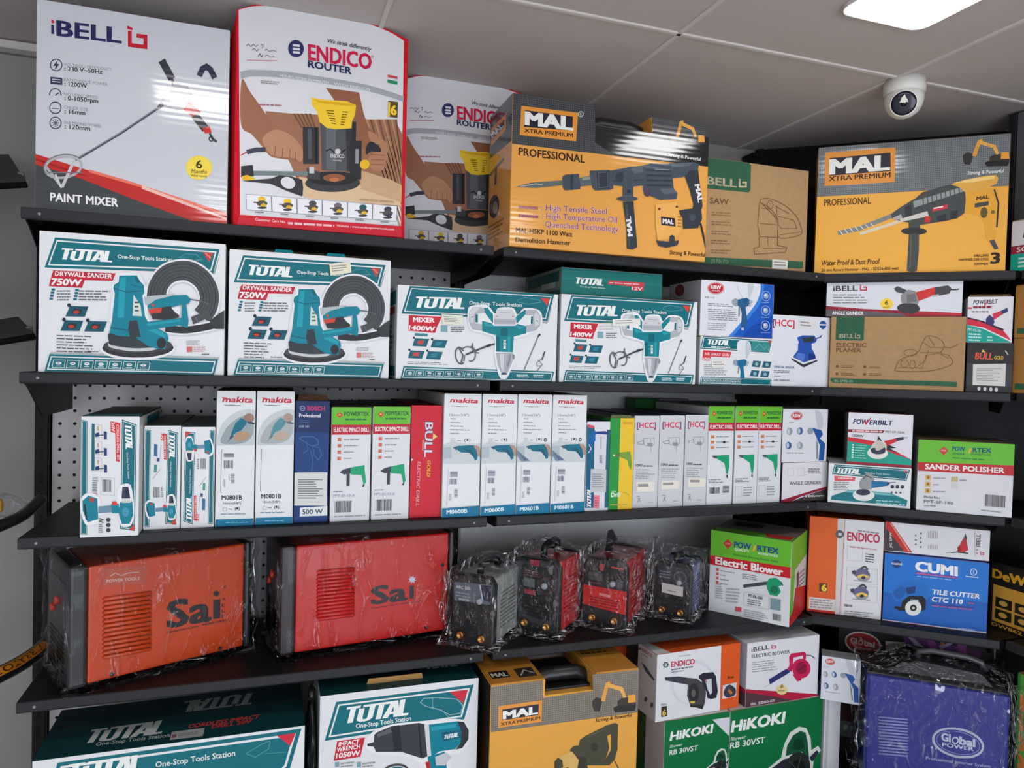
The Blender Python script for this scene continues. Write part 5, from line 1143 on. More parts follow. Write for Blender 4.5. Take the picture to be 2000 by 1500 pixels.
def art_pt(a, x0, y0, x1, y1, title, kind):    # green, red and white drill box; local box x0..y1
    X = lambda u: x0+(x1-x0)*u
    Y = lambda v: y0+(y1-y0)*v
    gh = .155 if kind == 'i' else .17
    th = .082 if kind == 'i' else .075
    a.R(PGRN, x0, y0, x1, Y(gh)); a.R((186, 36, 56), x0, Y(gh), x1, Y(gh+th+.005))
    a.P((200, 70, 50), X(.12), Y(gh*.45), X(.2), Y(gh*.28), X(.28), Y(gh*.45), X(.2), Y(gh*.64)); a.E((235, 210, 120), X(.2), Y(gh*.45), (x1-x0)*.03, (y1-y0)*.006)
    a.T((36, 90, 60), 'POWERTEX', X(.31), Y(gh*.5), X(.94), Y(gh*.5), (y1-y0)*.034, b=.03); a.K((40, 110, 60), X(.33), Y(gh*.62), X(.9), Y(gh*.78), 1, 0, .6, .9)
    a.T((242, 230, 232), title, X(.06), Y(gh+th*.76), X(.95), Y(gh+th*.76), (y1-y0)*.036, b=.03)
    if kind == 'i':
        for k in range(4): a.R((206, 110, 90), X(.16), Y(.27+k*.055), X(.25), Y(.298+k*.055)); a.K((140, 140, 146), X(.32), Y(.275+k*.055), X(.32+.45*(1-k*.18)), Y(.293+k*.055), 1)
        a.P(BGRN, X(.50), Y(.53), X(.85), Y(.51), X(.86), Y(.56), X(.90), Y(.66), X(.84), Y(.69), X(.78), Y(.60), X(.50), Y(.59)); a.P((60, 60, 78), X(.22), Y(.57), X(.32), Y(.545), X(.50), Y(.53), X(.50), Y(.58), X(.34), Y(.59)); a.P((56, 60, 74), X(.40), Y(.58), X(.48), Y(.58), X(.48), Y(.69), X(.40), Y(.69)); a.L((60, 60, 66), (x1-x0)*.04, X(.85), Y(.68), X(.82), Y(.70))
        a.K((120, 120, 140), X(.08), Y(.73), X(.35), Y(.745), 1); a.T((150, 152, 176), 'PPT-ID-13-A', X(.08), Y(.785), X(.62), Y(.785), (y1-y0)*.022); a.bars((90, 90, 96), X(.12), Y(.82), X(.55), Y(.92), 14); a.K((150, 150, 150), X(.1), Y(.945), X(.9), Y(.965), 1)
    else:
        for k in range(3): a.R((210, 130, 90), X(.10), Y(.295+k*.055), X(.24), Y(.325+k*.055)); a.K((140, 140, 146), X(.30), Y(.30+k*.055), X(.85), Y(.318+k*.055), 1)
        a.E((60, 60, 66), X(.62), Y(.365), (x1-x0)*.06, (y1-y0)*.012)
        a.P(BGRN, X(.35), Y(.50), X(.84), Y(.495), X(.85), Y(.62), X(.80), Y(.70), X(.74), Y(.68), X(.66), Y(.58), X(.36), Y(.53)); a.P((80, 90, 100), X(.16), Y(.50), X(.36), Y(.50), X(.36), Y(.53), X(.24), Y(.525)); a.L((46, 50, 56), (x1-x0)*.05, X(.77), Y(.70), X(.79), Y(.73)); a.L(BGRN, (x1-x0)*.03, X(.76), Y(.60), X(.64), Y(.56))
        a.K((130, 130, 140), X(.06), Y(.735), X(.7), Y(.78), 3, 0, .5, .4)
        if kind == 'b': a.bars((80, 80, 86), X(.12), Y(.82), X(.52), Y(.885), 12); a.bars((90, 90, 96), X(.62), Y(.81), X(.88), Y(.885), 9, flat=True)
        else: a.L((190, 192, 196), 2, X(.08), Y(.82), X(.35), Y(.82), X(.35), Y(.93), X(.08), Y(.93), closed=True); a.K((160, 162, 168), X(.42), Y(.82), X(.8), Y(.93), 4)
for q, lab in (([1035, 228, 1360, 228, 1335, 1155, 1015, 1165], 'green topped white drill box standing beside the dark blue box'), ([1372, 225, 1675, 222, 1660, 1140, 1350, 1150], 'green topped white drill box standing beside the plain red box')):
    c = Carton('drill_box', lab, 'box', 'D', q, Z2, .29, 1.585, (206, 206, 208), (70, 66, 60), (220, 222, 226), frame=[0, 0, 320, 0, 320, 935, 0, 935], lid=(70, 66, 56), group='green topped drill boxes')
    art_pt(c.front, 0, 0, 320, 935, 'ELECTRIC IMPACT DRILL', 'i'); c.done()
c = Carton('drill_box', 'plain red drill box with gold and white lettering running downwards', 'box', 'D', [1675, 218, 1930, 212, 1922, 1110, 1670, 1120], Z2, .29, 1.588, (150, 30, 40), (150, 34, 44), (204, 34, 52), lid=(140, 40, 40))
a = c.front
a.T((30, 40, 90), 'BULL', 1788, 352, 1784, 630, 62, b=.05, perp=True); a.T((214, 216, 226), 'BULL', 1790, 352, 1786, 630, 60, b=.02, perp=True); a.P((230, 206, 120), 1855, 440, 1890, 465, 1852, 492); a.K((226, 190, 190), 1768, 440, 1778, 630, 1)
a.T((214, 180, 60), 'GOLD', 1812, 658, 1808, 790, 26, b=.025, it=.2, perp=True); a.T((222, 150, 156), 'ELECTRIC DRILL', 1732, 668, 1724, 1022, 24, b=.02, it=.15, perp=True); a.P((236, 230, 230), 1678, 640, 1695, 655, 1680, 668); a.P((30, 50, 110), 1670, 625, 1682, 640, 1676, 668, 1670, 668)
c.done()
def art_mak_b(a, two, code):        # units of zoom E
    a.T((200, 40, 66), 'makita', 440, 208, 684, 214, 40, b=.03, it=.2); a.L((100, 100, 106), 3, 448, 240, 600, 244); a.K((120, 120, 126), 495, 236, 535, 250, 1)
    a.T((130, 130, 140), '13mm(3/8")', 438, 328, 606, 330, 20)
    for k in range(5): a.K((150, 150, 158), 445, 345+k*32, 445+(50, 90, 115, 175, 80)[k], 361+k*32, 1, .02, .5, 1)
    a.R((206, 208, 212), 450, 526, 490, 560); a.K((150, 150, 156), 510, 538, 545, 552, 1); a.L((80, 80, 90), 5, 580, 528, 574, 542, 580, 558); a.L((80, 80, 90), 5, 618, 528, 624, 542, 618, 558); a.E((80, 80, 90), 600, 538, 9, 10)
    if two: a.E((70, 70, 84), 660, 545, 14, 18); a.E((200, 204, 210), 660, 545, 6, 9)
    a.P((200, 208, 212), 388, 590, 450, 560, 600, 575, 720, 570, 718, 750, 386, 752); a.P((176, 188, 196), 388, 610, 460, 600, 460, 700, 387, 710)
    if two: a.P((120, 136, 156), 388, 640, 520, 740, 430, 745, 387, 690); a.P((90, 110, 136), 400, 660, 500, 735, 460, 738)
    T_ = (24, 110, 136)
    a.P((60, 96, 116), 470, 606, 530, 590, 545, 620, 500, 630); a.P(T_, 510, 595, 560, 590, 660, 585, 690, 605, 700, 650, 690, 715, 668, 720, 655, 690, 620, 655, 540, 650, 515, 630); a.P((14, 90, 116), 560, 620, 640, 630, 680, 712, 655, 690, 620, 655)
    a.S((176, 150, 132), 655, 590, 700, 595, 718, 640, 716, 690, 695, 680, 680, 630)
    a.L((180, 180, 186), 3, 436, 790, 428, 1120); a.bars((140, 138, 160), 452, 820, 520, 870, 12, flat=True); a.bars((100, 96, 136), 450, 885, 518, 935, 8)
    a.bars((120, 118, 140), 492, 980, 522, 1056, 8, flat=True); a.K((160, 160, 170), 446, 1020, 470, 1080, 5)
    a.P(BLU, 386, 1150, 718, 1128, 718, 1225, 385, 1235); a.T((214, 234, 240), code, 428, 1200, 610, 1190, 34, b=.035)
FRE = [390, 130, 720, 130, 718, 1225, 385, 1235]
for q, two, code, lab in ((FRE, 0, 'M0600B', 'tall white box with a drill photo standing beside the plain red box'), ([735, 135, 1050, 135, 1025, 1215, 722, 1225], 0, 'M0600B', 'tall white box with a drill photo, second one along from the plain red box'),
                          ([1058, 135, 1360, 140, 1328, 1200, 1028, 1212], 1, 'M0601B', 'tall white box with a drill photo, third one along from the plain red box'), ([1368, 140, 1675, 145, 1632, 1185, 1335, 1195], 1, 'M0601B', 'tall white box with a drill photo, fourth along from the plain red box')):
    c = Carton('tool_box_carton', lab, 'box', 'E', q, Z2, .29, 1.577, (206, 208, 208), (150, 146, 140), (226, 229, 232), frame=FRE, group='tall white boxes with drill photos', lid=(176, 160, 150))
    art_mak_b(c.front, two, code); c.done()
# narrow boxes on the middle bay
c = Carton('drill_box', 'narrow white and teal drill box with a silver sticker beside the green and yellow box', 'box', 'F', [105, 245, 278, 240, 260, 900, 80, 905], Z2, .28, 1.58, (190, 194, 198), (40, 44, 70), (222, 224, 230), lid=(40, 44, 66))
a = c.front
a.P((20, 96, 130), 105, 270, 160, 285, 150, 880, 85, 880); a.P((40, 100, 120), 250, 300, 275, 300, 262, 880, 232, 880); a.P((206, 80, 100), 110, 265, 160, 275, 150, 295, 112, 290)
a.P((16, 100, 170), 130, 330, 160, 305, 175, 325, 165, 380, 135, 420, 112, 410); a.P((30, 60, 120), 170, 315, 240, 310, 272, 330, 240, 335, 175, 330); a.L((226, 228, 232), 5, 118, 410, 135, 440, 112, 470)
a.R((214, 216, 226), 165, 335, 240, 575); a.K((120, 120, 140), 200, 350, 212, 440, 8); a.K((90, 90, 110), 194, 485, 218, 545, 6)
a.T((232, 236, 240), 'TOTAL', 128, 880, 130, 725, 30, b=.04, perp=True); a.P((226, 130, 150), 150, 780, 195, 785, 190, 885, 145, 880); a.K((206, 70, 100), 155, 795, 186, 870, 4, 0, .4)
c.sticker([128, 585, 245, 590, 242, 760, 122, 760], (196, 198, 204), 7, 'silver_label'); c.done()
c = Carton('drill_box', 'narrow half green, half yellow drill box', 'box', 'F', [280, 220, 455, 212, 445, 895, 260, 900], Z2, .28, 1.582, (36, 130, 60), (60, 84, 44), (44, 150, 66), lid=(90, 100, 60))
a = c.front
a.P((236, 196, 54), 352, 216, 455, 212, 445, 896, 334, 898); a.K((196, 130, 60), 370, 240, 445, 262, 2); a.P((120, 160, 60), 340, 465, 425, 455, 440, 540, 432, 595, 412, 560, 405, 520, 340, 495); a.P((90, 120, 70), 298, 482, 345, 465, 345, 495, 300, 498); a.E((220, 220, 190), 304, 486, 8)
a.T((214, 236, 210), 'Drill', 284, 800, 352, 798, 34, b=.035); a.K((150, 210, 150), 286, 745, 326, 768, 1); a.L((180, 150, 50), 4, 370, 765, 400, 770, 420, 790, smooth=True); a.K((200, 170, 80), 276, 850, 420, 868, 1)
c.flap(.003, c.w-.003, .006, (110, 120, 80), .8); c.done()
FRH = [455, 200, 640, 197, 637, 885, 445, 895]
def art_hcc(a):
    a.P((206, 207, 212), 455, 300, 640, 298, 638, 560, 450, 562)
    a.T((214, 60, 100), '[HCC]', 474, 290, 612, 288, 40, b=.03); a.L((60, 90, 150), 5, 488, 250, 476, 250, 474, 300, 486, 300); a.L((60, 90, 150), 5, 598, 248, 610, 248, 608, 292, 598, 292)
    q = (126, 126, 134)
    a.L(q, 3, 520, 365, 600, 360, 605, 400, 585, 425, 530, 415, closed=True); a.L(q, 4, 480, 395, 520, 380, 522, 408, 486, 408, closed=True); a.L(q, 3, 575, 365, 580, 470); a.R((150, 150, 158), 550, 398, 590, 420)
    a.T((80, 82, 92), '10RE', 468, 574, 518, 573, 18, b=.03); a.K((90, 92, 100), 522, 562, 596, 576, 1, 0, .7, 1); a.K((160, 160, 166), 468, 590, 612, 670, 5, 0, .4, .6)
    a.L(q, 4, 478, 800, 505, 800); a.L(q, 4, 490, 812, 508, 845); a.L(q, 4, 505, 812, 485, 845); a.K((160, 160, 166), 560, 838, 606, 850, 1)
for q, sq, lab in ((FRH, [472, 690, 612, 685, 610, 765, 474, 766], 'pale grey drill box standing beside the green and yellow box'), ([642, 197, 835, 195, 822, 880, 640, 885], [470, 690, 606, 686, 604, 750, 470, 756], 'pale grey drill box, middle one of three alike'), ([838, 195, 1005, 190, 1003, 868, 830, 880], [482, 672, 630, 674, 628, 740, 480, 744], 'pale grey drill box standing beside the row of three green topped boxes')):
    c = Carton('drill_box', lab, 'box', 'F', q, Z2, .27, 1.588, (186, 187, 192), (60, 66, 84), (208, 209, 214), frame=FRH, group='pale grey drill boxes', lid=(60, 66, 84))
    art_hcc(c.front); c.sticker(sq, (230, 226, 214), 1); c.done()
for k, (q, lab) in enumerate((([1010, 125, 1205, 130, 1195, 855, 1005, 860], 'green topped drill box with a barcode beside the pale grey boxes'), ([1215, 130, 1390, 125, 1378, 850, 1205, 855], 'green topped drill box in the middle of three alike'), ([1393, 130, 1562, 130, 1558, 848, 1380, 850], 'green topped drill box beside the stacked spray gun and grinder boxes'))):
    c = Carton('drill_box', lab, 'box', 'F', q, Z2, .27, 1.588, (200, 202, 204), (110, 120, 96), (220, 223, 228), frame=[0, 0, 190, 0, 190, 730, 0, 730], group='three green topped drill boxes', lid=(120, 120, 104))
    art_pt(c.front, 0, 0, 190, 730, 'ELECTRIC DRILL', 'b' if k == 0 else 's'); c.done()
c0 = c = Carton('grinder_box', 'white angle grinder box with a dark red corner stripe under the small spray gun box', 'box', 'F', [1567, 557, 1902, 542, 1908, 836, 1565, 846], Z2, .14, 1.585, (60, 50, 70), (200, 200, 206), (224, 222, 228))
a = c.front
a.P((150, 40, 62), 1565, 830, 1760, 770, 1904, 728, 1905, 746, 1700, 810, 1640, 842, 1565, 846); a.P((70, 64, 66), 1640, 842, 1760, 795, 1905, 746, 1908, 836)
a.L((206, 196, 190), 3, 1605, 595, 1650, 593, 1650, 650, 1606, 654, closed=True); a.L((206, 196, 190), 3, 1680, 592, 1725, 590, 1725, 650, 1680, 652, closed=True); a.K((110, 108, 112), 1755, 590, 1865, 635, 3); a.T((70, 68, 72), 'ANGLE GRINDER', 1622, 718, 1858, 710, 24, b=.02); a.T((226, 226, 228), '100mm', 1745, 812, 1885, 806, 16, b=.02)
c.done()
c = Carton('spray_gun_box', 'small white spray gun box on top of the angle grinder box', 'box', 'F', [1567, 150, 1908, 150, 1905, 535, 1567, 545], c0.ztop+.0003, .13, 1.585, (40, 44, 70), (200, 202, 208), (222, 224, 230), lid=(190, 192, 200))
def art_spray(a, ox, oy, sx, sy):
    X = lambda u: ox+sx*u
    Y = lambda v: oy+sy*v
    a.E((186, 50, 56), X(.31), Y(.13), sx*.13, sy*.08); a.C((226, 190, 190), sy*.008, X(.31), Y(.13), sx*.115, sy*.068); a.T((240, 228, 228), 'RBW', X(.22), Y(.16), X(.4), Y(.16), sy*.065, b=.03); a.K((150, 150, 158), X(.15), Y(.24), X(.3), Y(.27), 1)
    for u, v in ((.16, .43), (.39, .42), (.15, .70), (.40, .70)): a.E((60, 100, 150) if (u > .3) != (v > .6) else (150, 160, 170), X(u), Y(v), sx*.065, sy*.07); a.E((200, 206, 214), X(u-.02), Y(v), sx*.03, sy*.05)
    a.K((160, 164, 170), X(.1), Y(.82), X(.55), Y(.86), 1)
    a.S((196, 202, 210), X(.72), Y(.02), X(.85), Y(.08), X(.9), Y(.3), X(.8), Y(.4), X(.74), Y(.2)); a.E((150, 160, 172), X(.62), Y(.42), sx*.07, sy*.06)
    a.P((40, 90, 160), X(.66), Y(.36), X(.86), Y(.40), X(.90), Y(.48), X(.84), Y(.56), X(.96), Y(.66), X(.93), Y(.98), X(.82), Y(.98), X(.84), Y(.7), X(.76), Y(.54)); a.P((130, 140, 152), X(.76), Y(.55), X(.80), Y(.7), X(.80), Y(.95), X(.77), Y(.95))
art_spray(c.front, 1567, 150, 340, 385); c.done()
# corner shelf
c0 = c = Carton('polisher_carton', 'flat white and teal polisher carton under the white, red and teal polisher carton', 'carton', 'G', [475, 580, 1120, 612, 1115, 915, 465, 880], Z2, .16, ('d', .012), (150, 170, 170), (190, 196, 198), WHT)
a = c.front
frame_band(a, [(520, 592), (1108, 622), (1082, 706), (500, 665)], 4, 8); a.T((236, 240, 238), 'TOTAL', 528, 655, 735, 665, 40, b=.048, it=.2); a.T((190, 214, 214), 'One-Stop Tools Station', 760, 656, 955, 668, 13); a.P((206, 70, 60), 1060, 630, 1084, 632, 1072, 655)
a.P((216, 90, 100), 518, 678, 688, 686, 682, 712, 522, 718); a.K((240, 200, 206), 548, 684, 670, 706, 1); a.K((130, 130, 136), 515, 720, 640, 790, 5)
a.P((26, 120, 130), 500, 830, 640, 785, 680, 782, 840, 790, 960, 800, 1092, 850, 1085, 895, 490, 860); a.P((120, 190, 190), 640, 785, 840, 792, 940, 802, 1000, 820, 600, 800)
a.S((150, 156, 158), 740, 690, 780, 655, 830, 680, 820, 770, 730, 770, 720, 720); a.L((80, 84, 90), 8, 745, 700, 770, 672, 815, 690); a.P((30, 110, 160), 810, 710, 930, 715, 935, 745, 815, 765); a.P((40, 60, 90), 930, 715, 960, 722, 935, 748); a.L((60, 60, 70), 5, 955, 722, 1000, 718)
a.E((226, 228, 226), 752, 820, 86, 44); a.E((52, 56, 74), 748, 798, 56, 24)
for k in range(3): a.E((60, 60, 84), 975+k*38, 752, 14, 14); a.E((90, 90, 110), 970+k*34, 795, 8, 8)
a.K((150, 206, 206), 850, 848, 1080, 888, 2, .03); c.done()
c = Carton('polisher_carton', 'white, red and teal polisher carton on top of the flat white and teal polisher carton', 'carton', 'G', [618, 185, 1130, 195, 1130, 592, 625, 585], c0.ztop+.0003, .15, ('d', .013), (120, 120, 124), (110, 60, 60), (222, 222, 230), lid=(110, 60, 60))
a = c.front
a.P((30, 158, 140), 622, 405, 780, 425, 940, 470, 1128, 530, 1128, 575, 625, 565); a.P((150, 36, 54), 625, 565, 1128, 572, 1130, 592, 625, 586); a.P((206, 44, 56), 622, 378, 760, 392, 860, 410, 1128, 530, 1000, 495, 850, 440, 622, 410); a.P((44, 44, 50), 850, 400, 960, 430, 1010, 448, 960, 455, 1040, 488, 940, 465); a.P((222, 222, 230), 985, 400, 1128, 380, 1128, 500, 1040, 470)
a.T((40, 42, 86), 'POW', 660, 275, 780, 277, 36, b=.03, it=.15); a.L((196, 30, 60), 9, 745, 245, 765, 275, 780, 250, 800, 226); a.T((40, 42, 86), 'ERBILT', 790, 278, 975, 277, 34, b=.03, it=.15)
a.P((140, 40, 56), 622, 318, 912, 318, 900, 340, 622, 340); a.K((226, 190, 196), 655, 320, 890, 338, 1, 0, .6, 1); a.T((70, 70, 80), 'PBT-EP-1200', 918, 336, 1065, 338, 15, b=.01); a.T((46, 46, 80), '1200W', 655, 375, 748, 377, 18, b=.02)
a.P((206, 46, 56), 910, 400, 1000, 375, 1010, 400, 930, 440); a.P((56, 56, 90), 1000, 375, 1060, 362, 1062, 382, 1010, 398); a.L((60, 60, 70), 4, 1060, 370, 1095, 368); a.L((40, 42, 46), 14, 865, 400, 866, 372, 905, 420); a.S((206, 206, 200), 815, 440, 860, 400, 920, 410, 930, 470, 870, 500, 820, 490); a.S((60, 58, 70), 815, 470, 880, 455, 925, 470, 910, 500, 840, 508)
a.E((228, 228, 222), 865, 492, 80, 46); a.S((56, 56, 72), 812, 462, 870, 448, 922, 450, 918, 490, 860, 502, 820, 490); a.S((196, 192, 180), 845, 420, 890, 410, 920, 440, 880, 470, 850, 470)
for k in range(6): a.R((206, 236, 230), 660, 432+k*19, 676, 444+k*19); a.K((176, 222, 214), 685, 434+k*19, 780, 444+k*19, 1, .02)
c.done()
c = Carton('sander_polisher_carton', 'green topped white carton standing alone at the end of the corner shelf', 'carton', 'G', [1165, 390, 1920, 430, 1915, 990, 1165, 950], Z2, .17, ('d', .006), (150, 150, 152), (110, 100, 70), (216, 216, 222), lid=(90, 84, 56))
a = c.front
a.P(PGRN, 1165, 392, 1920, 430, 1918, 592, 1167, 572); a.P((190, 40, 44), 1167, 572, 1918, 592, 1916, 672, 1168, 640)
a.P((206, 60, 70), 1335, 482, 1370, 448, 1408, 482, 1370, 518); a.T((240, 200, 200), 'PTX', 1352, 486, 1388, 488, 12)
a.T((30, 90, 120), 'POW', 1438, 482, 1538, 486, 34, b=.035); a.P((226, 180, 60), 1560, 500, 1578, 462, 1592, 464, 1575, 500); a.T((30, 90, 120), 'RTEX', 1600, 492, 1742, 496, 34, b=.035); a.T((40, 110, 70), 'GENUINE        POWERTOOLS', 1440, 510, 1740, 520, 15); a.K((50, 130, 60), 1440, 528, 1745, 545, 1, .05)
a.T((240, 230, 230), 'SANDER POLISHER', 1228, 626, 1846, 652, 40, b=.035)
for k in range(3): a.R((214, 180, 110), 1232, 675+k*52, 1278, 712+k*52); a.E((160, 110, 60), 1255, 692+k*52, 12, 12); a.K((150, 150, 156), 1295, 688+k*52, 1295+(100, 50, 120)[k], 706+k*52, 1)
a.R((190, 176, 130), 1440, 684, 1490, 722); a.R((206, 206, 206), 1440, 735, 1495, 775); a.K((150, 150, 156), 1505, 700, 1565, 718, 1)
a.T((110, 110, 112), 'Model No.:', 1228, 855, 1355, 860, 20); a.T((120, 120, 122), 'PPT-SP-180', 1228, 892, 1462, 902, 24); a.K((150, 150, 150), 1230, 905, 1330, 925, 1)
a.bars((96, 96, 100), 1708, 815, 1862, 905, 24, .06); a.K((150, 150, 150), 1680, 928, 1850, 946, 1, .08)
c.done()
# odd boxes lying behind the front row
for n_, (x0, y0, w, d, h, col, lab) in enumerate(((1.02, 1.865, .075, .06, .262, (26, 96, 40), 'dark green carton peeking over the tops of the pale grey boxes'), (1.10, 1.865, .10, .06, .262, (150, 150, 160), 'grey carton peeking over the tops behind the pale grey boxes'))):
    t = thing('spare_carton', lab, 'carton', (x0, y0, Z2)); b = MB(); b.box(0, 0, 0, w, d, h-.0025, mat(col), .001); b.build('carton', t)
    b = MB(); b.box(.001, .001, h-.0024, w-.001, d-.001, h, mat(tuple(v*.7 for v in col))); b.build('lid', t)
# side wall shelves, cut by the frame
def edge_box(name, lab, x, y1, zb, h, w, d, col):
    t = thing(name, lab, 'carton', (x, y1, zb), -math.pi/2)
    b = MB(); b.box(0, 0, 0, w, d, h-.0025, mat(col), .001)
    a = Art(b, [0, 0, 1, 0, 1, 1, 0, 1], w, h, lambda u, v, o: (u, -o, v))
    return t, b, a, w, h
def edge_done(t, b, w, d, h, lc):
    b.build('carton', t); l = MB(); l.box(.001, .001, h-.0024, w-.001, d-.001, h, mat(lc, 'board')); l.build('lid', t)
y = atX(1975, 470, 1.775)[1]; zt = atX(1977, 432, 1.775)[2]
t, b, a, w, h = edge_box('tool_carton', 'white, maroon and teal carton cut by the frame, on the topmost side shelf', 1.775, y, Z0, zt-Z0, .26, .1, (222, 222, 230))
a.R((150, 44, 66), 0, .50, 1, .66); a.R((30, 170, 150), 0, .66, 1, 1); a.T((44, 44, 90), 'POWERBILT', .12, .36, .9, .36, .2, b=.03, it=.15); a.T((236, 220, 224), 'SCREWDRIVER', .06, .625, .7, .625, .09, b=.02); a.K((200, 236, 230), .08, .72, .7, .95, 3); edge_done(t, b, w, .1, h, (160, 150, 140))
zm = atX(1985, 660, 1.775)[2]; zt = atX(1985, 557, 1.775)[2]; y = atX(1980, 650, 1.775)[1]
for lab, z0_, z1_ in (('plain brown carton cut by the frame, under its twin on the side shelf', Z1, zm), ('plain brown carton cut by the frame, on top of its twin on the side shelf', zm+.0004, zt)):
    t, b, a, w, h = edge_box('brown_carton', lab, 1.775, y, z0_, z1_-z0_, .28, .24, (176, 124, 64))
    a.R(KGRN, .03, .82, .97, .93); a.P(KGRN, .1, 0, .3, 0, .3, .3, .1, .3); edge_done(t, b, w, .24, h, (140, 98, 54))
y = atX(1984, 300, 1.89)[1]
t = thing('grey_display_panel', 'tall plain grey panel standing behind the cut off white and maroon carton', 'panel', (1.89, y, Z0), -math.pi/2)
b = MB(); b.box(0, 0, 0, .46, .02, ZC-Z0-.008, mat((104, 108, 115), 'plastic'), .002); b.build('sheet', t); b = MB(); b.box(-.022, -.002, 0, -.001, .022, ZC-Z0-.006, mat((44, 46, 48), 'metal'), .001); b.build('edge_channel', t)
# ------------------------------------------------------------------ fourth row: welding machines and cartons
def proj(P, z=None):
    P = np.array(P, float)-EYE; d = P @ FWD
    x, y = 1000+F_PX*(P @ RGT)/d, 750-F_PX*(P @ UPV)/d
    if z is None: return x, y
    ox, oy, s = ZM[z]; return (x-ox)*s, (y-oy)*s
def zat(x, y, XY):      # height of the sight line over a floor point
    d = ray(x, y); return CAM_Z+d[2]*np.hypot(*XY)/np.hypot(d[0], d[1])
def wrap(t, x0, y0, z0, x1, y1, z1, seed, amp=.012, pad=.006, top=.02, kind='film'):
    """Loose clear film round a machine: a crumpled shell a little larger than what it covers."""
    rnd = random.Random(seed)
    bm = bmesh.new(); bmesh.ops.create_cube(bm, size=2)
    bmesh.ops.subdivide_edges(bm, edges=bm.edges[:], cuts=11, use_grid_fill=True)
    ph = [rnd.uniform(0, 6.28) for _ in range(9)]; fr = [rnd.uniform(14, 60) for _ in range(9)]
    for v in bm.verts:
        x, y, z = v.co
        p = Vector(((x0+x1)/2+x*((x1-x0)/2+pad), (y0+y1)/2+y*((y1-y0)/2+pad), z0+(z+1)/2*(z1-z0+pad)))
        o = Vector((x if abs(x) > .98 else 0, y if abs(y) > .98 else 0, z if z > .98 else 0))
        n = abs(math.sin(fr[0]*p.x+ph[0]+2*math.sin(fr[1]*p.z+ph[1]))*math.sin(fr[2]*p.z+fr[3]*p.y+ph[2]))+.5*abs(math.sin(fr[4]*(p.x+p.y)*1.7+fr[5]*p.z+ph[4]))
        edge = sum(abs(c) > .8 for c in (x, y, z))
        p += o*amp*n*(.35+.5*edge/2)
        if z > .98: p.z += top*max(0, 1-(x*x+y*y))*.6*(1+.4*math.sin(fr[6]*p.x))
        v.co = p
        if z < -.98: v.co.z = z0+.0008
    b = MB(); b.bm(bm, mat((240, 245, 250), kind), True); b.build('plastic_wrap', t)
def louvres(t, A_, rows, col, name='vent_louvre', r=.0042):
    b = MB(); m = mat(col, 'hot')
    for x0, y0, x1, y1 in rows:
        q = A_.H @ np.array([[x0, x1], [y0, y1], [1, 1]], float)
        p = [(q[0, i]/q[2, i], q[1, i]/q[2, i]) for i in (0, 1)]
        b.tube([(p[0][0], .0005, p[0][1]), (p[0][0]+.003, -r*.5, p[0][1]), (p[1][0]-.003, -r*.5, p[1][1]), (p[1][0], .0005, p[1][1])], [r*.3, r, r, r*.3], m, 8)
    b.build(name, t)
def rectwelder(label, z, q, L, Rr, depth, col, dark, art, rows, screws, seed, name='welding_machine'):
    L = np.array(L); Rr = np.array(Rr)
    q2 = zp(z, q); w = float(np.hypot(*(Rr-L)))
    h = float((zat(*q2[0], L)+zat(*q2[1], Rr))/2-Z3)-.012
    t = thing(name, label, 'welder', (L[0], L[1], Z3), math.atan2(*(Rr-L)[::-1]), None)
    f0 = .012
    b = MB(); b.box(0, 0, f0, w, depth, f0+h, mat(col, 'hot'), .004, 2)
    a = Art(b, q, w, h, lambda u, v, o: (u, -o, v+f0), 'hot'); art(a)
    b.build('steel_casing', t)
    H = a.H.copy()
    class S_: pass
    s_ = S_(); s_.H = np.array([[1, 0, 0], [0, 1, f0], [0, 0, 1.0]]) @ H
    louvres(t, s_, rows, col)
    dk = mat(dark, 'plastic')
    b = MB(); b.box(-.034, -.003, f0-.004, -.0005, depth+.003, f0+h+.004, dk, .008, 3); b.build('front_bezel', t)
    b = MB(); b.box(w+.0005, -.003, f0-.004, w+.016, depth+.003, f0+h+.004, dk, .007, 3); b.build('rear_bezel', t)
    b = MB()
    b.prism([(.03, h*.52), (depth-.03, h*.52), (depth-.03, h*.9), (.03, h*.9)], -.0352, -.0338, mat((52, 54, 58), 'plastic'), .0004, 'x')
    for k in range(9): b.box(-.036, .03, .02+k*.0095, -.0335, depth-.03, .024+k*.0095, mat((14, 14, 15)))
    b.build('control_panel', t)
    for y, zz in ((depth*.42, h*.72), (depth*.62, h*.62)):
        b = MB(); b.lathe([(.009, 0), (.0085, .006), (.006, .008), (.0005, .008)], mat((206, 56, 40), 'plastic'), 16, Matrix.Translation((-.035, y, zz)) @ Matrix.Rotation(rad(-90), 4, 'Y')); b.build('control_knob', t)
    for u, v in screws:
        p = s_.H @ np.array([u, v, 1]); p = p/p[2]
        b = MB(); b.lathe([(.0042, 0), (.004, .0014), (.002, .0022), (.0004, .0022)], mat((60, 56, 62), 'metal'), 14, Matrix.Translation((p[0], -.0004, p[1])) @ Matrix.Rotation(rad(90), 4, 'X')); b.build('screw', t)
    for x in (.03, w-.03):
        for y in (.03, depth-.03):
            b = MB(); b.lathe([(.010, 0), (.010, f0+.001)], mat((18, 18, 19), 'plastic'), 14, Matrix.Translation((x, y, 0))); b.build('rubber_foot', t)
    wrap(t, -.036, -.005, 0, w+.018, depth+.005, f0+h+.004, seed, .006, .004, .004)
    return t, w, h
BK = (30, 26, 30)
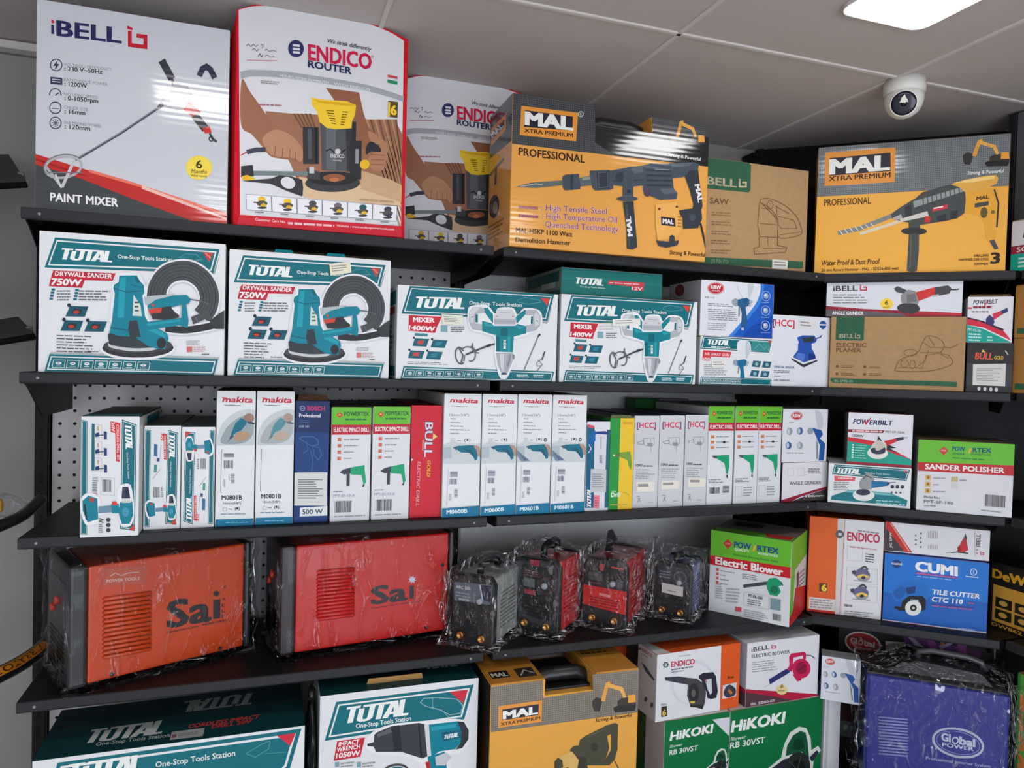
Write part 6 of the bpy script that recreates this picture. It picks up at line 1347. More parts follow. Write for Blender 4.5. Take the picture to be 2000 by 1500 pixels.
def sai(a, base, h, star, sc, weld, care, wc):
    a.T(BK, 'Sa', base[0], base[1], base[0]+(base[2]-base[0])*.80, base[1]+(base[3]-base[1])*.80, h, b=.032)
    a.T(BK, 'Sa', base[0]+h*.03, base[1], base[0]+(base[2]-base[0])*.80-h*.03, base[1]+(base[3]-base[1])*.80, h, b=.02)
    x, y = base[0]+(base[2]-base[0])*.93, base[1]+(base[3]-base[1])*.93
    a.R(BK, x-h*.13, y-h*.74, x+h*.13, y, -.15)
    for k in range(8):
        t = k*math.pi/4+.2; c, s = math.cos(t), math.sin(t)
        a.P(sc, [(star[0]+star[2]*c, star[1]+star[2]*s), (star[0]+star[2]*.5*math.cos(t+.3), star[1]+star[2]*.5*math.sin(t+.3)), (star[0]-star[2]*.2*c, star[1]-star[2]*.2*s), (star[0]+star[2]*.5*math.cos(t-.3), star[1]+star[2]*.5*math.sin(t-.3))])
    a.E(sc, star[0], star[1], star[2]*.58)
    for (x, y, hh), l in zip(weld, 'WELD'): a.T(wc, l, x-hh*.45, y+hh*.5, x+hh*.45, y+hh*.42, hh, b=.02)
    a.T((52, 24, 26), 'Customer Care : 9400016444', *care, b=.012)
def sai1(a):
    sai(a, (1262, 822, 1655, 752), 205, (1626, 556, 34), BK, [(1682, 600, 24), (1677, 648, 24), (1676, 692, 24), (1675, 732, 24)], (1250, 868, 1700, 772, 18), BK)
    a.C(BK, 3, 1690, 502, 9); a.P((186, 80, 60), 762, 352, 1105, 322, 1098, 470, 765, 488); a.T((206, 176, 176), 'POWER TOOLS', 795, 462, 1045, 440, 24, b=.02); a.L((204, 170, 170), 6, 820, 410, 860, 385, 905, 405, 960, 385, 1040, 380)
rows = [(766, 592+k*35.5, 1138, 543+k*34) for k in range(14)]
rectwelder('orange welding machine wrapped in clear film with bold black lettering', 'H', [660, 335, 1838, 160, 1825, 970, 655, 1265], (-.319, 1.584), (-.037, 1.709), .185, (200, 66, 18), (40, 42, 44), sai1, rows, ((840, 1185), (1655, 985)), 3)
def sai2(a):
    sai(a, (1106, 846, 1500, 792), 160, (1476, 616, 42), (200, 206, 226), [(1530, 672, 26), (1528, 712, 24), (1527, 745, 24), (1527, 778, 24)], (1100, 888, 1560, 820, 14), (214, 120, 112))
rows = [(585, 545+k*34, 945, 512+k*33) for k in range(14)]
rectwelder('red welding machine wrapped in clear film with bold black lettering', 'I', [400, 305, 1812, 185, 1800, 1080, 385, 1305], (.072, 1.637), (.428, 1.690), .19, (202, 28, 16), (36, 24, 26), sai2, rows, ((1755, 480), (1610, 1060)), 5)

def inverter(label, L, Rr, depth, ztop, face, sidecol, seed, bandf=None, tagc=None, handle=None, lever=False):
    L = np.array(L); Rr = np.array(Rr); w = float(np.hypot(*(Rr-L))); h = ztop-Z3
    t = thing('inverter_welder', label, 'welder', (L[0], L[1], Z3), math.atan2(*(Rr-L)[::-1]), 'small wrapped inverter welders')
    f0 = .008
    dk = mat((30, 31, 35), 'plastic')
    b = MB(); b.box(.003, .02, f0, w-.003, depth-.016, h-.004, mat(sidecol, 'hot'), .006, 2)
    for k in range(10):
        zz = h*.22+k*h*.055
        b.box(w-.004, depth*.25, zz, w-.0015, depth*.75, zz+.0035, mat(tuple(v*.72 for v in sidecol), 'hot'), .0006)
    b.build('casing', t)
    b = MB(); b.prism([(.004, f0-.004), (w-.004, f0-.004), (w, f0+.006), (w, h*.9), (w-.012, h), (.012, h), (0, h*.9), (0, f0+.006)], 0, .022, dk, .003, seg=2)
    a = Art(b, [0, 0, 100, 0, 100, 160, 0, 160], w, h, lambda u, v, o: (u, -o, v), 'plastic')
    face(a); b.build('front_panel', t)
    b = MB(); b.prism([(.004, f0-.004), (w-.004, f0-.004), (w, f0+.006), (w, h*.9), (w-.012, h), (.012, h), (0, h*.9), (0, f0+.006)], depth-.018, depth, dk, .003, seg=2); b.build('rear_panel', t)
    for u in (.24, .74):
        b = MB(); b.lathe([(.0088, 0), (.0085, .007), (.007, .008), (.006, .008), (.0055, .003), (.0004, .003)], mat((206, 150, 84), 'brass'), 20, Matrix.Translation((w*u, .0005, h*.13)) @ Matrix.Rotation(rad(90), 4, 'X')); b.build('cable_socket', t)
    b = MB(); b.lathe([(.0075, 0), (.007, .008), (.003, .009), (.0004, .009)], mat((170, 174, 182), 'metal'), 18, Matrix.Translation((w*.68, .0005, h*.66)) @ Matrix.Rotation(rad(90), 4, 'X')); b.build('current_knob', t)
    if handle:
        b = MB(); b.tube([(w/2, depth*.22, h-.004), (w/2, depth*.24, h+handle*.8), (w/2, depth*.34, h+handle), (w/2, depth*.66, h+handle), (w/2, depth*.76, h+handle*.8), (w/2, depth*.78, h-.004)], .0085, dk, 10); b.build('carry_handle', t)
    if lever:
        b = MB(); b.prism([(w*.2, h-.006), (w*.42, h-.006), (w*.40, h+.02), (w*.5, h+.03), (w*.36, h+.055), (w*.26, h+.05)], depth*.5, depth*.53, dk, .002); b.build('strap_clip', t)
    for x in (.014, w-.014):
        for y in (.03, depth-.03):
            b = MB(); b.lathe([(.007, 0), (.007, f0+.001)], mat((16, 16, 17), 'plastic'), 12, Matrix.Translation((x, y, 0))); b.build('rubber_foot', t)
    if tagc:
        b = MB(); A2 = Art(b, [0, 0, 100, 0, 100, 160, 0, 160], w, h, lambda u, v, o: (u, -o, v), 'sticker', base=.003); A2.P((206, 200, 196), tagc); x0, y0 = tagc[0]; x1, y1 = tagc[2]; A2.K((140, 136, 134), x0+(x1-x0)*.25, y0+(y1-y0)*.55, x0+(x1-x0)*.8, y0+(y1-y0)*.8, 1); b.build('price_sticker', t)
    wrap(t, -.002, -.014, 0, w+.002, depth+.002, h, seed, .013, .004, (handle or .01)*1.0+.022, 'crumpled')
def f1(a):
    a.P((92, 100, 112), 4, 20, 96, 14, 92, 60, 6, 62); a.P((30, 34, 60), 66, 18, 94, 16, 92, 54, 72, 50); a.L((190, 206, 226), 3, 66, 18, 74, 52); a.T((206, 210, 216), 'ARC 200', 10, 34, 44, 34, 7, b=.02); a.K((140, 146, 156), 10, 40, 55, 54, 2); a.T((206, 210, 216), 'INVERTER', 18, 60, 42, 60, 5); a.L((56, 58, 62), 2, 20, 70, 10, 110); a.L((56, 58, 62), 2, 80, 70, 86, 110)
def f2(a):
    a.S((58, 60, 64), 8, 20, 20, 8, 80, 8, 94, 22, 92, 130, 8, 120); a.S((34, 35, 38), 14, 26, 22, 16, 78, 16, 88, 28, 86, 120, 14, 112); a.P((150, 40, 60), 30, 4, 56, 2, 52, 16, 34, 16); a.R((90, 96, 96), 18, 44, 44, 62); a.R((150, 46, 66), 20, 68, 46, 78); a.K((110, 60, 70), 20, 26, 60, 40, 3); a.C((80, 40, 50), 3, 70, 55, 16)
    for k in range(6): a.L((20, 20, 22), 2.5, 16, 86+k*7, 84, 89+k*7)
def f3(a):
    a.P((200, 36, 34), 1, 66, 99, 68, 99, 122, 1, 112); a.T((226, 180, 176), 'INVERTER', 38, 86, 62, 88, 6, b=.02)
    for k in range(4): a.L((120, 20, 22), 2, 16, 92+k*6, 84, 94+k*6)
    a.P((170, 50, 60), 36, 14, 48, 12, 46, 28, 38, 28); a.L((190, 60, 60), 4, 64, 16, 90, 18); a.R((70, 74, 72), 12, 34, 44, 52); a.K((120, 60, 60), 12, 56, 40, 62, 1); a.E((70, 74, 80), 82, 54, 9, 12)
def f4(a):
    a.P((54, 56, 66), 8, 12, 92, 12, 90, 70, 10, 70); a.C((90, 94, 106), 3, 70, 40, 16); a.K((120, 122, 130), 14, 26, 50, 50, 3)
def P2(z, q): return zp(z, q)[0]
inverter('black wrapped inverter welder with a grey side, standing beside the red welding machine', (.427, 1.645), (.508, 1.570), .172, zat(*P2('J', [200, 410]), (.45, 1.63)), f1, (150, 156, 150), 11, handle=.016)
inverter('wrapped inverter welder with a bright red side and an all black ribbed front', (.600, 1.680), (.680, 1.594), .15, zat(*P2('J', [700, 300]), (.64, 1.64)), f2, (200, 40, 44), 12, handle=.028)
inverter('wrapped inverter welder with a broad red band across its front', (.781, 1.674), (.864, 1.594), .20, zat(*P2('J', [1190, 305]), (.82, 1.635)), f3, (190, 44, 48), 13, lever=True)
inverter('small wrapped inverter welder with a blue side and a blank price sticker', (.998, 1.690), (1.063, 1.615), .12, zat(*P2('J', [1680, 330]), (1.03, 1.65)), f4, (96, 100, 150), 14, tagc=[(22, 62), (80, 64), (80, 92), (22, 90)], handle=.01)

# green topped blower carton turned towards the room
PL = ((1.165, 1.680), (1.295, 1.508))
c = Carton('blower_carton', 'white carton with a green blower picture and green lid, beside the wrapped inverter welders', 'carton', 'K', [85, 185, 575, 225, 575, 762, 75, 700], Z3, .185, PL, (216, 218, 220), None, (220, 222, 226), lid=(96, 90, 84))
a = c.front
a.P(PGRN, 85, 185, 575, 225, 575, 384, 83, 345); a.P((196, 36, 44), 83, 345, 575, 384, 575, 452, 81, 404)
a.P((206, 50, 60), 162, 264, 190, 236, 218, 268, 190, 300); a.T((240, 200, 200), 'PTX', 178, 270, 204, 272, 10)
a.T((30, 70, 140), 'POW', 230, 284, 330, 292, 34, b=.035); a.P((230, 180, 50), 340, 300, 352, 262, 362, 264, 354, 302); a.T((30, 70, 140), 'RTEX', 370, 296, 498, 306, 34, b=.035); a.T((235, 240, 232), 'QUALITY', 232, 304, 322, 312, 16, b=.02); a.T((235, 240, 232), 'POWERTOOLS', 376, 318, 492, 326, 13, b=.02); a.T((40, 120, 60), 'Powertex Electric Power Tools', 228, 336, 500, 360, 12)
a.T((242, 236, 236), 'Electric Blower', 118, 398, 526, 438, 44, b=.04)
for k in range(4): a.R((206, 100, 90), 120, 424+k*27, 138, 442+k*27); a.K((150, 150, 156), 148, 432+k*27, 148+(110, 40, 70, 60)[k], 446+k*27, 1, .08)
a.K((150, 150, 156), 285, 442, 390, 478, 3, .08)
a.L((70, 74, 84), 20, 292, 526, 360, 510, 440, 492); a.P(BGRN, 432, 490, 450, 462, 490, 455, 525, 480, 522, 500, 505, 505, 520, 540, 500, 568, 455, 565, 438, 530); a.E((20, 120, 90), 480, 530, 24, 26); a.L((60, 64, 70), 7, 520, 480, 530, 500)
a.L((190, 192, 196), 2, 298, 560, 450, 575, 450, 660, 298, 645, closed=True); a.T((80, 80, 84), 'PT-EB-500', 325, 590, 410, 600, 18, b=.02); a.K((130, 130, 134), 320, 600, 420, 640, 3, .08)
a.K((170, 170, 176), 120, 520, 170, 620, 7); a.K((170, 170, 176), 188, 540, 285, 640, 5)
a.R((206, 90, 100), 246, 660, 284, 690); a.K((170, 170, 176), 300, 668, 460, 720, 4, .1); a.bars((80, 80, 84), 480, 680, 528, 722, 10, .1); a.R((120, 150, 160), 462, 585, 522, 655, .08)
r = c.side('right', [0, 0, 1, 0, 1, 1, 0, 1], (214, 214, 216)); r.P(PGRN, 0, 0, 1, 0, 1, .3, .25, .38, .2, .85, 0, .9); r.P((196, 40, 44), 0, .9, .2, .85, .3, .6, 1, .7, 1, 1, 0, 1); r.P((80, 70, 60), .35, .45, .5, .42, .5, .62, .38, .62); r.K(GRY, .55, .45, .95, .65, 4)
tp = c.side('top', [0, 0, 1, 0, 1, 1, 0, 1]); tp.P((120, 116, 112), 0, 0, 1, 0, 1, 1, 0, 1); tp.P(PGRN, .01, .74, .99, .74, .99, .99, .01, .99); tp.P((196, 60, 56), .62, .72, .97, .70, .97, .95, .70, .96); tp.P((64, 60, 56), .1, .2, .5, .15, .5, .45, .15, .5)
c.done()
# corner shelf, fourth row
PL = ((1.435, 1.606), (1.58, 1.493))
c = Carton('saw_carton', 'upright half orange, half white carton with two small saw pictures', 'carton', 'K', [685, 92, 1145, 117, 1130, 722, 680, 668], Z3, .16, PL, (206, 84, 34), (200, 90, 40), (222, 222, 226), lid=(130, 96, 70))
a = c.front
a.P((222, 96, 40), 685, 92, 868, 102, 850, 690, 680, 668); a.P((206, 206, 208), 855, 105, 905, 106, 892, 692, 850, 690); a.L((206, 70, 80), 3, 898, 110, 880, 692); a.P((214, 210, 206), 694, 585, 850, 600, 848, 680, 692, 655); a.K((150, 140, 140), 700, 592, 840, 650, 4, .08); a.P((200, 50, 40), 684, 655, 850, 672, 850, 690, 682, 668)
a.P((90, 60, 30), 752, 500, 800, 504, 800, 556, 752, 550); a.T((240, 210, 60), '6', 768, 548, 796, 551, 40, b=.04); a.E((90, 90, 96), 868, 200, 26, 26); a.R((206, 206, 210), 860, 192, 880, 208)
a.T((190, 40, 80), 'ENDICO', 916, 236, 1116, 248, 52, b=.03); a.K((150, 140, 150), 980, 165, 1125, 184, 1, .1)
for y in (400, 510): a.L((196, 196, 200), 2, 918, y, 1106, y+12, 1104, y+108, 914, y+96, closed=True)
a.L((196, 196, 200), 2, 918, 270, 1010, 275, 1010, 365, 918, 358, closed=True); a.K((90, 90, 96), 1028, 310, 1098, 370, 4, .1); a.K((190, 140, 150), 930, 268, 1100, 284, 1, .08)
for x, y in ((1012, 440), (1005, 552)):
    a.E((150, 150, 156), x+6, y+20, 40, 28); a.P((104, 100, 136), x-52, y+6, x-40, y-18, x-10, y-36, x+24, y-30, x+46, y-2, x+48, y+16, x+14, y+2, x-16, y+4, x-40, y+18); a.P((236, 196, 90), x-30, y+12, x+4, y+2, x+38, y+12, x+40, y+26, x+10, y+18, x-24, y+28); a.E((52, 52, 60), x+6, y+24, 13, 10)
    a.L((60, 60, 70), 9, x-10, y-34, x+16, y-44, x+34, y-24, smooth=True); a.P((70, 68, 84), x-66, y-16, x-44, y-22, x-40, y+2, x-60, y+4); a.L((150, 150, 156), 4, x-52, y+42, x+58, y+50)
a.bars((110, 110, 114), 905, 625, 955, 640, 12, .1); a.K((150, 150, 156), 905, 662, 1090, 708, 4, .08)
c.done()
PL = ((1.583, 1.489), (1.768, 1.341))
c0 = c = Carton('tile_cutter_carton', 'bright blue carton with a tile cutter picture', 'carton', 'K', [1143, 325, 1790, 360, 1772, 805, 1140, 725], Z3, .16, PL, (20, 60, 140), (24, 60, 130), (34, 116, 204))
a = c.front
a.P((30, 96, 184), 1141, 560, 1782, 610, 1772, 805, 1140, 725); a.P((206, 200, 214), 1140, 718, 1772, 796, 1772, 805, 1140, 727); a.P((220, 90, 120), 1290, 740, 1340, 746, 1340, 754, 1290, 748)
a.T((236, 238, 242), 'CUMI', 1328, 425, 1580, 448, 56, b=.05); a.P((120, 70, 150), 1326, 432, 1582, 454, 1582, 468, 1326, 445); a.K((214, 120, 150), 1332, 436, 1576, 446, 1, .08); a.K((180, 206, 236), 1335, 455, 1575, 462, 1, .08)
a.E((30, 60, 120), 1213, 388, 28, 24); a.T((214, 222, 236), 'cumi', 1184, 392, 1244, 396, 16, b=.03); a.C((206, 222, 240), 5, 1686, 420, 20); a.L((206, 222, 240), 4, 1686, 408, 1686, 432); a.K((206, 222, 240), 1636, 442, 1740, 456, 1, .06)
a.S((36, 110, 196), 1195, 560, 1250, 500, 1330, 492, 1395, 520, 1400, 600, 1330, 610, 1220, 610); a.S((26, 90, 170), 1200, 560, 1250, 520, 1270, 560, 1230, 600); a.P((24, 26, 34), 1252, 610, 1290, 578, 1370, 575, 1392, 600, 1390, 660, 1360, 670, 1240, 668, 1205, 650, 1215, 640, 1245, 645); a.P((24, 60, 120), 1270, 530, 1330, 520, 1325, 560, 1280, 570)
a.E((222, 226, 222), 1318, 650, 48, 46); a.E((40, 44, 40), 1318, 650, 20, 20); a.E((206, 206, 200), 1318, 650, 8, 8); a.T((190, 206, 230), 'CUMI', 1300, 610, 1346, 612, 12, b=.02)
a.T((226, 232, 240), 'TILE CUTTER', 1430, 564, 1724, 586, 28, b=.035, it=.12); a.T((226, 232, 240), 'CTC 110', 1428, 608, 1618, 622, 28, b=.035, it=.12); a.K((190, 90, 130), 1650, 606, 1698, 622, 1, .08); a.K((180, 90, 140), 1428, 628, 1690, 642, 1, .08); a.P((70, 60, 140), 1428, 622, 1690, 642, 1690, 646, 1428, 628); a.K((170, 206, 240), 1590, 765, 1715, 785, 2, .1)
c.flap(.01, c.w-.01, .004, (40, 60, 120), .5, 'tape_edge'); c.done()
c = Carton('saw_carton', 'white carton with a red tool printed sideways, lying on the bright blue carton', 'carton', 'K', [1152, 130, 1797, 166, 1787, 356, 1146, 322], c0.ztop+.0045, .15, ((1.584, 1.490), (1.769, 1.342)), (170, 170, 176), (206, 206, 210), (222, 222, 228), lid=(110, 80, 60))
a = c.front
a.P((70, 60, 66), 1150, 150, 1275, 322, 1146, 320); a.P((196, 50, 46), 1152, 130, 1190, 133, 1325, 325, 1275, 322, 1150, 165); a.P((226, 140, 120), 1180, 140, 1190, 140, 1312, 318, 1300, 318)
a.T((216, 210, 210), 'JIG SAW', 1196, 300, 1194, 200, 14, b=.02, perp=True); a.K((120, 116, 120), 1340, 200, 1352, 285, 3, 0, .4); a.K((110, 106, 112), 1372, 185, 1384, 300, 4, 0, .4)
for k in range(6): a.L((150, 146, 150), 3, 1424+k*11, 180, 1424+k*11, 228); a.L((150, 146, 150), 3, 1424+k*11, 270, 1424+k*11, 295)
a.P((190, 50, 54), 1622, 245, 1640, 215, 1655, 235, 1665, 290, 1640, 310, 1600, 310, 1610, 275); a.P((70, 74, 96), 1640, 215, 1648, 188, 1658, 215, 1654, 238); a.L((40, 40, 44), 7, 1560, 312, 1600, 308, 1665, 312); a.L((110, 110, 116), 3, 1530, 316, 1565, 310); a.P((150, 30, 40), 1600, 280, 1615, 262, 1620, 300, 1602, 308)
a.L((206, 150, 160), 2, 1704, 170, 1704, 330); a.T((70, 66, 76), 'iBELL', 1734, 268, 1738, 190, 22, b=.02, perp=True); blogo(a, (190, 36, 74), 1734, 295, 1758, 318); a.K((150, 140, 150), 1712, 190, 1722, 320, 6, 0, .4)
c.done()
zt = atX(1938, 1096, 1.835)[2]; y = atX(1934, 1160, 1.835)[1]
t, b, a, w, h = edge_box('tool_carton', 'black and yellow carton cut by the frame beside the bright blue carton', 1.835, y, Z3, zt-Z3, .26, .16, (214, 160, 62))
a.R((36, 32, 28), 0, 0, 1, .34); a.T((226, 166, 40), 'DeWALT', .02, .24, .62, .24, .13, b=.045); a.R((40, 34, 26), 0, .34, .03, 1); a.R((36, 30, 22), 0, .9, 1, 1); a.T((220, 160, 50), 'DW862', .03, .975, .34, .975, .05, b=.02)
for u in (.06, .26):
    for v in (.52, .70): a.R((40, 34, 24), u, v, u+.17, v+.15); a.E((206, 160, 70), u+.08, v+.075, .045, .04)
a.E((60, 48, 30), .75, .66, .16, .2); edge_done(t, b, w, .16, h, (30, 28, 26))

# ------------------------------------------------------------------ bottom deck
def fr(A, B, zt, zb, z): return [k for P in ((A[0], A[1], zt), (B[0], B[1], zt), (B[0], B[1], zb), (A[0], A[1], zb)) for k in proj(P, z)]
def deckbox(name, lab, z, A, B, ztop, depth, side, top, front, zb=ZB, **kw):
    fq = fr(A, B, ztop, zb, z)
    return Carton(name, lab, 'carton', z, fq, zb, depth, (A, B), side, top, front, h=ztop-zb, **kw)
# large teal carton with its top showing
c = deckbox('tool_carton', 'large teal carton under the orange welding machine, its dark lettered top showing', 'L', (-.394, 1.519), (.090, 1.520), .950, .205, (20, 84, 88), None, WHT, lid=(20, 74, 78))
a = c.front
frame_band(a, [(352, 655), (1840, 446), (1770, 690), (1700, 760), (250, 960)], 14, 24)
a.T((236, 240, 238), 'TOTAL', 390, 790, 890, 720, 120, b=.048, it=.2); a.T((224, 232, 230), 'One-Stop Tools Station', 950, 684, 1435, 612, 34, b=.016); a.P((206, 50, 66), 1690, 490, 1806, 472, 1772, 552); a.L((90, 160, 165), 4, 1500, 600, 1600, 540, 1650, 520, 1640, 570, 1560, 620, closed=True); a.L((90, 160, 165), 3, 1620, 600, 1750, 590)
a.P((196, 40, 58), 330, 1000, 900, 920, 870, 1010, 300, 1090); a.P(TEALB, 900, 900, 1500, 800, 1560, 1000, 950, 1150)
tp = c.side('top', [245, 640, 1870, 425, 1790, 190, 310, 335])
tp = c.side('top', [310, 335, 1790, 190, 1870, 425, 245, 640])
tp.P((14, 60, 66), 310, 335, 1790, 190, 1870, 425, 245, 640); tp.P((18, 48, 54), 310, 335, 1790, 190, 1822, 285, 285, 462); tp.L((60, 70, 70), 4, 285, 462, 1822, 285)  # teal darkened for the shelf's shade, darker again at the back for its reflection
tp.T((206, 212, 210), 'TOTAL', 540, 536, 1062, 470, 78, b=.035, it=.2); tp.T((196, 204, 202), 'One-Stop Tools Station', 635, 548, 1088, 492, 20, b=.01); tp.T((150, 156, 156), 'TOTAL', 1550, 240, 1092, 292, 66, b=.03, it=.2, perp=True)
tp.T((196, 62, 56), 'CORDLESS IMPACT', 1190, 446, 1600, 388, 22, b=.03, it=.15); tp.T((196, 62, 56), 'DRILL 20V', 1330, 446, 1560, 414, 18, b=.03, it=.15)
tp.P((176, 176, 178), 1095, 466, 1290, 442, 1293, 488, 1098, 512); tp.P((150, 90, 100), 1102, 482, 1130, 478, 1132, 496, 1104, 500); tp.K((130, 130, 134), 1140, 474, 1280, 492, 2, -.12)
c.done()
# impact wrench carton
c = deckbox('impact_wrench_carton', 'white and teal carton with an impact wrench picture under the red welding machine', 'M', (.120, 1.535), (.465, 1.534), 1.0, .19, (190, 194, 196), (16, 60, 64), (224, 226, 230), lid=(16, 56, 60))
a = c.front
frame_band(a, [(166, 326), (957, 226), (902, 426), (100, 550)], 9, 16)
a.T((236, 240, 238), 'TOTAL', 206, 452, 602, 398, 92, b=.048, it=.2); a.T((230, 236, 234), 'One-Stop Tools Station', 280, 478, 596, 432, 26, b=.016)
a.L((170, 206, 204), 3, 650, 330, 670, 305, 740, 300, 860, 310, 895, 345, 880, 390, 820, 400, 760, 370, 680, 350, closed=True); a.L((170, 206, 204), 2, 720, 305, 720, 360); a.L((170, 206, 204), 2, 770, 370, 820, 420); a.P((206, 50, 66), 818, 268, 924, 254, 894, 332)
a.P((196, 40, 58), 172, 552, 332, 530, 306, 640, 152, 664); a.T((240, 230, 232), 'IMPACT', 180, 582, 300, 564, 24, b=.03, it=.12); a.T((240, 230, 232), 'WRENCH', 172, 612, 305, 592, 24, b=.03, it=.12); a.T((240, 230, 232), '1050W', 165, 650, 305, 630, 28, b=.035, it=.12)
W_ = (232, 234, 236); a.S(W_, 335, 565, 372, 500, 480, 455, 660, 435, 880, 425, 940, 500, 930, 560, 870, 625, 820, 640, 830, 900, 640, 900, 650, 690, 540, 640, 390, 625, 350, 600)
a.P((60, 62, 68), 344, 566, 382, 555, 384, 515, 400, 500, 480, 466, 640, 446, 690, 456, 704, 560, 700, 635, 660, 650, 540, 612, 395, 612, 380, 582, 346, 580); a.P((40, 42, 48), 480, 466, 530, 458, 545, 600, 500, 605); a.P((90, 94, 102), 400, 510, 480, 475, 485, 500, 402, 530); a.L((30, 31, 36), 8, 640, 450, 655, 640)
a.P((210, 214, 218), 672, 455, 698, 452, 712, 560, 706, 640, 690, 640); a.P(TEALB, 698, 455, 862, 436, 890, 500, 880, 560, 850, 596, 760, 610, 712, 640); a.P((50, 52, 60), 862, 436, 900, 440, 928, 490, 925, 540, 890, 590, 850, 600, 880, 560, 886, 500); a.P((40, 156, 172), 710, 470, 850, 450, 856, 470, 715, 492)
a.P((20, 96, 116), 770, 500, 880, 484, 885, 530, 780, 550); a.T((226, 232, 236), 'TOTAL', 782, 540, 872, 524, 24, b=.03)
a.P(TEALB, 690, 640, 790, 610, 800, 700, 830, 860, 700, 880, 710, 740); a.P((196, 200, 206), 735, 640, 800, 615, 830, 640, 790, 690, 740, 690); a.P((190, 40, 44), 678, 672, 704, 664, 708, 720, 690, 724); a.C((60, 62, 66), 12, 510, 720, 66, 34, -.1, 180, 360); a.C((30, 110, 130), 8, 512, 726, 50, 24, -.1, 180, 360)
for x in (160, 285): a.R((120, 160, 172), x, 672, x+24, 700, -.12); a.K((150, 150, 156), x+32, 672, x+110, 706, 2, -.12)
tp = c.side('top', [75, 195, 955, 85, 985, 185, 75, 295]); tp.T((190, 200, 198), 'TOTAL', 690, 180, 905, 155, 26, b=.048, it=.2); tp.P((196, 156, 96), 330, 190, 640, 150, 655, 165, 345, 206)
c.flap(.10, .225, .012, (176, 136, 84), -.1, 'torn_flap', .03); c.done()
# orange demolition hammer carton with the notched lid
def n3(w, h): return [(0, 0), (w, 0), (w, h), (w*.690, h), (w*.690, h*.905), (w*.352, h*.905), (w*.352, h), (0, h)]
c = deckbox('hammer_carton', 'orange and grey carton with a notched lid and a small excavator on its band', 'M', (.479, 1.486), (.840, 1.478), 1.0, .20, (226, 164, 66), None, None, kind='gloss', notch=n3)
a = c.front
gb = (112, 106, 96)
a.P(gb, 1050, 240, 1354, 200, 1354, 302, 1642, 262, 1640, 165, 1912, 140, 1912, 384, 1055, 500, kind='dots')
malbadge(a, [1098, 352, 1350, 316, 1346, 440, 1098, 476], [1120, 370, 1330, 338, 1328, 400, 1120, 432], (1128, 424, 1320, 394, 42), (1112, 464, 1338, 426, 18))
excavator(a, 1636, 215, 1888, 400, -.1); a.T((60, 44, 24), 'Strong & Powerful', 1655, 442, 1866, 410, 20, b=.015, it=.15)
o1, o2, o3 = (66, 66, 48), (48, 48, 38), (90, 88, 62)
a.P(o1, 1508, 600, 1530, 580, 1560, 575, 1565, 545, 1600, 520, 1720, 460, 1770, 446, 1786, 456, 1782, 600, 1765, 660, 1735, 690, 1700, 690, 1580, 690, 1560, 640, 1520, 640); a.P((226, 164, 66), 1722, 520, 1745, 510, 1744, 600, 1715, 650, 1735, 590); a.E(o2, 1650, 585, 22, 26); a.L(o3, 6, 1600, 530, 1720, 475); a.P(o2, 1540, 640, 1600, 640, 1620, 760, 1560, 760); a.L(o2, 6, 1765, 665, 1795, 720)
a.P((216, 176, 100), 1450, 640, 1520, 610, 1560, 660, 1540, 760, 1440, 760); a.P(o1, 1420, 668, 1440, 645, 1465, 660, 1470, 700, 1420, 720); a.L((110, 70, 30), 5, 1690, 660, 1720, 645)
a.P(o1, 1400, 720, 1500, 700, 1530, 800, 1430, 830)
l = c.side('left', [0, 0, 1, 0, 1, 1, 0, 1], (62, 44, 30)); l.P((40, 38, 36), 0, 0, 1, 0, 1, .3, 0, .3)  # shade painted in: left side dark brown over the orange board
w, h = c.w, c.h
for k_, (x0, x1, cc) in enumerate(((.002, w*.352-.002, (196, 132, 52)), (w*.690+.002, w-.002, (206, 142, 60)))):
    tb_ = MB()
    tb_.box(x0, .002, h+.0004, x1, .198, h+.0022, mat(cc, 'gloss'))
    A3 = Art(tb_, [0, 0, 1, 0, 1, 1, 0, 1], w, .2, None, 'gloss')
    A3.m3 = (lambda pts, A3=A3: (setattr(A3, 'n', A3.n+1) or [(x*w, .2-y*.2, h+.0024+A3.n*1.6e-5) for x, y in pts]))
    if k_ == 0: A3.P((48, 40, 34), .03, .68, .15, .68, .15, .86, .03, .86); A3.T((220, 216, 206), 'MAL', .04, .82, .14, .82, .09, b=.045); A3.P((60, 52, 44), .2, .66, .32, .66, .32, .9, .2, .9); A3.L((206, 206, 200), .012, .22, .85, .26, .72, .31, .82)
    else: A3.K((120, 80, 30), .72, .3, .92, .5, 2)
    tb_.build('lid', c.t)
c.mb.build('carton', c.t)
b = MB(); b.tube([(w*.36, .06, h*.9), (w*.38, .06, h*.945), (w*.42, .06, h*.96), (w*.62, .06, h*.96), (w*.665, .06, h*.945), (w*.68, .06, h*.9)], .017, mat((24, 22, 24), 'plastic'), 12); b.build('carry_handle', c.t)
b = MB(); b.box(w*.355, .02, h*.9055, w*.687, .185, h*.915, mat((20, 19, 21), 'plastic'), .003); b.build('case_top', c.t)
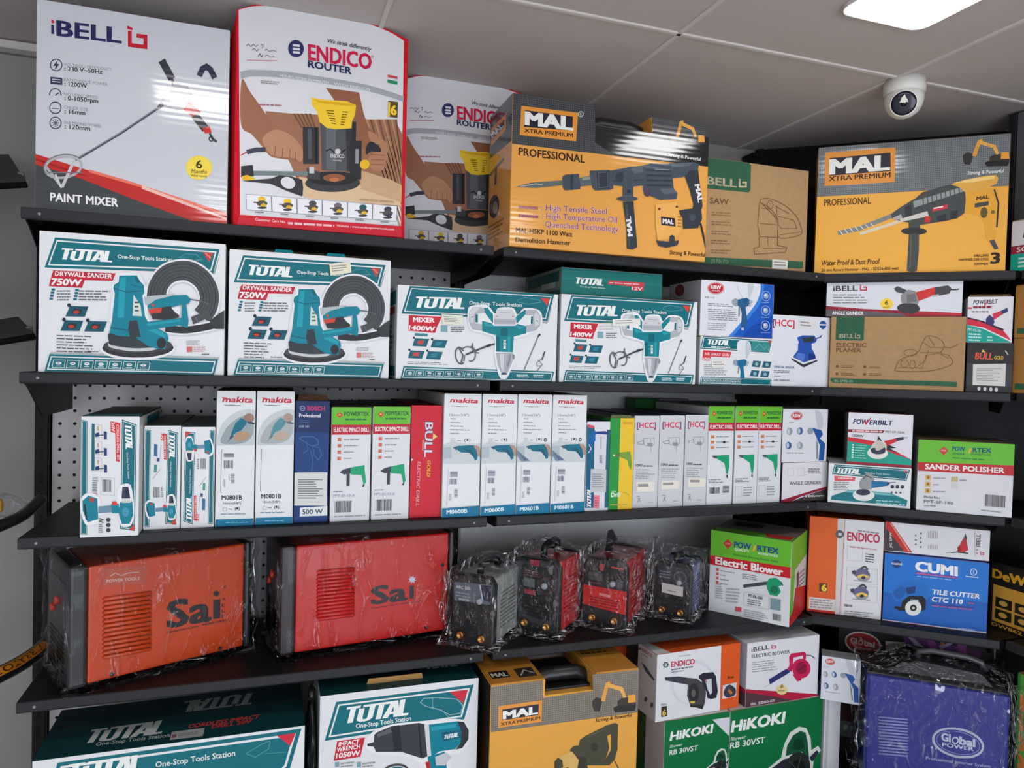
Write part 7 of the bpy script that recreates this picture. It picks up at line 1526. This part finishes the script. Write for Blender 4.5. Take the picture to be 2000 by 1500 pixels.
# green blower cartons and what is stacked on them
GR = (14, 112, 62)
ZK = .831
def hik(a, txt, sub, mod, pic):
    a.T((236, 238, 236), 'HiKOKI', *txt, b=.04, it=.15); a.T((206, 222, 210), 'Blower', *sub, b=.012, it=.1); a.T((222, 230, 224), 'RB 30VST', *mod, b=.02, it=.1)
    x, y, s = pic
    P = lambda *q: [(x+s*q[i], y+s*q[i+1]) for i in range(0, len(q), 2)]
    W_ = (214, 220, 212)
    a.P(W_, P(-.02, 1.02, .0, .93, .30, .78, .52, .60, .56, .42, .64, .26, .76, .18, .86, .20, .92, .34, .93, .50, 1.02, .44, 1.06, .50, .96, .62, .95, .76, .88, .92, .80, 1.04, .70, 1.04, .58, .92, .52, .80, .3, .95, .06, 1.12)); a.P((46, 48, 60), P(.02, 1.0, .04, .95, .32, .80, .56, .62, .66, .60, .64, .76, .50, .76, .28, .90, .06, 1.08))
    a.P((20, 84, 54), P(.58, .58, .60, .44, .68, .30, .78, .24, .85, .26, .88, .40, .90, .62, .80, .52)); a.P((16, 60, 40), P(.66, .48, .70, .36, .80, .34, .84, .46, .76, .50)); a.E((38, 46, 44), x+s*.74, y+s*.74, s*.17, s*.22, .3); a.E((22, 26, 26), x+s*.74, y+s*.76, s*.10, s*.14, .3); a.P((44, 50, 64), P(.90, .60, 1.0, .50, 1.03, .53, .94, .66))
    for k in range(5): a.L((64, 74, 70), s*.012, x+s*.74, y+s*.76, x+s*(.74+.15*math.cos(k*1.26)), y+s*(.76+.19*math.sin(k*1.26)))
c = deckbox('green_blower_carton', 'green blower carton with a white corner, beside the notched orange carton', 'N', (.951, 1.540), (1.1425, 1.541), ZK, .20, (206, 206, 212), (200, 204, 204), GR)
a = c.front; a.P((214, 216, 220), 812, 790, 950, 770, 950, 912)
hik(a, (495, 948, 818, 886, 62), (495, 1002, 588, 985, 20), (488, 1058, 704, 1018, 36), (690, 960, 250))
l = c.side('left', [0, 0, 1, 0, 1, 1, 0, 1], (196, 200, 204)); l.P((10, 84, 48), 0, 0, .55, 0, .55, 1, 0, 1); c.done()
c = deckbox('green_blower_carton', 'wider green blower carton under the white carton with the crimson blower', 'N', (1.1445, 1.542), (1.442, 1.545), ZK, .20, (190, 194, 196), (200, 204, 204), GR)
a = c.front; hik(a, (955, 885, 1360, 812, 80), (950, 952, 1066, 928, 26), (945, 1008, 1210, 962, 44), (1040, 742, 555)); c.done()
# slim white carton standing at an angle beside them
t = thing('slim_carton', 'slim plain white carton standing beside the wider green blower carton', 'carton', (1.4475, 1.542, ZB), rad(-6))
b = MB(); b.box(0, 0, 0, .050, .16, ZK-ZB-.003, mat((216, 217, 222)), .0015); b.build('carton', t); b = MB(); b.box(.001, .001, ZK-ZB-.0028, .049, .159, ZK-ZB, mat((196, 196, 200)), .0005); b.build('lid', t)
b = MB(); b.box(.004, -.0006, .012, .012, -.0001, .20, mat((190, 190, 196))); b.build('glue_seam', t)
# blower carton, white with orange
PL = ((.923, 1.5405), (1.177, 1.5555))
c = Carton('blower_carton', 'white and orange carton with a black blower picture on top of the green cartons', 'carton', 'N', [395, 305, 1022, 210, 1012, 715, 385, 820], ZK+.0004, .085, PL, (196, 198, 204), None, (222, 223, 228), lid=(214, 90, 36))
OR2 = (220, 92, 38)
a = c.front
a.P(OR2, 872, 233, 1022, 210, 1012, 716, 868, 738)
a.E((210, 214, 222), 660, 520, 170, 180); a.E((222, 223, 228), 668, 530, 150, 160)
ebadge(a, 458, 380, 21, (40, 80, 90)); a.T((190, 40, 70), 'ENDICO', 498, 398, 672, 376, 40, b=.03); a.K((150, 150, 156), 552, 312, 665, 322, 1, -.14); a.K((110, 110, 120), 498, 408, 668, 430, 1, -.14); a.K((110, 110, 120), 498, 432, 598, 446, 1, -.14)
a.P((64, 64, 76), 452, 475, 560, 470, 625, 482, 660, 500, 640, 540, 600, 530, 456, 500); a.P((74, 72, 76), 600, 478, 690, 490, 745, 530, 760, 600, 752, 680, 735, 725, 700, 715, 640, 690, 618, 620, 622, 545); a.E((50, 48, 50), 668, 600, 40, 76); a.E((100, 98, 96), 665, 600, 16, 30); a.P((206, 190, 80), 640, 660, 680, 662, 672, 680, 642, 676)
a.P((44, 44, 60), 705, 465, 735, 446, 812, 440, 832, 470, 850, 590, 838, 640, 800, 650, 770, 640, 765, 600, 722, 500, 706, 490); a.P((206, 210, 216), 752, 500, 800, 490, 806, 600, 790, 615, 770, 570); a.L((206, 60, 50), 6, 752, 490, 765, 520); a.P((50, 46, 46), 640, 690, 740, 690, 736, 728, 690, 712, 640, 706)
a.P((60, 52, 40), 428, 700, 470, 694, 470, 772, 428, 778); a.T((226, 190, 90), '6', 436, 768, 462, 764, 42, b=.03); a.K((120, 116, 110), 424, 676, 474, 694, 2, -.1)
a.P((206, 208, 212), 886, 545, 992, 522, 990, 632, 884, 650); a.S((60, 60, 76), 895, 590, 915, 552, 945, 540, 985, 575, 980, 620, 930, 640, 900, 625); a.P((180, 110, 60), 935, 570, 965, 600, 950, 620, 925, 590); a.T((96, 50, 20), '5x', 922, 496, 972, 486, 20, b=.03)
l = c.side('left', [200, 215, 393, 305, 385, 820, 270, 742], (196, 198, 204)); l.T((180, 60, 90), 'ENDICO', 245, 310, 342, 358, 40, b=.03); l.E((70, 80, 100), 225, 290, 12, 16); l.K((120, 130, 150), 250, 330, 320, 350, 1, .5); l.P((70, 72, 84), 255, 430, 290, 452, 375, 560, 368, 575, 300, 510); l.E((90, 90, 96), 320, 700, 10, 14); l.E((90, 90, 96), 362, 732, 10, 14)
tp = c.side('top', [0, 0, 1, 0, 1, 1, 0, 1]); tp.P(OR2, 0, 0, 1, 0, 1, .93, 0, .93); tp.P((222, 220, 222), 0, 0, .08, 0, .16, 1, 0, 1)
c.done()
c = Carton('blower_carton', 'white carton with a crimson blower picture on top of the wider green carton', 'carton', 'N', [1085, 215, 1626, 152, 1592, 660, 1050, 722], ZK+.0004, .12, ((1.196, 1.546), (1.43, 1.547)), (186, 186, 196), (224, 224, 228), (222, 222, 228), lid=(216, 216, 222))
a = c.front
a.P((84, 56, 64), 1052, 592, 1250, 640, 1400, 680, 1300, 692, 1050, 722); a.P((176, 34, 64), 1054, 575, 1200, 592, 1592, 640, 1592, 655, 1400, 680, 1250, 640, 1052, 602)
a.T((78, 74, 84), 'iBELL', 1112, 284, 1240, 262, 34, b=.02); blogo(a, (190, 36, 84), 1256, 226, 1294, 262, -.1); a.T((84, 82, 90), 'ELECTRIC BLOWER', 1112, 332, 1392, 298, 26, b=.022); a.K((150, 148, 156), 1112, 358, 1310, 450, 5, -.1, .35, .7)
CR = (196, 34, 84)
a.P((50, 56, 110), 1228, 505, 1350, 430, 1385, 420, 1385, 455, 1360, 470, 1235, 545); a.L((196, 200, 190), 6, 1190, 565, 1235, 545); a.P(CR, 1365, 430, 1385, 400, 1385, 330, 1400, 302, 1500, 290, 1515, 305, 1512, 350, 1490, 352, 1490, 320, 1420, 335, 1410, 400, 1400, 450); a.E(CR, 1475, 425, 70, 80); a.P(CR, 1405, 470, 1440, 530, 1470, 522, 1480, 480); a.E((150, 24, 64), 1475, 420, 44, 50); a.L((60, 40, 70), 8, 1455, 440, 1500, 400); a.L((70, 66, 80), 7, 1515, 318, 1550, 320, 1585, 345)
a.E((226, 206, 150), 1322, 592, 42, 40); a.T((120, 90, 30), '6', 1312, 578, 1332, 575, 30, b=.02, it=.2); a.K((150, 120, 50), 1296, 590, 1350, 606, 1)
a.T((206, 196, 202), 'IBL EB80-03', 1090, 708, 1264, 684, 20, b=.025)
l = c.side('left', [0, 0, 1, 0, 1, 1, 0, 1]); l.P((176, 34, 64), 0, .70, 1, .72, 1, .80, 0, .76); l.P((80, 56, 64), 0, .76, 1, .80, 1, 1, 0, 1)
c.done()
c = Carton('spray_gun_box', 'small white spray gun box stacked beside the carton with the crimson blower', 'box', 'N', [1652, 232, 1950, 262, 1905, 622, 1610, 618], ZK+.0005, .05, ((1.447, 1.512), (1.447+DD[0], 1.512+DD[1])), (34, 84, 180), (150, 150, 154), (214, 218, 228), h=.118, lid=(150, 146, 146))
art_spray(c.front, 1622, 236, 300, 372); c.done()
# orange carton edge behind
t = thing('orange_carton', 'plain orange carton peeking out behind the white and orange blower carton', 'carton', (0.85, 1.745, ZB))
b = MB(); b.box(0, 0, 0, .10, .16, .355, mat((206, 78, 36)), .001); b.build('carton', t); b = MB(); b.box(.001, .001, .3552, .099, .159, .3575, mat((190, 90, 50), 'board')); b.build('lid', t)
# crumpled black bag
t = thing('black_plastic_bag', 'crumpled black plastic bag squeezed between the large teal carton and the impact wrench carton', 'bag', (.106, 1.60, ZB))
bm = bmesh.new(); bmesh.ops.create_icosphere(bm, subdivisions=5, radius=1)
for v in bm.verts:
    x, y, z = v.co
    k = 1+.10*math.sin(9*z+5*y)+.07*math.sin(17*y-11*z+3*x)
    v.co = Vector((x*.0125*min(k, 1.0), y*.075*k, .178+z*.176*(1+.03*math.sin(13*y))))
b = MB(); b.bm(bm, mat((34, 35, 40), 'gloss'), True); b.build('bag_body', t)
b = MB(); b.tube([(0, -.01, .345), (.002, 0, .366), (0, .014, .372)], [.006, .009, .004], mat((30, 31, 36), 'gloss'), 9); b.build('twisted_neck', t)

# ------------------------------------------------------------------ corner: dark crate and wrapped blue welder
A, B = dpt(.075, .145), dpt(.475, .145)
t = thing('power_tool_crate', 'large dark carton with a red oval emblem behind the wrapped blue welder', 'carton', (A[0], A[1], ZB), DA)
W4, H4 = .40, .37
b = MB(); b.box(0, 0, 0, W4, .12, H4-.003, mat((44, 42, 44)), .001)
fq = fr(A, B, ZB+H4, ZB, 'O')
a = Art(b, fq, W4, H4, lambda u, v, o: (u, -o, v))
a.P((60, 24, 30), 380, 740, 535, 760, 530, 940, 370, 930); a.P((90, 94, 96), 365, 940, 530, 965, 525, 1105, 360, 1075); a.E((140, 150, 156), 415, 1000, 20, 24); a.E((140, 150, 156), 470, 1010, 16, 24)
a.E((206, 196, 190), 570, 258, 165, 100, .25); a.E((166, 40, 44), 570, 258, 150, 88, .25); a.T((222, 190, 186), 'Gl', 460, 250, 515, 262, 46, b=.035); a.T((222, 190, 186), 'bal', 585, 276, 672, 296, 48, b=.035); a.C((222, 190, 186), 8, 550, 250, 18); a.T((214, 176, 172), 'POWER', 500, 300, 650, 325, 18, b=.02)
a.P((110, 70, 130), 920, 180, 1620, 330, 1600, 420, 960, 320); a.P((190, 190, 214), 960, 190, 1000, 196, 1160, 330, 1140, 350, 1080, 330); a.P((170, 90, 160), 1130, 210, 1200, 226, 1260, 370, 1180, 350); a.P((150, 70, 140), 1400, 240, 1480, 260, 1520, 400, 1440, 390); a.P((190, 120, 60), 1260, 240, 1290, 246, 1290, 376, 1262, 370); a.P((176, 170, 200), 1240, 280, 1390, 230, 1400, 244, 1260, 310); a.P((90, 40, 90), 1480, 300, 1620, 330, 1600, 400, 1500, 390)
a.P((200, 196, 186), 770, 236, 948, 248, 945, 326, 772, 316); a.K((150, 146, 140), 780, 250, 935, 310, 3, .06)
a.P((170, 176, 180), 1735, 290, 1748, 293, 1745, 395, 1732, 392)
b.build('carton', t); b = MB(); b.box(.001, .001, H4-.0028, W4-.001, .119, H4, mat((60, 52, 46), 'board')); b.build('lid', t)
off = -.065
A, B = np.array(at_line(*zp('O', [575, 950])[0], dpt(0, off), dpt(1, off))[:2]), np.array(at_line(*zp('O', [1895, 1000])[0], dpt(0, off), dpt(1, off))[:2])
zt = (zat(*zp('O', [640, 560])[0], A)+zat(*zp('O', [1900, 715])[0], B))/2
t = thing('welding_machine', 'blue welding machine wrapped in clear film with a pale oval emblem', 'welder', (A[0], A[1], ZB), DA)
w = float(np.hypot(*(B-A))); h = float(zt-ZB); d = .17
b = MB(); b.box(.004, 0, .012, w-.004, d, h, mat((28, 38, 132), 'hot'), .008, 2)
fq = fr(A, B, zt, ZB, 'O')
a = Art(b, fq, w, h, lambda u, v, o: (u, -o, v), 'hot')
ro = .22
a.C((176, 186, 206), 20, 1415, 1140, 226, 122, ro); a.C((120, 134, 190), 7, 1415, 1140, 196, 98, ro); a.T((190, 200, 222), 'Gl', 1268, 1118, 1345, 1132, 66, b=.045); a.C((190, 200, 222), 12, 1390, 1118, 26); a.T((190, 200, 222), 'bal', 1430, 1150, 1562, 1176, 66, b=.045); a.T((180, 192, 216), 'POWER', 1275, 1170, 1552, 1212, 34, b=.03); a.T((170, 184, 214), 'Professional Inverter System', 1130, 1285, 1700, 1362, 26, b=.01)
b.build('steel_casing', t)
class S_: pass
s_ = S_(); s_.H = a.H
louvres(t, s_, [(700, 905+k*27, 972, 932+k*27) for k in range(13)], (120, 126, 190), r=.0032)
b = MB(); b.box(.006, .012, h-.0005, w-.006, d-.004, h+.004, mat((24, 24, 28), 'plastic'), .001); b.prism([(.03, h+.003), (w-.03, h+.003), (w-.06, h+.035), (.12, h+.045), (.09, h+.03)], .03, d-.02, mat((28, 28, 32), 'plastic'), .006, seg=2); b.build('top_cover', t)
b = MB(); b.tube([(.12, .07, h+.03), (.13, .07, h+.055), (.16, .07, h+.062), (.24, .07, h+.058), (.27, .07, h+.05), (.28, .07, h+.03)], .008, mat((60, 62, 66), 'plastic'), 10); b.build('carry_handle', t)
for x in (.03, w-.03):
    for y in (.03, d-.03):
        b = MB(); b.lathe([(.011, 0), (.011, .013)], mat((18, 18, 19), 'plastic'), 14, Matrix.Translation((x, y, 0))); b.build('rubber_foot', t)
wrap(t, 0, -.006, 0, w, d+.002, h+.01, 21, .016, .004, .06, 'crumpled')
zt = atX(1984, 1314, 1.735)[2]; y = atX(1979, 1400, 1.735)[1]
t, b, a, w, h = edge_box('green_carton', 'bright green carton with orange lettering cut by the frame beside the wrapped blue welder', 1.745, y, ZB, zt-ZB, .25, .2, (90, 166, 74))
a.T((216, 130, 60), 'POWER', .14, .98, .14, .10, .18, b=.04, perp=True); a.R((60, 130, 60), 0, 0, .03, 1); edge_done(t, b, w, .2, h, (110, 90, 60))
